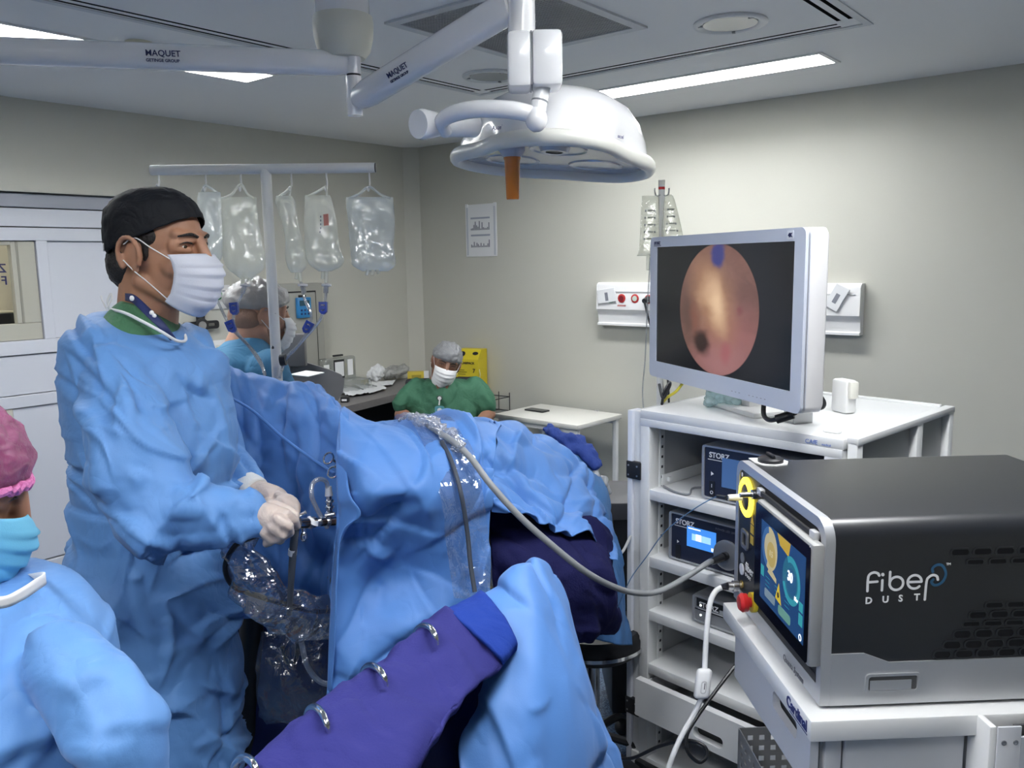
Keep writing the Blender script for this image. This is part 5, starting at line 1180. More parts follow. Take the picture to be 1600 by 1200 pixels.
G(PMx).prism(rrect(.16, .078, .012), .0005, .009, bev=.002).build('body', M_black, t); G(PMx).prism(rrect(.15, .07, .008), .009, .0096).build('glass', mat('phone_glass', (0.03, 0.035, 0.045), .1), t, smooth=False)
p = PZ(930, 643, TZ); t = thing('small_clips', p, 'tiny metal clip lying at the table right end', 'clip'); G().tube([V(p) + Vector((0, .0, .004)), V(p) + Vector((.02, .01, .004)), V(p) + Vector((.025, -.01, .004)), V(p) + Vector((.0, -.015, .004))], .0025, 6).build('wire', M_steel, t)

# ------------------------------------------------------------------ drip pole behind the monitor with two printed bags
DP = 3.3; pt = V(P(1034, 282, DP))
t = thing('drip_pole', (pt.x, pt.y, 0), 'thin white drip pole with a red band behind the monitor', 'iv stand')
G().cyl((pt.x, pt.y, .04), (pt.x, pt.y, pt.z), .0125, n=16).build('pole', M_white, t); zr = P(1034, 294, DP)[2]; G().cyl((pt.x, pt.y, zr - .005), (pt.x, pt.y, zr + .005), .013, n=16).build('red_band', M_redp, t); G().cyl((pt.x, pt.y, zr + .012), (pt.x, pt.y, pt.z + .001), .0132, n=16).build('pole_cap', M_offwhite, t)
for k3 in range(4):
    a = k3 * math.pi / 2 + .4; G().tube([(pt.x, pt.y, .08), (pt.x + .25 * math.cos(a), pt.y + .25 * math.sin(a), .03)], .012, 8).build('leg', M_white, t)
for s in (-1, 1): G().tube([V(P(1034, 304, DP)), V(P(1034 + s * 8, 306, DP)), V(P(1034 + s * 11, 300, DP)), V(P(1034 + s * 11, 294, DP))], .003, 6).build('hook', M_steel, t)
M_prt = clear_mat('printed_bag_film', (0.93, 0.94, 0.90), .16, .12, milk=.22, milkcol=(0.75, 0.76, 0.68), scale=16, strength=.4)
def drip_bag(poly_rows, label, seed, off):
    t = thing('drip_bag', P(poly_rows[-1][1], poly_rows[-1][0], DP - off), label, 'fluid bag', 'printed bags on the drip pole')
    R_ = []; n = 28
    for r in catmull([np.array(q, float) for q in poly_rows], 5):
        c_ = V(P((r[1] + r[2]) / 2, r[0], DP - off)); w = (r[2] - r[1]) / 2 * DP / FPX
        R_.append([c_ + RIGHT * (w * math.cos(a)) + FWD_H * (max(.002, .014 * r[3]) * math.sin(a)) for a in [2 * math.pi * i / n for i in range(n)]])
    G().loft(R_).build('film', M_prt, t, angle=None)
    d = DP - off - .022
    for i in range(5):
        py = poly_rows[0][0] + 22 + i * 11
        if py > poly_rows[-1][0] - 8: break
        r = poly_rows[1]; xl = np.interp(py, [q[0] for q in poly_rows], [q[1] for q in poly_rows]); xr = np.interp(py, [q[0] for q in poly_rows], [q[2] for q in poly_rows])
        for xx in (xl + 6, xr - 8): G().add([V(P(xx + dx, py + dy, d)) for dx, dy in ((0, 0), (2, 0), (2, 3), (0, 3))], [(0, 3, 2, 1)]).build('scale_mark', M_greyprint, t, smooth=False)
        G().add([V(P(xl + (xr - xl) * .38 + dx, py + dy, d)) for dx, dy in ((0, 0), (9, 0), (9, 2), (0, 2))], [(0, 3, 2, 1)]).build('print_line', mat('bag_print', (0.30, 0.31, 0.28), .6), t, smooth=False)
    G().cyl(P((poly_rows[-1][1] + poly_rows[-1][2]) / 2 + 2, poly_rows[-1][0] - 2, DP - off), P((poly_rows[-1][1] + poly_rows[-1][2]) / 2 + 2, poly_rows[-1][0] + 22, DP - off), .007, n=10).build('port', M_bagA, t)
drip_bag([(306, 1003, 1027, .1), (312, 1003, 1030, .6), (340, 1001, 1030, 1), (370, 1000, 1030, 1), (392, 998, 1030, .8), (400, 995, 1026, .2)], 'printed clear drip bag left of the thin pole', 1, .03)
drip_bag([(304, 1042, 1050, .1), (312, 1038, 1054, .5), (335, 1036, 1060, 1), (362, 1034, 1066, 1), (392, 1034, 1070, .6), (398, 1040, 1064, .2)], 'printed clear drip bag right of the thin pole', 2, .03)
tag(G().tube([P(1016, 402, 3.2), P(1012, 470, 3.2), P(1008, 560, 3.2), P(1004, 620, 3.2), P(1012, 680, 3.2)], .003, 6).build('drip_tube', M_tube), 'thin clear drip tube hanging left of the monitor', 'tubing')
# ================================================================== people
def skinmat(name, col): return mat(name, col, 0.48, sss=0.12, bump=(180, .04), var=.06, varscale=18)
SK1, SK2, SK3, SK4 = skinmat('skin_tan', (0.42, 0.215, 0.13)), skinmat('skin_light', (0.52, 0.29, 0.20)), skinmat('skin_brown', (0.27, 0.135, 0.085)), skinmat('skin_warm', (0.36, 0.18, 0.11))
M_hair = mat('dark_hair', (0.012, 0.010, 0.009), 0.5, bump=(160, .5)); M_eye = mat('eye_white', (0.7, 0.68, 0.65), .2); M_iris = mat('iris_dark', (0.03, 0.018, 0.01), .15)
M_gown = mat('blue_gown', (0.100, 0.252, 0.55), 0.62, crease=(8.0, .25), bump=(420, .05), sheen=.08)
M_drape = mat('blue_drape', (0.072, 0.205, 0.525), 0.58, crease=(5.0, .18), bump=(420, .05), sheen=.08)
M_mask = mat('mask_pale', (0.66, 0.68, 0.76), .7, bump=(500, .06)); M_maskblue = mat('mask_cyan', (0.16, 0.50, 0.72), .65, bump=(500, .06)); M_maskwhite = mat('mask_white', (0.78, 0.78, 0.78), .7, bump=(500, .06))
M_elastic = mat('white_elastic', (0.78, 0.78, 0.78), .6); M_glove = mat('latex_glove', (0.54, 0.45, 0.40), .40, crease=(22, .18), bump=(60, .05), sss=.05)
M_cuff = mat('knit_cuff', (0.68, 0.69, 0.68), .75, bump=(300, .3))
M_net = clear_mat('white_net', (0.75, 0.76, 0.76), .06, .4, milk=.52, milkcol=(0.78, 0.79, 0.79), scale=45, strength=.8)
M_pinknet = clear_mat('pink_net', (0.62, 0.30, 0.45), .03, .5, milk=.55, milkcol=(0.72, 0.22, 0.48), scale=45, strength=.8)

def PR(px, py, d): return V(P(px, py, d))
def capx(g, pts, n=14):
    """chain of capsules given as (px, py, depth, radius in px)"""
    g.chain([(PR(a, b, d), r * d / FPX) for a, b, d, r in pts], n=n); return g
def ploft(g, rows, n=36, pw=1.0):
    """rows (yl, xl, yr, xr, depth, half depth): closed lofted trunk"""
    A = catmull([np.array(r, float) for r in rows], 3); R_ = []
    for r in A:
        l, q = PR(r[1], r[0], r[4]), PR(r[3], r[2], r[4]); c = (l + q) / 2; h = (q - l) / 2
        R_.append([c + h * (math.copysign(abs(math.cos(a)) ** pw, math.cos(a))) + FWD_H * (r[5] * math.copysign(abs(math.sin(a)) ** pw, math.sin(a))) for a in [2 * math.pi * i / n for i in range(n)]])
    g.loft(R_); return g
from mathutils.bvhtree import BVHTree
def fold(g, pts, r=.012):
    """raised fold lying on the cloth below it, traced over the surface already in g"""
    if not hasattr(g, 'bvh'): g.bvh = BVHTree.FromPolygons(g.v, g.f)
    c = []
    for q in catmull([np.array(q[:2] + (0,), float) for q in pts], 6):
        d = V(ray(q[0], q[1])).normalized(); h, nrm, _, _ = g.bvh.ray_cast(V(CAM), d)
        if h is None: continue
        if nrm.dot(d) > 0: nrm = -nrm
        c.append(h - nrm * (r * .45))
    n = len(c)
    f = lambda t: r * (0.25 + 0.75 * math.sin(math.pi * min(max(t, 0.0), 1.0)))
    for i in range(n - 1):
        if (c[i + 1] - c[i]).length < .08: g.caps(c[i], f(i / (n - 1)), c[i + 1], f((i + 1) / (n - 1)), 8)
    return g
def head_prims(g, M, s=1.0, neck=.17, back=-.055, nr=.056):
    H = M @ Matrix.Diagonal((s, s, s, 1))
    g.ell((-.008, 0, .045), (.100, .077, .088), H, 24); g.ell((.030, 0, -.018), (.066, .062, .090), H, 24); g.ell((.0, 0, .0), (.07, .07, .06), H)
    for y in (-1, 1):
        g.caps((-.005, y * .052, -.055), .020, (.07, y * .016, -.100), .019, 12, H); g.ell((.062, y * .040, -.022), (.030, .026, .026), H)
        g.caps((.092, y * .012, .040), .010, (.076, y * .050, .044), .010, 10, H)
        g.ell((-.006, y * .0765, -.001), (.022, .006, .029), H, 16)
        rim = [Vector((-.008 + .026 * math.cos(a), y * (.087 + .004 * math.sin(a)), .0 + .035 * math.sin(a))) for a in np.linspace(-.6, 4.0, 10)]
        g.chain([(p, .0058) for p in rim], H, 8); g.ell((.0, y * .079, -.030), (.010, .007, .010), H, 12)
        g.caps((.093, y * .020, .0305), .006, (.080, y * .050, .0275), .006, 8, H); g.caps((.089, y * .022, .0105), .006, (.078, y * .048, .0125), .006, 8, H); g.ell((.070, y * .050, .02), (.012, .012, .016), H, 12)
    g.caps((.099, 0, .032), .011, (.122, 0, -.022), .014, 12, H)
    for y in (-1, 1): g.ell((.108, y * .011, -.028), (.012, .009, .009), H, 12)
    g.ell((.080, 0, -.101), (.022, .026, .020), H); g.ell((.090, 0, -.066), (.020, .028, .022), H)
    g.caps((-.022, 0, -.035), nr * 1.02, (back, 0, -neck), nr * 1.08, 18, H)
    return g
def face_parts(t, M, s=1.0, look=0.0, brow=M_hair):
    H = M @ Matrix.Diagonal((s, s, s, 1))
    for y in (-1, 1):
        e = G().ell((.0765, y * .0325, .0205), (.0120, .0120, .0085), H, 16).build('eye', M_eye, t)
        G().ell((.0862, y * .0325 + look * .002, .0205), (.0030, .0062, .0064), H, 14).build('iris', M_iris, e)
        G().tube([(.0955, y * .022, .0265), (.0925, y * .035, .0285), (.084, y * .048, .0245)], .0017, 6, M=H).build('eyelid', M_hair, e)
        G().tube([(.1035, y * .012, .0400), (.0985, y * .030, .0450), (.084, y * .053, .0400)], [.0026, .0036, .0016], 8, M=H).build('eyebrow', brow, t)
def face_mask(t, M, s, m, loops=M_elastic, ph=math.radians(62), z_top=.006, drop=0.0, pleat=.0062, ear=True):
    H = M @ Matrix.Diagonal((s, s, s, 1)); nu, nv = 36, 30; pts = []
    for i in range(nv + 1):
        v = i / nv
        xf = float(np.interp(v, [0, .12, .30, .55, .8, 1], [.119, .136, .145, .138, .124, .097])); zc_ = z_top - .134 * v - drop * v
        row = []
        for j in range(nu + 1):
            u = -1 + 2 * j / nu; a = u * ph; k = abs(u)
            pl = pleat * ((v * 5.5) % 1.0) * (1 - k ** 4) if .15 < v < .9 else 0
            x = .012 + (xf + pl - .012) * math.cos(a) ** .85; y = .0755 * math.sin(a) / math.sin(ph) * (1 - .10 * v) if False else .076 * math.sin(a) * (1.0 - .06 * v)
            z = zc_ + (.018 * k * k - .0) * (-1 if v < .3 else 1) * (abs(v - .3) / .7) * (.5 if v < .3 else 1.9)
            row.append(Vector((x, y, z)))
        pts.append(row)
    g = G(); g.grid(pts, H)
    o = g.build('face_mask', m, t, angle=None, mods=[('SOLIDIFY', dict(thickness=.0018, offset=0))])
    if ear:
        for y in (0, nu):
            sg = -1 if y == 0 else 1; a, b = pts[2][y], pts[nv - 2][y]
            G().tube([a, a.lerp(Vector((.012, sg * .083, .030)), .6), (.004, sg * .082, .034), (-.020, sg * .086, .020)], .0013, 6, M=H).build('ear_loop', loops, o)
            G().tube([b, b.lerp(Vector((.004, sg * .083, -.034)), .6), (.002, sg * .083, -.034), (-.022, sg * .086, -.012)], .0013, 6, M=H).build('ear_loop', loops, o)
    return o
def cap_shell(name, t, M, s, m, front=.075, back=-.006, side=.034, rx=(.106, .114), ry=.084, top=.148, pw=2.6, wr=0.0, seed=0, n=72, k=26, band=0.0):
    H = M @ Matrix.Diagonal((s, s, s, 1)); R_ = []
    for i in range(k + 1):
        tt_ = i / k; row = []
        for j in range(n):
            a = 2 * math.pi * j / n; ca, sa = math.cos(a), math.sin(a)
            zb = side + (front - side) * max(0, ca) ** 1.2 + (back - side) * max(0, -ca) ** 1.2
            z = zb + (top - zb) * math.sin(tt_ * math.pi / 2) ** 1.05
            q = max(0.0, 1 - (max(z - .03, 0) / (top - .03)) ** pw) ** (1 / 2.1) if z > .03 else 1.0
            q = max(q, .02)
            low = 1.0 - .16 * max(0.0, (.03 - z) / .06) if z < .03 else 1.0
            bl = 1 + band * math.sin(math.pi * min(1, tt_ * 1.6)) - (band * .8 if tt_ < .04 else 0)
            row.append(Vector((((rx[0] if ca > 0 else rx[1]) * ca) * q * low * bl - .006, ry * sa * q * low * bl, z)))
        R_.append(row)
    g = G(); g.loft(R_, cap=False); g.add(R_[-1], [tuple(range(n))])
    v = np.array([tuple(x) for x in g.v])
    if wr:
        nn = v / (np.linalg.norm(v, axis=1)[:, None] + 1e-9); v = v + nn * crumple(v, 26, wr, seed)[:, None]
    vs = [H @ Vector(x) for x in v]
    return mesh_obj(name, vs, g.f, m, t, angle=None, mods=[('SOLIDIFY', dict(thickness=.0015, offset=0))])
def headframe(px, py, d, fwd, pitch=0.0, roll=0.0):
    M = frame(P(px, py, d), fwd); return M @ Matrix.Rotation(pitch, 4, 'Y') @ Matrix.Rotation(roll, 4, 'X')
def wr(s, a, seed, an=(1, 1, 1), oct=3):
    return lambda c, n: crumple(c, s, a, seed, an, oct)

# ------------------------------------------------------------------ surgeon in profile
DS = 1.95
th = math.radians(14)
sf = RIGHT_H * math.cos(th) - FWD_H * math.sin(th)
HM1 = headframe(249, 398, DS, sf, math.radians(3)); S1 = 1.09
p1 = thing('person', PR(250, 600, DS) - Vector((0, 0, PR(250, 600, DS).z)), 'standing person in blue gown, black cap and face mask holding a scope', 'person')
g = G(); head_prims(g, HM1, S1, neck=.185, back=-.040, nr=.060)
ploft(g, [(505, 205, 520, 262, DS, .07), (540, 165, 552, 280, DS, .13), (620, 160, 620, 310, DS, .15), (760, 165, 760, 310, DS, .13), (900, 160, 900, 310, DS, .13), (960, 165, 960, 305, DS, .12)])
for s, d in ((-1, 1.87), (1, 2.03)):
    b = PR(240, 950, d); g.chain([(b, .065), (Vector((b.x, b.y, .50)), .062), (Vector((b.x, b.y, .12)), .042)])
capx(g, [(192, 610, 1.80, 28), (232, 790, 1.68, 26), (300, 812, 1.68, 24), (386, 806, 1.70, 15), (400, 808, 1.70, 15)])
capx(g, [(265, 610, 2.10, 28), (322, 730, 2.14, 24), (394, 768, 2.0, 13), (405, 772, 1.98, 13)])
blob('body', g, .0044, SK1, p1, 3)
face_parts(p1, HM1, S1, 0.3); face_mask(p1, HM1, S1, M_mask)
H = HM1 @ Matrix.Diagonal((S1, S1, S1, 1))
g = G(); g.ell((-.062, 0, -.022), (.052, .069, .062), H); g.ell((-.05, 0, .03), (.066, .0715, .05), H)
for y in (-1, 1): g.ell((.010, y * .0655, .040), (.034, .0115, .026), H); g.ell((.016, y * .0680, .006), (.009, .006, .022), H)
blob('hair', g, .004, M_hair, p1, 4, lambda c, n: crumple(c, 40, .002, 2))
M_cap = mat('black_cap', (0.007, 0.008, 0.011), .7, spec=.3, crease=(14, .3), bump=(500, .1))
cap = cap_shell('surgical_cap', p1, HM1, S1, M_cap, front=.082, back=-.022, side=.032, rx=(.108, .118), ry=.0865, top=.142, pw=3.0, wr=.003, seed=4)
q = H @ Vector((-.095, -.048, .012)); Mt = frame(q, tuple(H.to_3x3() @ Vector((.62, -.78, .12))), (0, 0, 1))
G(Mt).box(-.016, .016, -.0045, -.002, -.008, .008, .001).build('cap_tag', M_elastic, cap); 
G().tube([PR(188, 405, 1.93), PR(187, 432, 1.93), PR(190, 462, 1.94), PR(192, 470, 1.94)], .0022, 6).build('cap_tie', M_cap, cap)
# green scrub collar
g = G(); ploft(g, [(468, 196, 478, 240, DS, .070), (478, 184, 500, 262, DS, .100), (494, 174, 522, 276, DS, .135), (515, 168, 545, 282, DS, .16)])
blob('scrub_shirt', g, .005, mat('scrub_green', (0.055, 0.17, 0.085), .75, crease=(16, .4), bump=(400, .1)), p1, 4)
# lanyard
lan = sheet('lanyard', [[PR(196, 458, 1.90), PR(212, 462, 1.862), PR(236, 484, 1.845), PR(258, 506, 1.845), PR(276, 530, 1.87)], [PR(196, 470, 1.895), PR(208, 474, 1.852), PR(229, 494, 1.83), PR(248, 512, 1.83), PR(266, 532, 1.86)]], mat('lanyard_navy', (0.012, 0.022, 0.10), .55), p1, 6, 3, None, .002)
for x, y in ((206, 466), (237, 489), (241, 494)): G().ell(PR(x, y, 1.838), (.005, .005, .006)).build('lanyard_print', M_whitetext, lan)
# gown
g = G()
ploft(g, [(486, 176, 524, 280, DS, .10), (488, 152, 530, 291, DS, .155), (506, 134, 548, 312, DS, .200), (560, 121, 582, 335, DS, .222), (640, 121, 640, 351, DS, .222), (700, 132, 700, 358, DS, .21), (760, 124, 760, 350, DS, .20), (830, 126, 830, 345, DS, .20), (900, 117, 900, 348, DS, .205), (970, 114, 970, 360, DS, .21), (1050, 122, 1050, 368, DS, .215), (1130, 135, 1130, 372, DS, .22), (1210, 145, 1210, 369, DS, .22), (1400, 150, 1400, 365, DS, .23)])
capx(g, [(185, 585, 1.78, 50), (200, 650, 1.72, 60), (222, 730, 1.68, 66), (250, 800, 1.66, 56)]); capx(g, [(248, 800, 1.66, 56), (300, 806, 1.66, 47), (345, 806, 1.67, 38), (386, 802, 1.69, 26)])
capx(g, [(280, 590, 2.12, 55), (315, 660, 2.16, 52), (335, 720, 2.14, 42), (385, 757, 2.02, 24)])
# loose back panel sticking out
capx(g, [(150, 700, 1.9, 26), (118, 752, 1.9, 12)]); capx(g, [(118, 752, 1.9, 12), (135, 830, 1.9, 18)]); capx(g, [(135, 640, 1.95, 20), (132, 900, 1.95, 24)])
# folds
for f_, r in [([(168, 620, 1.67), (160, 690, 1.68), (172, 760, 1.66), (205, 815, 1.64)], .020), ([(175, 600, 1.69), (215, 650, 1.645), (262, 690, 1.65), (300, 745, 1.67)], .016), ([(215, 600, 1.70), (270, 660, 1.68), (305, 720, 1.68), (318, 758, 1.67)], .020),
              ([(222, 850, 1.66), (262, 846, 1.615), (320, 838, 1.63), (372, 820, 1.66)], .016), ([(262, 790, 1.615), (300, 770, 1.625), (325, 762, 1.66)], .018), ([(255, 782, 1.61), (290, 800, 1.61), (340, 792, 1.64)], .010),
              ([(285, 560, 1.80), (292, 620, 1.76), (296, 690, 1.75), (290, 740, 1.76)], .018), ([(315, 570, 1.86), (338, 640, 1.86), (345, 700, 1.87)], .014),
              ([(150, 830, 1.78), (200, 870, 1.735), (215, 930, 1.735), (238, 1010, 1.735), (255, 1120, 1.73)], .014), ([(180, 955, 1.745), (240, 945, 1.735), (300, 925, 1.76), (340, 905, 1.82)], .012), ([(205, 1040, 1.735), (260, 1020, 1.73), (320, 1000, 1.76), (355, 985, 1.84)], .013),
              ([(160, 790, 1.78), (195, 830, 1.75), (180, 900, 1.75), (175, 980, 1.74)], .016), ([(240, 1115, 1.73), (300, 1095, 1.74), (350, 1075, 1.80)], .012), ([(138, 540, 1.78), (150, 600, 1.75), (145, 660, 1.77)], .012), ([(290, 1180, 1.73), (320, 1160, 1.76), (360, 1150, 1.84)], .01)]: fold(g, f_, r)
blob('surgical_gown', g, .0062, M_gown, p1, 6, cloth(.15, .20, .010, 11, .45, 150, (.10, .36), .022, -.95, .55, (.004, .030)))
G().tube([PR(172, 483, 1.90), PR(195, 489, 1.815), PR(218, 500, 1.79), PR(250, 517, 1.79), PR(275, 532, 1.82), PR(288, 533, 1.86), PR(290, 526, 1.93), PR(282, 512, 2.02)], .0035, 8).build('neckline_piping', M_elastic, p1)
G().tube([PR(166, 482, 1.92), PR(160, 470, 1.92), PR(158, 462, 1.92)], .0018, 6).build('gown_tie', M_elastic, p1); G().tube([PR(170, 482, 1.92), PR(168, 470, 1.91), PR(173, 459, 1.91), PR(175, 466, 1.91), PR(168, 480, 1.91)], .002, 6).build('gown_tie', M_elastic, p1)
# cuffs and gloves
g = G(); g.cyl(PR(388, 802, 1.69), PR(400, 805, 1.695), .039, .037, 24); blob('cuff', g, .004, M_cuff, p1, 3)
g = G(); g.cyl(PR(386, 759, 2.01), PR(401, 768, 1.985), .036, .035, 24); blob('cuff', g, .004, M_cuff, p1, 3)
g = G()
g.chain([(PR(389, 800, 1.70), .029), (PR(404, 806, 1.69), .030), (PR(424, 810, 1.68), .031), (PR(434, 812, 1.68), .028)]); capx(g, [(404, 820, 1.69, 20), (422, 824, 1.675, 19)])
for ch in ([(430, 800, 1.675, 10.5), (447, 803, 1.675, 9), (459, 812, 1.69, 8), (463, 822, 1.71, 7.5)], [(432, 812, 1.655, 10.5), (450, 822, 1.66, 9), (453, 832, 1.675, 8), (444, 836, 1.70, 7.5)], [(426, 824, 1.655, 10), (441, 836, 1.66, 8.5), (438, 844, 1.68, 8), (428, 842, 1.70, 7)], [(414, 832, 1.66, 9), (424, 845, 1.665, 7.5), (416, 849, 1.685, 7)], [(404, 794, 1.72, 11), (428, 790, 1.73, 9.5), (448, 796, 1.735, 8.5), (461, 806, 1.735, 7.5)]): capx(g, ch, 12)
blob('glove', g, .0034, M_glove, p1, 4, lambda c, n: crumple(c, 34, .0011, 2))
g = G()
g.chain([(PR(388, 763, 2.02), .027), (PR(396, 766, 2.0), .028), (PR(415, 773, 1.96), .029), (PR(432, 779, 1.93), .028)])
for ch in ([(436, 774, 1.90, 8.5), (456, 781, 1.87, 7.5), (464, 790, 1.85, 6.5), (464, 802, 1.83, 6)], [(438, 782, 1.88, 8.5), (454, 792, 1.85, 7.5), (456, 803, 1.84, 6.5)], [(436, 790, 1.90, 8), (448, 801, 1.88, 7), (444, 808, 1.87, 6)], [(430, 796, 1.93, 7.5), (440, 806, 1.92, 6.5), (436, 812, 1.91, 6)], [(416, 786, 1.90, 9), (438, 795, 1.83, 7.5), (455, 804, 1.80, 6.5)]): capx(g, ch, 12)
blob('glove', g, .0034, M_glove, p1, 4, lambda c, n: crumple(c, 34, .0011, 5))
for d in (1.87, 2.03):
    b = PR(245, 950, d); g = G(); o = frame((b.x, b.y, 0), sf); g.ell((.06, 0, .045), (.14, .048, .05), o); g.ell((-.03, 0, .05), (.06, .042, .055), o); blob('shoe', g, .007, M_black, p1, 4)
    g = G(); g.chain([(Vector((b.x, b.y, .62)), .095), (Vector((b.x, b.y, .12)), .075)]); blob('trouser_leg', g, .012, mat('scrub_navy', (0.012, 0.02, 0.075), .75), p1, 3)

# ------------------------------------------------------------------ person seen from behind, white net
D2 = 3.1; f2 = RIGHT_H * math.cos(math.radians(38)) + FWD_H * math.sin(math.radians(38))
HM2 = headframe(404, 494, D2, f2, math.radians(8))
p2 = thing('person', PR(395, 560, D2) - Vector((0, 0, PR(395, 560, D2).z)), 'person seen from behind in blue scrubs and white hair net by the cabinet', 'person')
g = G(); head_prims(g, HM2, 1.0, neck=.17, back=-.07, nr=.062)
ploft(g, [(528, 380, 528, 412, D2, .07), (552, 352, 552, 422, D2, .15), (620, 345, 620, 430, D2, .16), (800, 350, 800, 425, D2, .13), (860, 350, 860, 425, D2, .14)])
for dx in (-.09, .09):
    b = PR(388, 850, D2) + f2.cross(ZV) * dx; g.chain([(b, .085), (Vector((b.x, b.y, .45)), .06), (Vector((b.x, b.y, .08)), .042)])
blob('body', g, .007, SK2, p2, 4); face_parts(p2, HM2, 1.0); face_mask(p2, HM2, 1.0, M_maskwhite)
H = HM2; g = G(); g.ell((-.048, 0, -.008), (.064, .0775, .060), H); g.ell((.02, .0, -.055), (.05, .066, .04), H); g.ell((.075, 0, -.09), (.034, .045, .03), H)
blob('hair', g, .006, mat('short_brown_hair', (0.34, 0.20, 0.14), .6, bump=(200, .4)), p2, 3)
cap_shell('hair_net', p2, HM2, 1.0, M_net, front=.06, back=.02, side=.025, rx=(.118, .122), ry=.095, top=.142, pw=2.2, wr=.010, seed=6, band=.06)
M_scrubb = mat('scrub_blue', (0.055, 0.22, 0.40), .75, crease=(9, .5), bump=(400, .1))
g = G(); ploft(g, [(520, 374, 526, 412, D2, .095), (532, 354, 542, 422, D2, .155), (552, 341, 560, 431, D2, .20), (580, 332, 585, 438, D2, .22), (640, 330, 640, 440, D2, .22), (800, 332, 800, 438, D2, .21), (880, 330, 880, 440, D2, .21)])
for s in (-1, 1):
    a = PR(386, 572, D2) + f2.cross(ZV) * (s * .19); g.chain([(a, .075), (a + Vector((0, 0, -.25)) + f2 * .05, .07), (a + Vector((0, 0, -.32)) + f2 * .15, .062)])
fold(g, [(360, 545, 2.93), (352, 575, 2.90), (350, 600, 2.90)], .014); fold(g, [(395, 540, 2.95), (410, 560, 2.9), (425, 590, 2.92)], .014)
blob('scrub_shirt', g, .010, M_scrubb, p2, 4, cloth(.10, .14, .008, 51, .3, 40, (.1, .3), .010, 1.2, .6))
g = G()
for dx in (-.09, .09):
    b = PR(388, 850, D2) + f2.cross(ZV) * dx; g.chain([(b, .11), (Vector((b.x, b.y, .45)), .09), (Vector((b.x, b.y, .10)), .075)])
blob('scrub_trousers', g, .014, M_scrubb, p2, 3)
for dx in (-.09, .09):
    b = PR(388, 850, D2) + f2.cross(ZV) * dx; g = G(); o = frame((b.x, b.y, 0), f2); g.ell((.05, 0, .045), (.13, .046, .05), o); blob('shoe', g, .009, M_black, p2, 3)

# ------------------------------------------------------------------ seated person in green
D3 = 5.0; f3 = (-FWD_H * .97 + RIGHT_H * .12).normalized()
HM3 = headframe(696, 570, D3, f3, math.radians(10), math.radians(-17))
seat = PR(695, 690, D3 + .12); sz = .46
ch = thing('office_chair', (seat.x, seat.y, 0), 'dark chair with armrests under the person in green', 'chair')
CM = frame((seat.x, seat.y, 0), f3)
M_chair = mat('chair_black', (0.012, 0.013, 0.02), .6)
G(CM).box(-.24, .24, -.24, .24, .37, .44, .03).build('seat', M_chair, ch); G(CM).box(-.33, -.27, -.23, .23, .50, .92, .025).build('backrest', M_chair, ch); G(CM).box(-.32, -.28, -.04, .04, .38, .55, .01).build('back_support', M_chair, ch)
for s in (-1, 1): G(CM).tube([(-.2, s * .27, .40), (-.2, s * .29, .55), (-.15, s * .29, .64), (.12, s * .29, .64)], .02, 8).build('armrest', M_chair, ch)
G(CM).cyl((0, 0, .06), (0, 0, .38), .03).build('column', M_chair, ch)
for k in range(5): a = k * 2 * math.pi / 5; G(CM).tube([(0, 0, .09), (.28 * math.cos(a), .28 * math.sin(a), .055)], .02, 8).build('leg', M_chair, ch); G(CM).ell((.28 * math.cos(a), .28 * math.sin(a), .03), (.03, .03, .03)).build('caster', M_blackrub, ch)
p3_ = thing('person', CM @ Vector((0, 0, .44)), 'seated person in green scrubs with hair net and mask in the corner', 'person')
g = G(); head_prims(g, HM3, 1.0, neck=.16, back=-.04, nr=.062)
ploft(g, [(597, 682, 597, 710, D3 + .02, .06), (606, 662, 604, 732, D3 + .05, .07), (640, 660, 640, 732, D3 + .06, .09), (690, 655, 690, 735, D3 + .08, .12), (712, 652, 712, 738, D3 + .1, .13)])
hipL, hipR = CM @ Vector((.0, -.1, .54)), CM @ Vector((.0, .1, .54))
for h_, s in ((hipL, -1), (hipR, 1)): g.chain([(h_, .085), (CM @ Vector((.40, s * .14, .53)), .065), (CM @ Vector((.42, s * .14, .10)), .042)])
capx(g, [(652, 614, D3 + .05, 9), (630, 640, D3 + .01, 10), (628, 650, D3, 11)]); capx(g, [(628, 648, D3, 12), (655, 672, D3 - .2, 9), (680, 676, D3 - .28, 9)])
capx(g, [(742, 614, D3 + .05, 9), (760, 640, D3 + .01, 10), (764, 648, D3, 10)]); capx(g, [(764, 646, D3, 11), (740, 672, D3 - .2, 9), (705, 678, D3 - .28, 9)])
blob('body', g, .008, SK3, p3_, 4); face_parts(p3_, HM3, 1.0); face_mask(p3_, HM3, 1.0, M_maskwhite)
g = G(); g.ell((-.045, 0, .0), (.062, .078, .07), HM3); blob('hair', g, .008, M_hair, p3_, 2)
cap_shell('hair_net', p3_, HM3, 1.0, clear_mat('grey_net', (0.6, 0.62, 0.64), .06, .4, milk=.5, milkcol=(0.62, 0.64, 0.66), scale=40, strength=.8), front=.050, back=-.01, side=.035, rx=(.114, .116), ry=.090, top=.142, pw=2.3, wr=.008, seed=9, band=.05)
M_green = mat('scrub_dark_green', (0.035, 0.135, 0.075), .75, crease=(9, .5), bump=(400, .1))
g = G(); ploft(g, [(594, 672, 592, 716, D3 + .04, .095), (602, 646, 600, 748, D3 + .05, .13), (620, 640, 618, 752, D3 + .05, .15), (650, 640, 648, 752, D3 + .05, .16), (700, 642, 700, 750, D3 + .09, .165), (722, 642, 722, 750, D3 + .12, .17)])
capx(g, [(650, 606, D3 + .04, 17), (637, 622, D3 + .02, 19), (631, 632, D3 + .01, 19)]); capx(g, [(742, 604, D3 + .04, 17), (754, 622, D3 + .02, 19), (758, 634, D3 + .01, 18)])
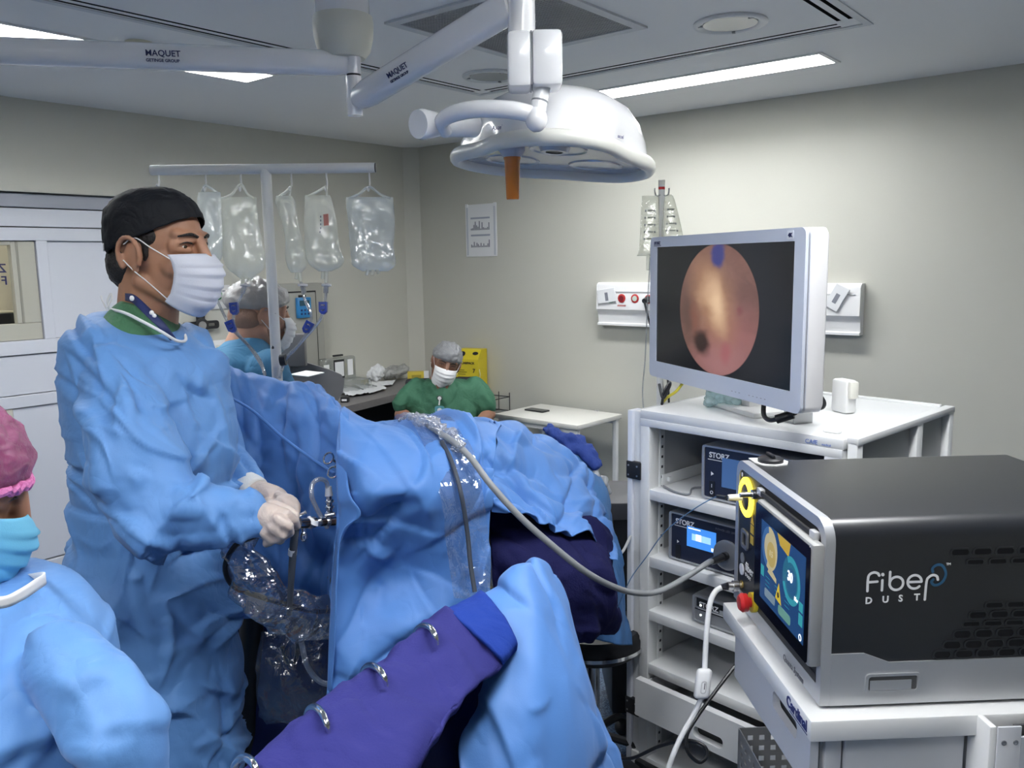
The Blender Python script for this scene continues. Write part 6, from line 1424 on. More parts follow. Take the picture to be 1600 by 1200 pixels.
for f_ in ([(670, 608, D3 - .09), (672, 640, D3 - .11), (668, 670, D3 - .1)], [(722, 606, D3 - .09), (728, 640, D3 - .11), (732, 670, D3 - .1)], [(650, 612, D3 - .07), (648, 640, D3 - .1)], [(745, 612, D3 - .07), (742, 640, D3 - .1)]): fold(g, f_, .012)
blob('scrub_shirt', g, .010, M_green, p3_, 3, cloth(.07, .16, .006, 61, .1, 50, (.1, .3), .012, 1.4, .4))
g = G(); g.prism([(-.04, 0), (.04, 0), (.004, -.085), (-.004, -.085)], -.004, .004, frame(PR(691, 601, D3 - .085), tuple(RIGHT_H), tuple(-FWD_H)) @ Matrix.Rotation(0, 4, 'X')); g.build('neck_skin', SK3, p3_, smooth=False)
g = G()
for h_, s in ((hipL, -1), (hipR, 1)): g.chain([(h_, .10), (CM @ Vector((.40, s * .14, .53)), .085), (CM @ Vector((.42, s * .14, .12)), .07)])
blob('scrub_trousers', g, .014, M_green, p3_, 3)
for s in (-1, 1): g = G(); g.ell((.46, s * .14, .045), (.12, .045, .045), CM); blob('shoe', g, .01, M_black, p3_, 2)
bd = thing('badge', PR(690, 640, D3 - .14), 'white badge reel and card on the green scrub shirt', 'badge')
Mx = frame(PR(687, 622, D3 - .135), tuple(RIGHT_H), tuple(-FWD_H)); G(Mx).lathe([(.001, 0), (.016, 0), (.016, .008), (.001, .008)]).build('reel', M_black, bd); G(Mx).lathe([(.001, .008), (.011, .008), (.010, .011), (.001, .011)]).build('reel_face', M_white, bd)
G().tube([PR(687, 624, D3 - .14), PR(686, 633, D3 - .14)], .004, 6).build('strap', M_white, bd)
Mx = frame(PR(687, 641, D3 - .14), tuple(RIGHT_H), tuple(-FWD_H)); G(Mx).prism(rrect(.056, .05, .012), 0, .004).build('card', mat('badge_teal', (0.10, 0.30, 0.36), .4), bd); G(Mx).lathe([(.001, .004), (.014, .004), (.014, .006), (.001, .006)]).build('card_picture', M_white, bd)

# ------------------------------------------------------------------ near person with pink net, lower left
D4 = 1.16; f4 = (RIGHT_H * math.cos(math.radians(32)) + FWD_H * math.sin(math.radians(32))).normalized()
HM4 = headframe(-104, 772, D4, f4, math.radians(25))
p4_ = thing('person', PR(-40, 1100, D4) - Vector((0, 0, PR(-40, 1100, D4).z)), 'person in pink hair net and blue gown bending at the lower left', 'person')
g = G(); head_prims(g, HM4, 1.0, neck=.18, back=.035, nr=.055)
ploft(g, [(940, -110, 940, 10, D4, .06), (990, -130, 990, 50, D4, .10), (1100, -130, 1110, 90, D4, .12), (1400, -130, 1400, 90, D4, .12)])
for dx in (-.09, .09):
    b = PR(-20, 1390, D4) + f4.cross(ZV) * dx; g.chain([(b, .09), (Vector((b.x, b.y, .45)), .06), (Vector((b.x, b.y, .08)), .042)])
capx(g, [(40, 1050, 1.08, 20), (150, 1110, 1.0, 18), (205, 1180, .985, 18), (212, 1240, .98, 18)])
blob('body', g, .0055, SK4, p4_, 5); face_parts(p4_, HM4, 1.0)
mk = face_mask(p4_, HM4, 1.0, M_maskblue, z_top=.004, ph=math.radians(66))
g = G(); g.ell((-.03, 0, .03), (.085, .078, .085), HM4); blob('hair', g, .006, mat('brown_hair', (0.05, 0.025, 0.02), .6, bump=(150, .6)), p4_, 3, wr(30, .006, 2))
pc = cap_shell('hair_net', p4_, HM4, 1.0, M_pinknet, front=.050, back=-.02, side=.010, rx=(.110, .128), ry=.094, top=.148, pw=2.2, wr=.008, seed=11, band=.06, n=96)
bp_ = []
for j in range(97):
    a = 2 * math.pi * j / 96; ca, sa = math.cos(a), math.sin(a); zb = .012 + (.046 - .012) * max(0, ca) ** 1.2 + (-.02 - .012) * max(0, -ca) ** 1.2
    bp_.append(HM4 @ Vector(((.110 if ca > 0 else .118) * ca - .006, .088 * sa, zb + .004 + .004 * math.sin(a * 40))))
G().tube(bp_, .008, 8, 1).build('net_band', mat('pink_band', (0.75, 0.22, 0.50), .6, bump=(120, .5)), pc)
g = G()
ploft(g, [(925, -110, 928, 52, D4, .10), (930, -150, 925, 66, D4, .12), (950, -190, 950, 84, D4 - .01, .155), (985, -210, 985, 116, D4 - .03, .18), (1035, -215, 1035, 142, D4 - .04, .20), (1100, -215, 1100, 160, D4 - .05, .21), (1250, -210, 1250, 170, D4 - .05, .22), (1500, -215, 1500, 180, D4 - .05, .24)])
capx(g, [(92, 1035, 1.04, 56), (160, 1098, 1.0, 58), (205, 1165, .98, 60), (212, 1260, .975, 60)])
capx(g, [(-150, 1030, 1.16, 50), (-185, 1120, 1.12, 52), (-150, 1230, 1.02, 48), (-60, 1290, .98, 40)])
for f_, r in [([(178, 1030, 1.0), (205, 1070, .95), (222, 1115, .92), (226, 1140, .92)], .016), ([(10, 1010, .92), (60, 980, .93), (120, 985, .96)], .018), ([(60, 1060, .90), (110, 1075, .89), (160, 1050, .91), (180, 1030, .95)], .016), ([(150, 1075, .905), (190, 1110, .89), (215, 1130, .90)], .012), ([(-10, 1180, .86), (60, 1155, .86), (110, 1125, .87)], .012), ([(85, 1160, .865), (110, 1200, .865)], .012), ([(215, 1080, .95), (245, 1110, .93), (262, 1150, .93)], .02)]: fold(g, f_, r)
blob('surgical_gown', g, .0075, M_gown, p4_, 5, cloth(.14, .13, .008, 41, .5, 90, (.08, .30), .011, -.3, .8, (.004, .030)))
nk = [PR(-30, 946, .985), PR(6, 950, .975), PR(34, 938, .985), PR(58, 922, 1.02), PR(70, 913, 1.08), PR(66, 909, 1.16), PR(40, 912, 1.22), PR(0, 916, 1.24)]
sheet('collar_band', [nk, [p + Vector((0, 0, .014)) for p in nk]], M_elastic, p4_, 6, 3, None, .003)
g = G()
for dx in (-.09, .09):
    b = PR(-20, 1390, D4) + f4.cross(ZV) * dx; o = frame((b.x, b.y, 0), f4); g = G(); g.ell((.05, 0, .045), (.13, .046, .05), o); blob('shoe', g, .009, M_black, p4_, 3)
# ================================================================== operating table and drapes
def pg(rows): return [[P(*q) for q in r] for r in rows]
M_navy = mat('navy_fleece', (0.010, 0.011, 0.058), .85, crease=(6, .4), bump=(260, .25), spec=.12)
M_sleeve = mat('navy_sleeve', (0.022, 0.055, 0.26), .8, crease=(10, .5), bump=(300, .15))
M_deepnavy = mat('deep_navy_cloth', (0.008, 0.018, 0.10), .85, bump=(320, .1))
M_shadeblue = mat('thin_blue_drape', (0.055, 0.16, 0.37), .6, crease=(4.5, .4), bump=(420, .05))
ta, tb_ = V(P(600, 860, 2.15)), V(P(930, 800, 2.5)); td = Vector((tb_.x - ta.x, tb_.y - ta.y, 0)).normalized()
tc_ = Vector(((ta.x + tb_.x) / 2, (ta.y + tb_.y) / 2, 0)); TMx = frame(tc_, td)
tab = thing('operating_table', tc_, 'operating table with black base standing under the blue drapes', 'operating table')
G(TMx).box(-.45, .22, -.22, .22, .78, .85, .02).build('mattress', M_black, tab); G(TMx).box(-.45, .22, -.23, .23, .73, .78, .008).build('frame', M_black, tab)
G(TMx).box(-.16, .16, -.14, .14, .12, .73, .02).build('column', mat('table_column', (0.03, 0.035, 0.05), .35), tab); G(TMx).box(-.42, .42, -.26, .26, .03, .13, .03).build('base', M_black, tab)
for x in (-.36, .36):
    for y in (-.2, .2): G(TMx).cyl((x, y - .02, .025), (x, y + .02, .025), .025, n=14).build('caster', M_blackrub, tab)
pat = thing('patient', TMx @ Vector((0, 0, .87)), 'patient lying on the operating table wholly covered by blue drapes', 'person')
g = G(); g.chain([(TMx @ Vector((-.26, 0, .955)), .10), (TMx @ Vector((-.05, 0, .955)), .105), (TMx @ Vector((.10, 0, .955)), .10)]); g.chain([(TMx @ Vector((.10, 0, .955)), .055), (TMx @ Vector((.17, 0, .935)), .05)])
g.ell(TMx @ Vector((.22, 0, .925)), (.085, .078, .08))
kn, kf = V(P(655, 720, 2.02)), V(P(430, 660, 2.44))
for s, k_ in ((-1, kn), (1, kf)):
    h = TMx @ Vector((-.26, s * .08, .96)); k_.z -= .05; f_ = k_ + Vector((td.x, td.y, 0)) * .08 + Vector((0, 0, -.25)); g.chain([(h, .08)] + ([(V(P(565, 745, 2.5)), .06)] if s > 0 else []) + [(k_, .055), (f_, .04)])
blob('body', g, .012, SK2, pat, 4)
leg_dr = sheet('surgical_drape', pg([
    [(296, 640, 2.53), (360, 650, 2.53), (430, 655, 2.53), (490, 670, 2.53), (530, 690, 2.53), (560, 720, 2.53)],
    [(296, 578, 2.53), (360, 580, 2.53), (430, 592, 2.53), (490, 610, 2.50), (528, 635, 2.44), (552, 668, 2.38)],
    [(296, 563, 2.48), (360, 568, 2.46), (430, 580, 2.42), (490, 597, 2.36), (526, 622, 2.30), (552, 658, 2.24)],
    [(296, 610, 2.38), (360, 615, 2.36), (430, 625, 2.32), (490, 645, 2.26), (530, 672, 2.20), (556, 705, 2.14)],
    [(296, 700, 2.32), (360, 705, 2.31), (430, 712, 2.28), (490, 730, 2.22), (532, 750, 2.16), (560, 770, 2.10)],
    [(296, 800, 2.28), (360, 800, 2.30), (430, 805, 2.28), (490, 815, 2.24), (534, 830, 2.18), (562, 845, 2.12)],
    [(296, 900, 2.26), (360, 900, 2.26), (430, 905, 2.24), (490, 905, 2.22), (534, 915, 2.18), (562, 925, 2.14)],
    [(296, 985, 2.24), (360, 970, 2.24), (430, 965, 2.24), (490, 965, 2.22), (534, 975, 2.20), (562, 985, 2.18)]]),
    M_drape, None, 20, 16, lambda c: crumple(c, 6.0, .016, 21, (1, 1, .32), 2) + cloth(.16, .30, .010, 21, .15, 90, (.12, .45), .022, 1.35, .35)(c))
tag(leg_dr, 'blue drape over the raised far leg behind the gloved hands', 'drape', 'blue surgical drapes')
tag(G().tube([P(345, 612, 2.31), P(395, 642, 2.265), P(440, 682, 2.24), P(485, 715, 2.19), P(522, 740, 2.14)], .004, 8).build('drape_cord', M_drape), 'thin blue cord running diagonally over the far leg drape', 'cord')
near_dr = sheet('surgical_drape', pg([
    [(545, 668, 2.46), (590, 672, 2.50), (650, 664, 2.52), (715, 656, 2.52), (765, 660, 2.48), (800, 690, 2.40)],
    [(540, 652, 2.22), (585, 663, 2.26), (645, 664, 2.30), (710, 660, 2.32), (758, 664, 2.28), (784, 672, 2.22)],
    [(533, 640, 1.98), (568, 664, 1.98), (640, 663, 2.08), (705, 657, 2.14), (752, 660, 2.12), (776, 676, 2.06)],
    [(530, 690, 1.86), (570, 700, 1.83), (638, 690, 1.90), (702, 684, 1.97), (750, 692, 2.00), (774, 712, 1.98)],
    [(527, 760, 1.79), (572, 765, 1.735), (638, 765, 1.77), (702, 755, 1.86), (748, 755, 1.92), (771, 765, 1.93)],
    [(526, 812, 1.79), (576, 822, 1.78), (640, 825, 1.82), (704, 815, 1.86), (746, 812, 1.91), (769, 820, 1.93)],
    [(521, 900, 1.80), (578, 905, 1.86), (640, 900, 1.88), (700, 895, 1.87), (745, 895, 1.89), (769, 905, 1.91)],
    [(515, 990, 1.79), (575, 1000, 1.80), (638, 985, 1.81), (698, 975, 1.84), (745, 980, 1.87), (771, 985, 1.90)],
    [(512, 1070, 1.80), (572, 1085, 1.79), (640, 1085, 1.80), (700, 1080, 1.83), (750, 1080, 1.87), (775, 1080, 1.90)],
    [(514, 1200, 1.81), (574, 1215, 1.80), (645, 1215, 1.81), (705, 1215, 1.84), (755, 1210, 1.88), (780, 1205, 1.92)]]),
    M_drape, None, 22, 18, lambda c: crumple(c, 4.2, .010, 31, (1, 1, .75), 2) + cloth(.20, .24, .012, 35, .35, 80, (.10, .42), .022, -.2, 1.0, (.004, .04))(c))
tag(near_dr, 'large light blue drape hanging over the raised near leg in the centre', 'drape', 'blue surgical drapes')
edge = pg([[(533, 640, 1.975), (526, 700, 1.86), (527, 770, 1.79), (530, 805, 1.79), (521, 900, 1.80), (515, 990, 1.79), (512, 1080, 1.80)], [(546, 645, 1.96), (541, 705, 1.835), (546, 770, 1.755), (563, 805, 1.745), (532, 840, 1.765), (524, 985, 1.775), (518, 1080, 1.79)]])
o = sheet('turned_edge', edge, M_drape, near_dr, 8, 6, None, .003)
tor_dr = sheet('surgical_drape', pg([
    [(760, 720, 2.62), (815, 715, 2.66), (860, 730, 2.70), (910, 765, 2.72), (950, 815, 2.68), (966, 850, 2.62)],
    [(766, 668, 2.40), (812, 660, 2.48), (856, 678, 2.52), (908, 712, 2.56), (945, 765, 2.56), (962, 810, 2.52)],
    [(772, 657, 2.24), (815, 658, 2.34), (858, 675, 2.40), (908, 710, 2.44), (942, 765, 2.46), (958, 812, 2.44)],
    [(775, 690, 2.10), (820, 700, 2.18), (866, 718, 2.24), (915, 758, 2.30), (944, 805, 2.34), (960, 840, 2.36)],
    [(773, 735, 2.00), (822, 745, 2.06), (870, 758, 2.12), (916, 785, 2.20), (944, 826, 2.26), (961, 858, 2.30)],
    [(770, 775, 1.96), (826, 785, 1.99), (876, 790, 2.04), (920, 806, 2.11), (946, 838, 2.18), (962, 868, 2.24)],
    [(768, 800, 1.955), (830, 806, 1.965), (880, 810, 2.00), (925, 820, 2.06), (949, 845, 2.13), (964, 876, 2.19)]]),
    M_drape, None, 20, 18, lambda c: cloth(.18, .10, .012, 45, -.55, 70, (.15, .5), .026, -.45, .3, (.005, .05))(c))
tag(tor_dr, 'light blue drape spread over the patient body right of the near leg', 'drape', 'blue surgical drapes')
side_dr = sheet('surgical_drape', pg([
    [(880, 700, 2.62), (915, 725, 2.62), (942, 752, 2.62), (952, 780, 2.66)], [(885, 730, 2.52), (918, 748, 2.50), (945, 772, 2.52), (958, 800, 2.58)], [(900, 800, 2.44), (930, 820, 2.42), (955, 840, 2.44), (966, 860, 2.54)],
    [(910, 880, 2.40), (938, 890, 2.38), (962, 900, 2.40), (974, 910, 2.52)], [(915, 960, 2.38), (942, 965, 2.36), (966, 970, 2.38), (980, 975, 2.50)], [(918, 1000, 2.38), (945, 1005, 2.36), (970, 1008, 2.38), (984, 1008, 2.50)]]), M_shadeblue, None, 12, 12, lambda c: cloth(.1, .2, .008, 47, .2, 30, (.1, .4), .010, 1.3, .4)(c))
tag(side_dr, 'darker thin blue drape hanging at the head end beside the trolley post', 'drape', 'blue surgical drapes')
blk = sheet('navy_blanket', pg([
    [(764, 790, 2.14), (830, 796, 2.14), (890, 802, 2.18), (935, 818, 2.26), (956, 850, 2.34)], [(766, 828, 2.05), (830, 834, 2.04), (895, 836, 2.08), (938, 856, 2.18), (956, 886, 2.28)], [(768, 870, 1.96), (830, 872, 1.945), (895, 875, 1.97), (946, 890, 2.06), (964, 912, 2.17)],
    [(770, 915, 1.95), (835, 920, 1.93), (898, 930, 1.95), (948, 940, 2.04), (962, 950, 2.14)], [(772, 960, 1.96), (840, 968, 1.95), (902, 985, 1.965), (942, 985, 2.05), (960, 975, 2.14)], [(776, 990, 2.0), (845, 1000, 1.99), (902, 1004, 1.99), (936, 996, 2.07), (954, 986, 2.15)]]),
    M_navy, None, 16, 14, lambda c: crumple(c, 6, .018, 51, oct=2) + cloth(.15, .15, .006, 55, .3, 30, (.1, .3), .014, -.9, .6, (.010, .04))(c))
tag(blk, 'dark navy fleece blanket hanging below the body drape', 'blanket')
g = G(); capx(g, [(898, 688, 2.64, 14), (922, 712, 2.62, 17), (934, 724, 2.60, 11)]); capx(g, [(858, 672, 2.7, 12), (898, 700, 2.64, 16)])
tag(blob('rolled_sleeve', g, .008, M_sleeve, None, 3, wr(14, .014, 6)), 'rumpled navy cloth roll at the far end of the body drape', 'cloth')
g = G(); capx(g, [(930, 742, 2.60, 7), (944, 756, 2.60, 9), (950, 770, 2.62, 6)])
tag(blob('crumpled_wrap', g, .006, M_crump, None, 2, wr(20, .012, 7)), 'white crumpled wrap at the head end next to the navy cloth', 'wrapper')
# dark equipment glimpsed between drape and trolley post
t = thing('anaesthesia_unit', P(968, 800, 2.95), 'dark grey equipment glimpsed behind the trolley post', 'equipment'); p = P(972, 800, 2.95); Mx = frame((p[0], p[1], 0), RIGHT_H)
z1, z2 = P(972, 772, 2.95)[2], P(972, 800, 2.95)[2]
G(Mx).box(-.06, .12, -.1, .2, z2, z1, .01).build('top_unit', mat('unit_dark_grey', (0.09, 0.09, 0.10), .5), t); G(Mx).box(-.04, .12, -.06, .2, .25, z2 - .005, .01).build('body', M_black, t); G(Mx).box(-.05, .13, -.09, .22, .05, .25, .02).build('base', M_black, t)
for x in (-.02, .1): G(Mx).cyl((x - .012, 0, .03), (x + .012, 0, .03), .03, n=14).build('caster', M_blackrub, t)
tag(G().tube([P(985, 838, 2.6), P(974, 860, 2.55), P(962, 872, 2.5), P(956, 876, 2.48)], .0045, 8).build('grey_hose', mat('hose_grey', (0.45, 0.46, 0.46), .4)), 'short curved grey hose beside the trolley post', 'hose')
# black stool below the blanket
st = thing('black_stool', (*P(925, 1060, 2.75)[:2], 0), 'black round stool with chrome ring beside the trolley', 'stool'); p = P(925, 1060, 2.75); Mx = Matrix.Translation((p[0], p[1], 0))
zs = PZ(945, 1010, .47)[2]
G(Mx).lathe([(.001, .40), (.15, .40), (.17, .42), (.17, .46), (.155, .48), (.001, .485)], n=40).build('seat', M_black, st); G(Mx).lathe([(.172, .425), (.176, .425), (.176, .437), (.172, .437)], n=40, cap=False).build('chrome_ring', M_chrome, st)
G(Mx).cyl((0, 0, .07), (0, 0, .41), .025).build('column', M_chrome, st)
for k in range(5): a = k * 2 * math.pi / 5; G(Mx).tube([(0, 0, .10), (.14 * math.cos(a), .14 * math.sin(a), .085), (.19 * math.cos(a), .19 * math.sin(a), .06)], .014, 8).build('leg', M_black, st); G(Mx).ell((.19 * math.cos(a), .19 * math.sin(a), .028), (.028, .028, .028)).build('caster', M_blackrub, st)

# ------------------------------------------------------------------ scope held by the surgeon
sc_ = thing('cystoscope', P(490, 815, 1.86), 'steel cystoscope with taps held in the gloved hands', 'scope')
G().tube([P(462, 818, 1.73), P(490, 816, 1.80), P(540, 813, 1.95), P(580, 811, 2.06)], .0055, 12).build('shaft', M_chrome, sc_)
for a, b, r in (((464, 818, 1.735), (478, 817, 1.77), .012), ((478, 817, 1.77), (484, 817, 1.785), .0085), ((484, 817, 1.785), (489, 816, 1.80), .013), ((498, 816, 1.82), (506, 815, 1.84), .010), ((512, 815, 1.86), (526, 814, 1.90), .011)): G().cyl(P(*a), P(*b), r, n=16).build('coupling', M_chrome, sc_)
G().cyl(P(474, 817, 1.76), P(475, 838, 1.76), .005, n=12).build('light_post', M_chrome, sc_); G().ell(P(474, 838, 1.76), (.008, .008, .012)).build('post_cap', M_chrome, sc_); G().cyl(P(466, 806, 1.75), P(478, 800, 1.75), .004).build('tap_lever', M_chrome, sc_); G().cyl(P(487, 816, 1.79), P(490, 811, 1.79), .016, .012, 14).build('white_valve', M_elastic, sc_)
G().cyl(P(515, 812, 1.87), P(514, 775, 1.87), .007, .006).build('stopcock', M_chrome, sc_); G().cyl(P(514, 775, 1.87), P(513, 760, 1.87), .009, .007).build('luer', mat('clear_luer', (0.6, 0.62, 0.66), .2), sc_)
for yy in (783, 792, 801): G().ell(P(515, yy, 1.87), (.010, .010, .005)).build('stopcock_ring', M_chrome, sc_)
G().cyl(P(508, 806, 1.86), P(523, 803, 1.86), .0045).build('tap_lever', M_chrome, sc_)
G().tube([P(513, 766, 1.87), P(509, 752, 1.86), P(498, 749, 1.84), P(488, 757, 1.83), P(487, 775, 1.82), P(494, 793, 1.83), P(504, 812, 1.84), P(511, 824, 1.86)], .0052, 10).build('water_tube', M_tube, sc_)
cable_k = tag(G().tube([P(462, 824, 1.74), P(459, 850, 1.745), P(456, 890, 1.76), P(454, 925, 1.78), P(452, 960, 1.80)], [.0085, .0085, .0075, .0065, .006], 10).build('camera_cable', mat('cable_dark_grey', (0.06, 0.07, 0.09), .45)), 'dark camera cable hanging straight down from the scope', 'cable')
G().cyl(P(457.5, 858, 1.748), P(456.8, 867, 1.752), .0092, n=14).build('white_band', M_elastic, cable_k)
fo = thing('forceps', P(515, 725, 1.98), 'steel forceps with two ring handles clipped to the drape', 'forceps')
def torus(cx, cy, d, rx, ry, rot, r): return G().tube([PR(cx + rx * math.cos(a) * math.cos(rot) - ry * math.sin(a) * math.sin(rot), cy + rx * math.cos(a) * math.sin(rot) + ry * math.sin(a) * math.cos(rot), d) for a in np.linspace(0, 2 * math.pi, 17)], r, 8, 2)
torus(513, 716, 1.97, 7, 9, .5, .0024).build('ring_handle', M_chrome, fo); torus(520, 738, 1.97, 7.5, 9, .5, .0024).build('ring_handle', M_chrome, fo)
G().tube([P(519, 718, 1.97), P(528, 722, 1.99), P(545, 715, 2.05), P(556, 712, 2.08)], .0028, 8).build('shank', M_chrome, fo); G().tube([P(524, 730, 1.97), P(529, 722, 1.99), P(540, 708, 2.05), P(552, 704, 2.08)], .0028, 8).build('shank', M_chrome, fo)

# ------------------------------------------------------------------ clear plastic camera sleeve under the hands
g = G(); ctrs = [(376, 838, 1.80, 26), (378, 868, 1.80, 32), (390, 905, 1.80, 38), (416, 938, 1.80, 42), (452, 958, 1.82, 44), (490, 966, 1.84, 44), (526, 966, 1.86, 38)]
cc = catmull([np.array(c, float) for c in ctrs], 8); rings = []
for i, c in enumerate(cc):
    a, b = cc[max(i - 1, 0)], cc[min(i + 1, len(cc) - 1)]; tdir = (PR(*b[:3]) - PR(*a[:3])).normalized(); u = tdir.cross(FWD_H).normalized(); r = c[3] * c[2] / FPX
    rings.append([PR(*c[:3]) + u * (r * math.cos(q)) + FWD_H * (r * .45 * math.sin(q)) for q in [2 * math.pi * k / 40 for k in range(40)]])
g.loft(rings, cap=False); v = np.array([tuple(x) for x in g.v]); ctr3 = np.array([tuple(PR(*c[:3])) for c in cc for _ in range(40)]); nn = v - ctr3; nn /= np.linalg.norm(nn, axis=1)[:, None]
v = v + nn * (crumple(v, 8, .010, 61, oct=1) + facet(v @ np.array(tuple(RIGHT_H)), v[:, 2], .028, .024, .012, 62, .6))[:, None]
M_sleevefilm = clear_mat('clear_sleeve_film', (0.84, 0.86, 0.90), .30, .10, milk=.06, milkcol=(.6, .62, .66), scale=18, strength=.35)
cs = mesh_obj('camera_sleeve', v, g.f, M_sleevefilm, None, smooth=False); tag(cs, 'crumpled clear plastic camera sleeve hanging below the gloved hands', 'plastic sleeve')
tag(G().tube([P(398, 838, 1.76), P(368, 852, 1.78), P(352, 885, 1.79), P(364, 915, 1.80), P(400, 930, 1.80), P(450, 945, 1.82), P(490, 955, 1.85), P(524, 954, 1.88)], .0058, 8).build('sleeved_cable', M_black), 'black cable running inside the clear camera sleeve', 'cable')
# plastic sleeve lying over the near leg drape
ov = sheet('plastic_sleeve', pg([
    [(615, 662, 2.14), (650, 654, 2.16), (690, 648, 2.20)], [(622, 652, 2.06), (660, 646, 2.08), (702, 652, 2.10)], [(645, 664, 1.99), (682, 672, 1.99), (722, 680, 1.99)], [(668, 705, 1.90), (700, 706, 1.91), (742, 710, 1.93)],
    [(684, 765, 1.82), (714, 765, 1.855), (752, 765, 1.88)], [(694, 825, 1.825), (722, 825, 1.86), (760, 825, 1.88)], [(702, 890, 1.835), (730, 890, 1.855), (768, 890, 1.87)], [(708, 935, 1.825), (735, 935, 1.845), (772, 930, 1.86)]]),
    clear_mat('overlay_film', (0.90, 0.93, 0.97), .17, .12, milk=.07, milkcol=(0.8, 0.85, 0.95), scale=16, strength=.3), None, 14, 12, lambda c: crumple(c, 12, .006, 71, (1, 1, .6)) + facet(c @ np.array(tuple(RIGHT_H)), c[:, 2], .03, .07, .008, 73, .2), 0, smooth=False)
tag(ov, 'long clear plastic sleeve crumpled over the near leg drape', 'plastic sleeve')
g = G(); capx(g, [(622, 656, 2.05, 5), (650, 650, 2.04, 9), (680, 662, 1.985, 12), (705, 685, 1.935, 13), (722, 706, 1.905, 9)])
(blob('sleeve_bunch', g, .005, clear_mat('white_glint_film', (0.9, 0.93, 0.97), .30, .10, milk=.30, milkcol=(0.85, 0.88, 0.95), scale=36, strength=1.0), ov, 1, wr(34, .016, 9)))
tag(G().tube([P(690, 690, 1.925), P(705, 720, 1.885), P(720, 770, 1.845), P(730, 830, 1.85), P(735, 880, 1.84), P(742, 925, 1.825)], .0055, 8).build('sleeved_cable', mat('cable_charcoal', (0.04, 0.05, 0.07), .5)), 'dark cable inside the plastic sleeve on the leg drape', 'cable')
port = CARTM @ Vector((.292, .004, .806))
lc = [P(668, 664, 2.01), P(705, 688, 1.92), P(735, 715, 1.89), P(765, 755, 1.86), P(810, 805, 1.85), P(860, 850, 1.86), P(910, 890, 1.90), P(950, 913, 1.97), P(990, 926, 2.06), P(1030, 924, 2.13), P(1075, 900, 2.19), P(1105, 880, 2.22), tuple(port + CARTM.to_3x3() @ Vector((-.01, -.035, -.004)))]
lcab = tag(G().tube(lc, .0075, 10).build('light_cable', mat('cable_light_grey', (0.24, 0.25, 0.26), .42)), 'thick grey light cable running from the leg drape to the light source', 'cable')
G().cyl(tuple(port + CARTM.to_3x3() @ Vector((-.012, -.042, -.006))), tuple(port + CARTM.to_3x3() @ Vector((0, .004, 0))), .010, .012, 16).build('plug', M_black, lcab)
# drainage pouch and hoses in the dark below
po = sheet('drainage_pouch', pg([[(405, 985, 2.02), (455, 990, 2.0), (520, 985, 2.0)], [(402, 1040, 1.98), (455, 1050, 1.96), (522, 1045, 1.98)], [(404, 1090, 1.98), (460, 1100, 1.96), (524, 1100, 1.98)], [(412, 1128, 2.0), (462, 1135, 1.98), (524, 1135, 2.0)]]), clear_mat('pouch_film', (0.70, 0.76, 0.86), .10, .15, milk=.10, milkcol=(0.4, 0.5, 0.65), scale=18, strength=.6), None, 8, 8, lambda c: crumple(c, 12, .02, 81), 0)
tag(po, 'clear drainage pouch hanging below the camera sleeve', 'plastic pouch')
tag(G().tube([P(470, 1000, 2.06), P(480, 1040, 2.06), P(500, 1065, 2.06), P(525, 1070, 2.06)], .007, 8).build('drain_hose', mat('hose_pale', (0.35, 0.38, 0.42), .4)), 'pale curved drain hose behind the clear pouch', 'hose')
tag(G().tube([P(440, 1010, 2.1), P(450, 1035, 2.1), P(462, 1030, 2.1), P(466, 1005, 2.1)], .006, 8).build('drain_hose', M_black), 'black curved hose left of the pale drain hose', 'hose')
ts = sheet('dark_fill_sheet', pg([[(350, 940, 2.44), (420, 940, 2.42), (480, 945, 2.40), (545, 950, 2.38)], [(350, 1030, 2.42), (420, 1030, 2.40), (480, 1035, 2.38), (545, 1040, 2.36)], [(352, 1130, 2.42), (420, 1130, 2.40), (480, 1135, 2.38), (545, 1140, 2.36)], [(354, 1180, 2.42), (420, 1180, 2.40), (480, 1185, 2.38), (545, 1190, 2.36)]]), M_deepnavy, None, 8, 8, lambda c: crumple(c, 8, .02, 83, (1, 1, .3)))  # added dark sheet that darkens the space below the drape
tag(ts, 'dark navy sheet added to darken the space below the far leg drape', 'cloth')
sk = thing('leg_stirrup', TMx @ Vector((-.40, .0, .7)), 'dark padded stirrup support below the far leg drape', 'support')
G().tube([P(395, 960, 2.4), P(390, 1040, 2.4), P(388, 1140, 2.42), V(P(388, 1140, 2.42)) - Vector((0, 0, V(P(388, 1140, 2.42)).z - .05))], .035, 12).build('post', M_black, sk); q = V(P(388, 1140, 2.42)); G().box(q.x - .12, q.x + .12, q.y - .12, q.y + .12, 0.001, .05, .01).build('foot', M_black, sk)

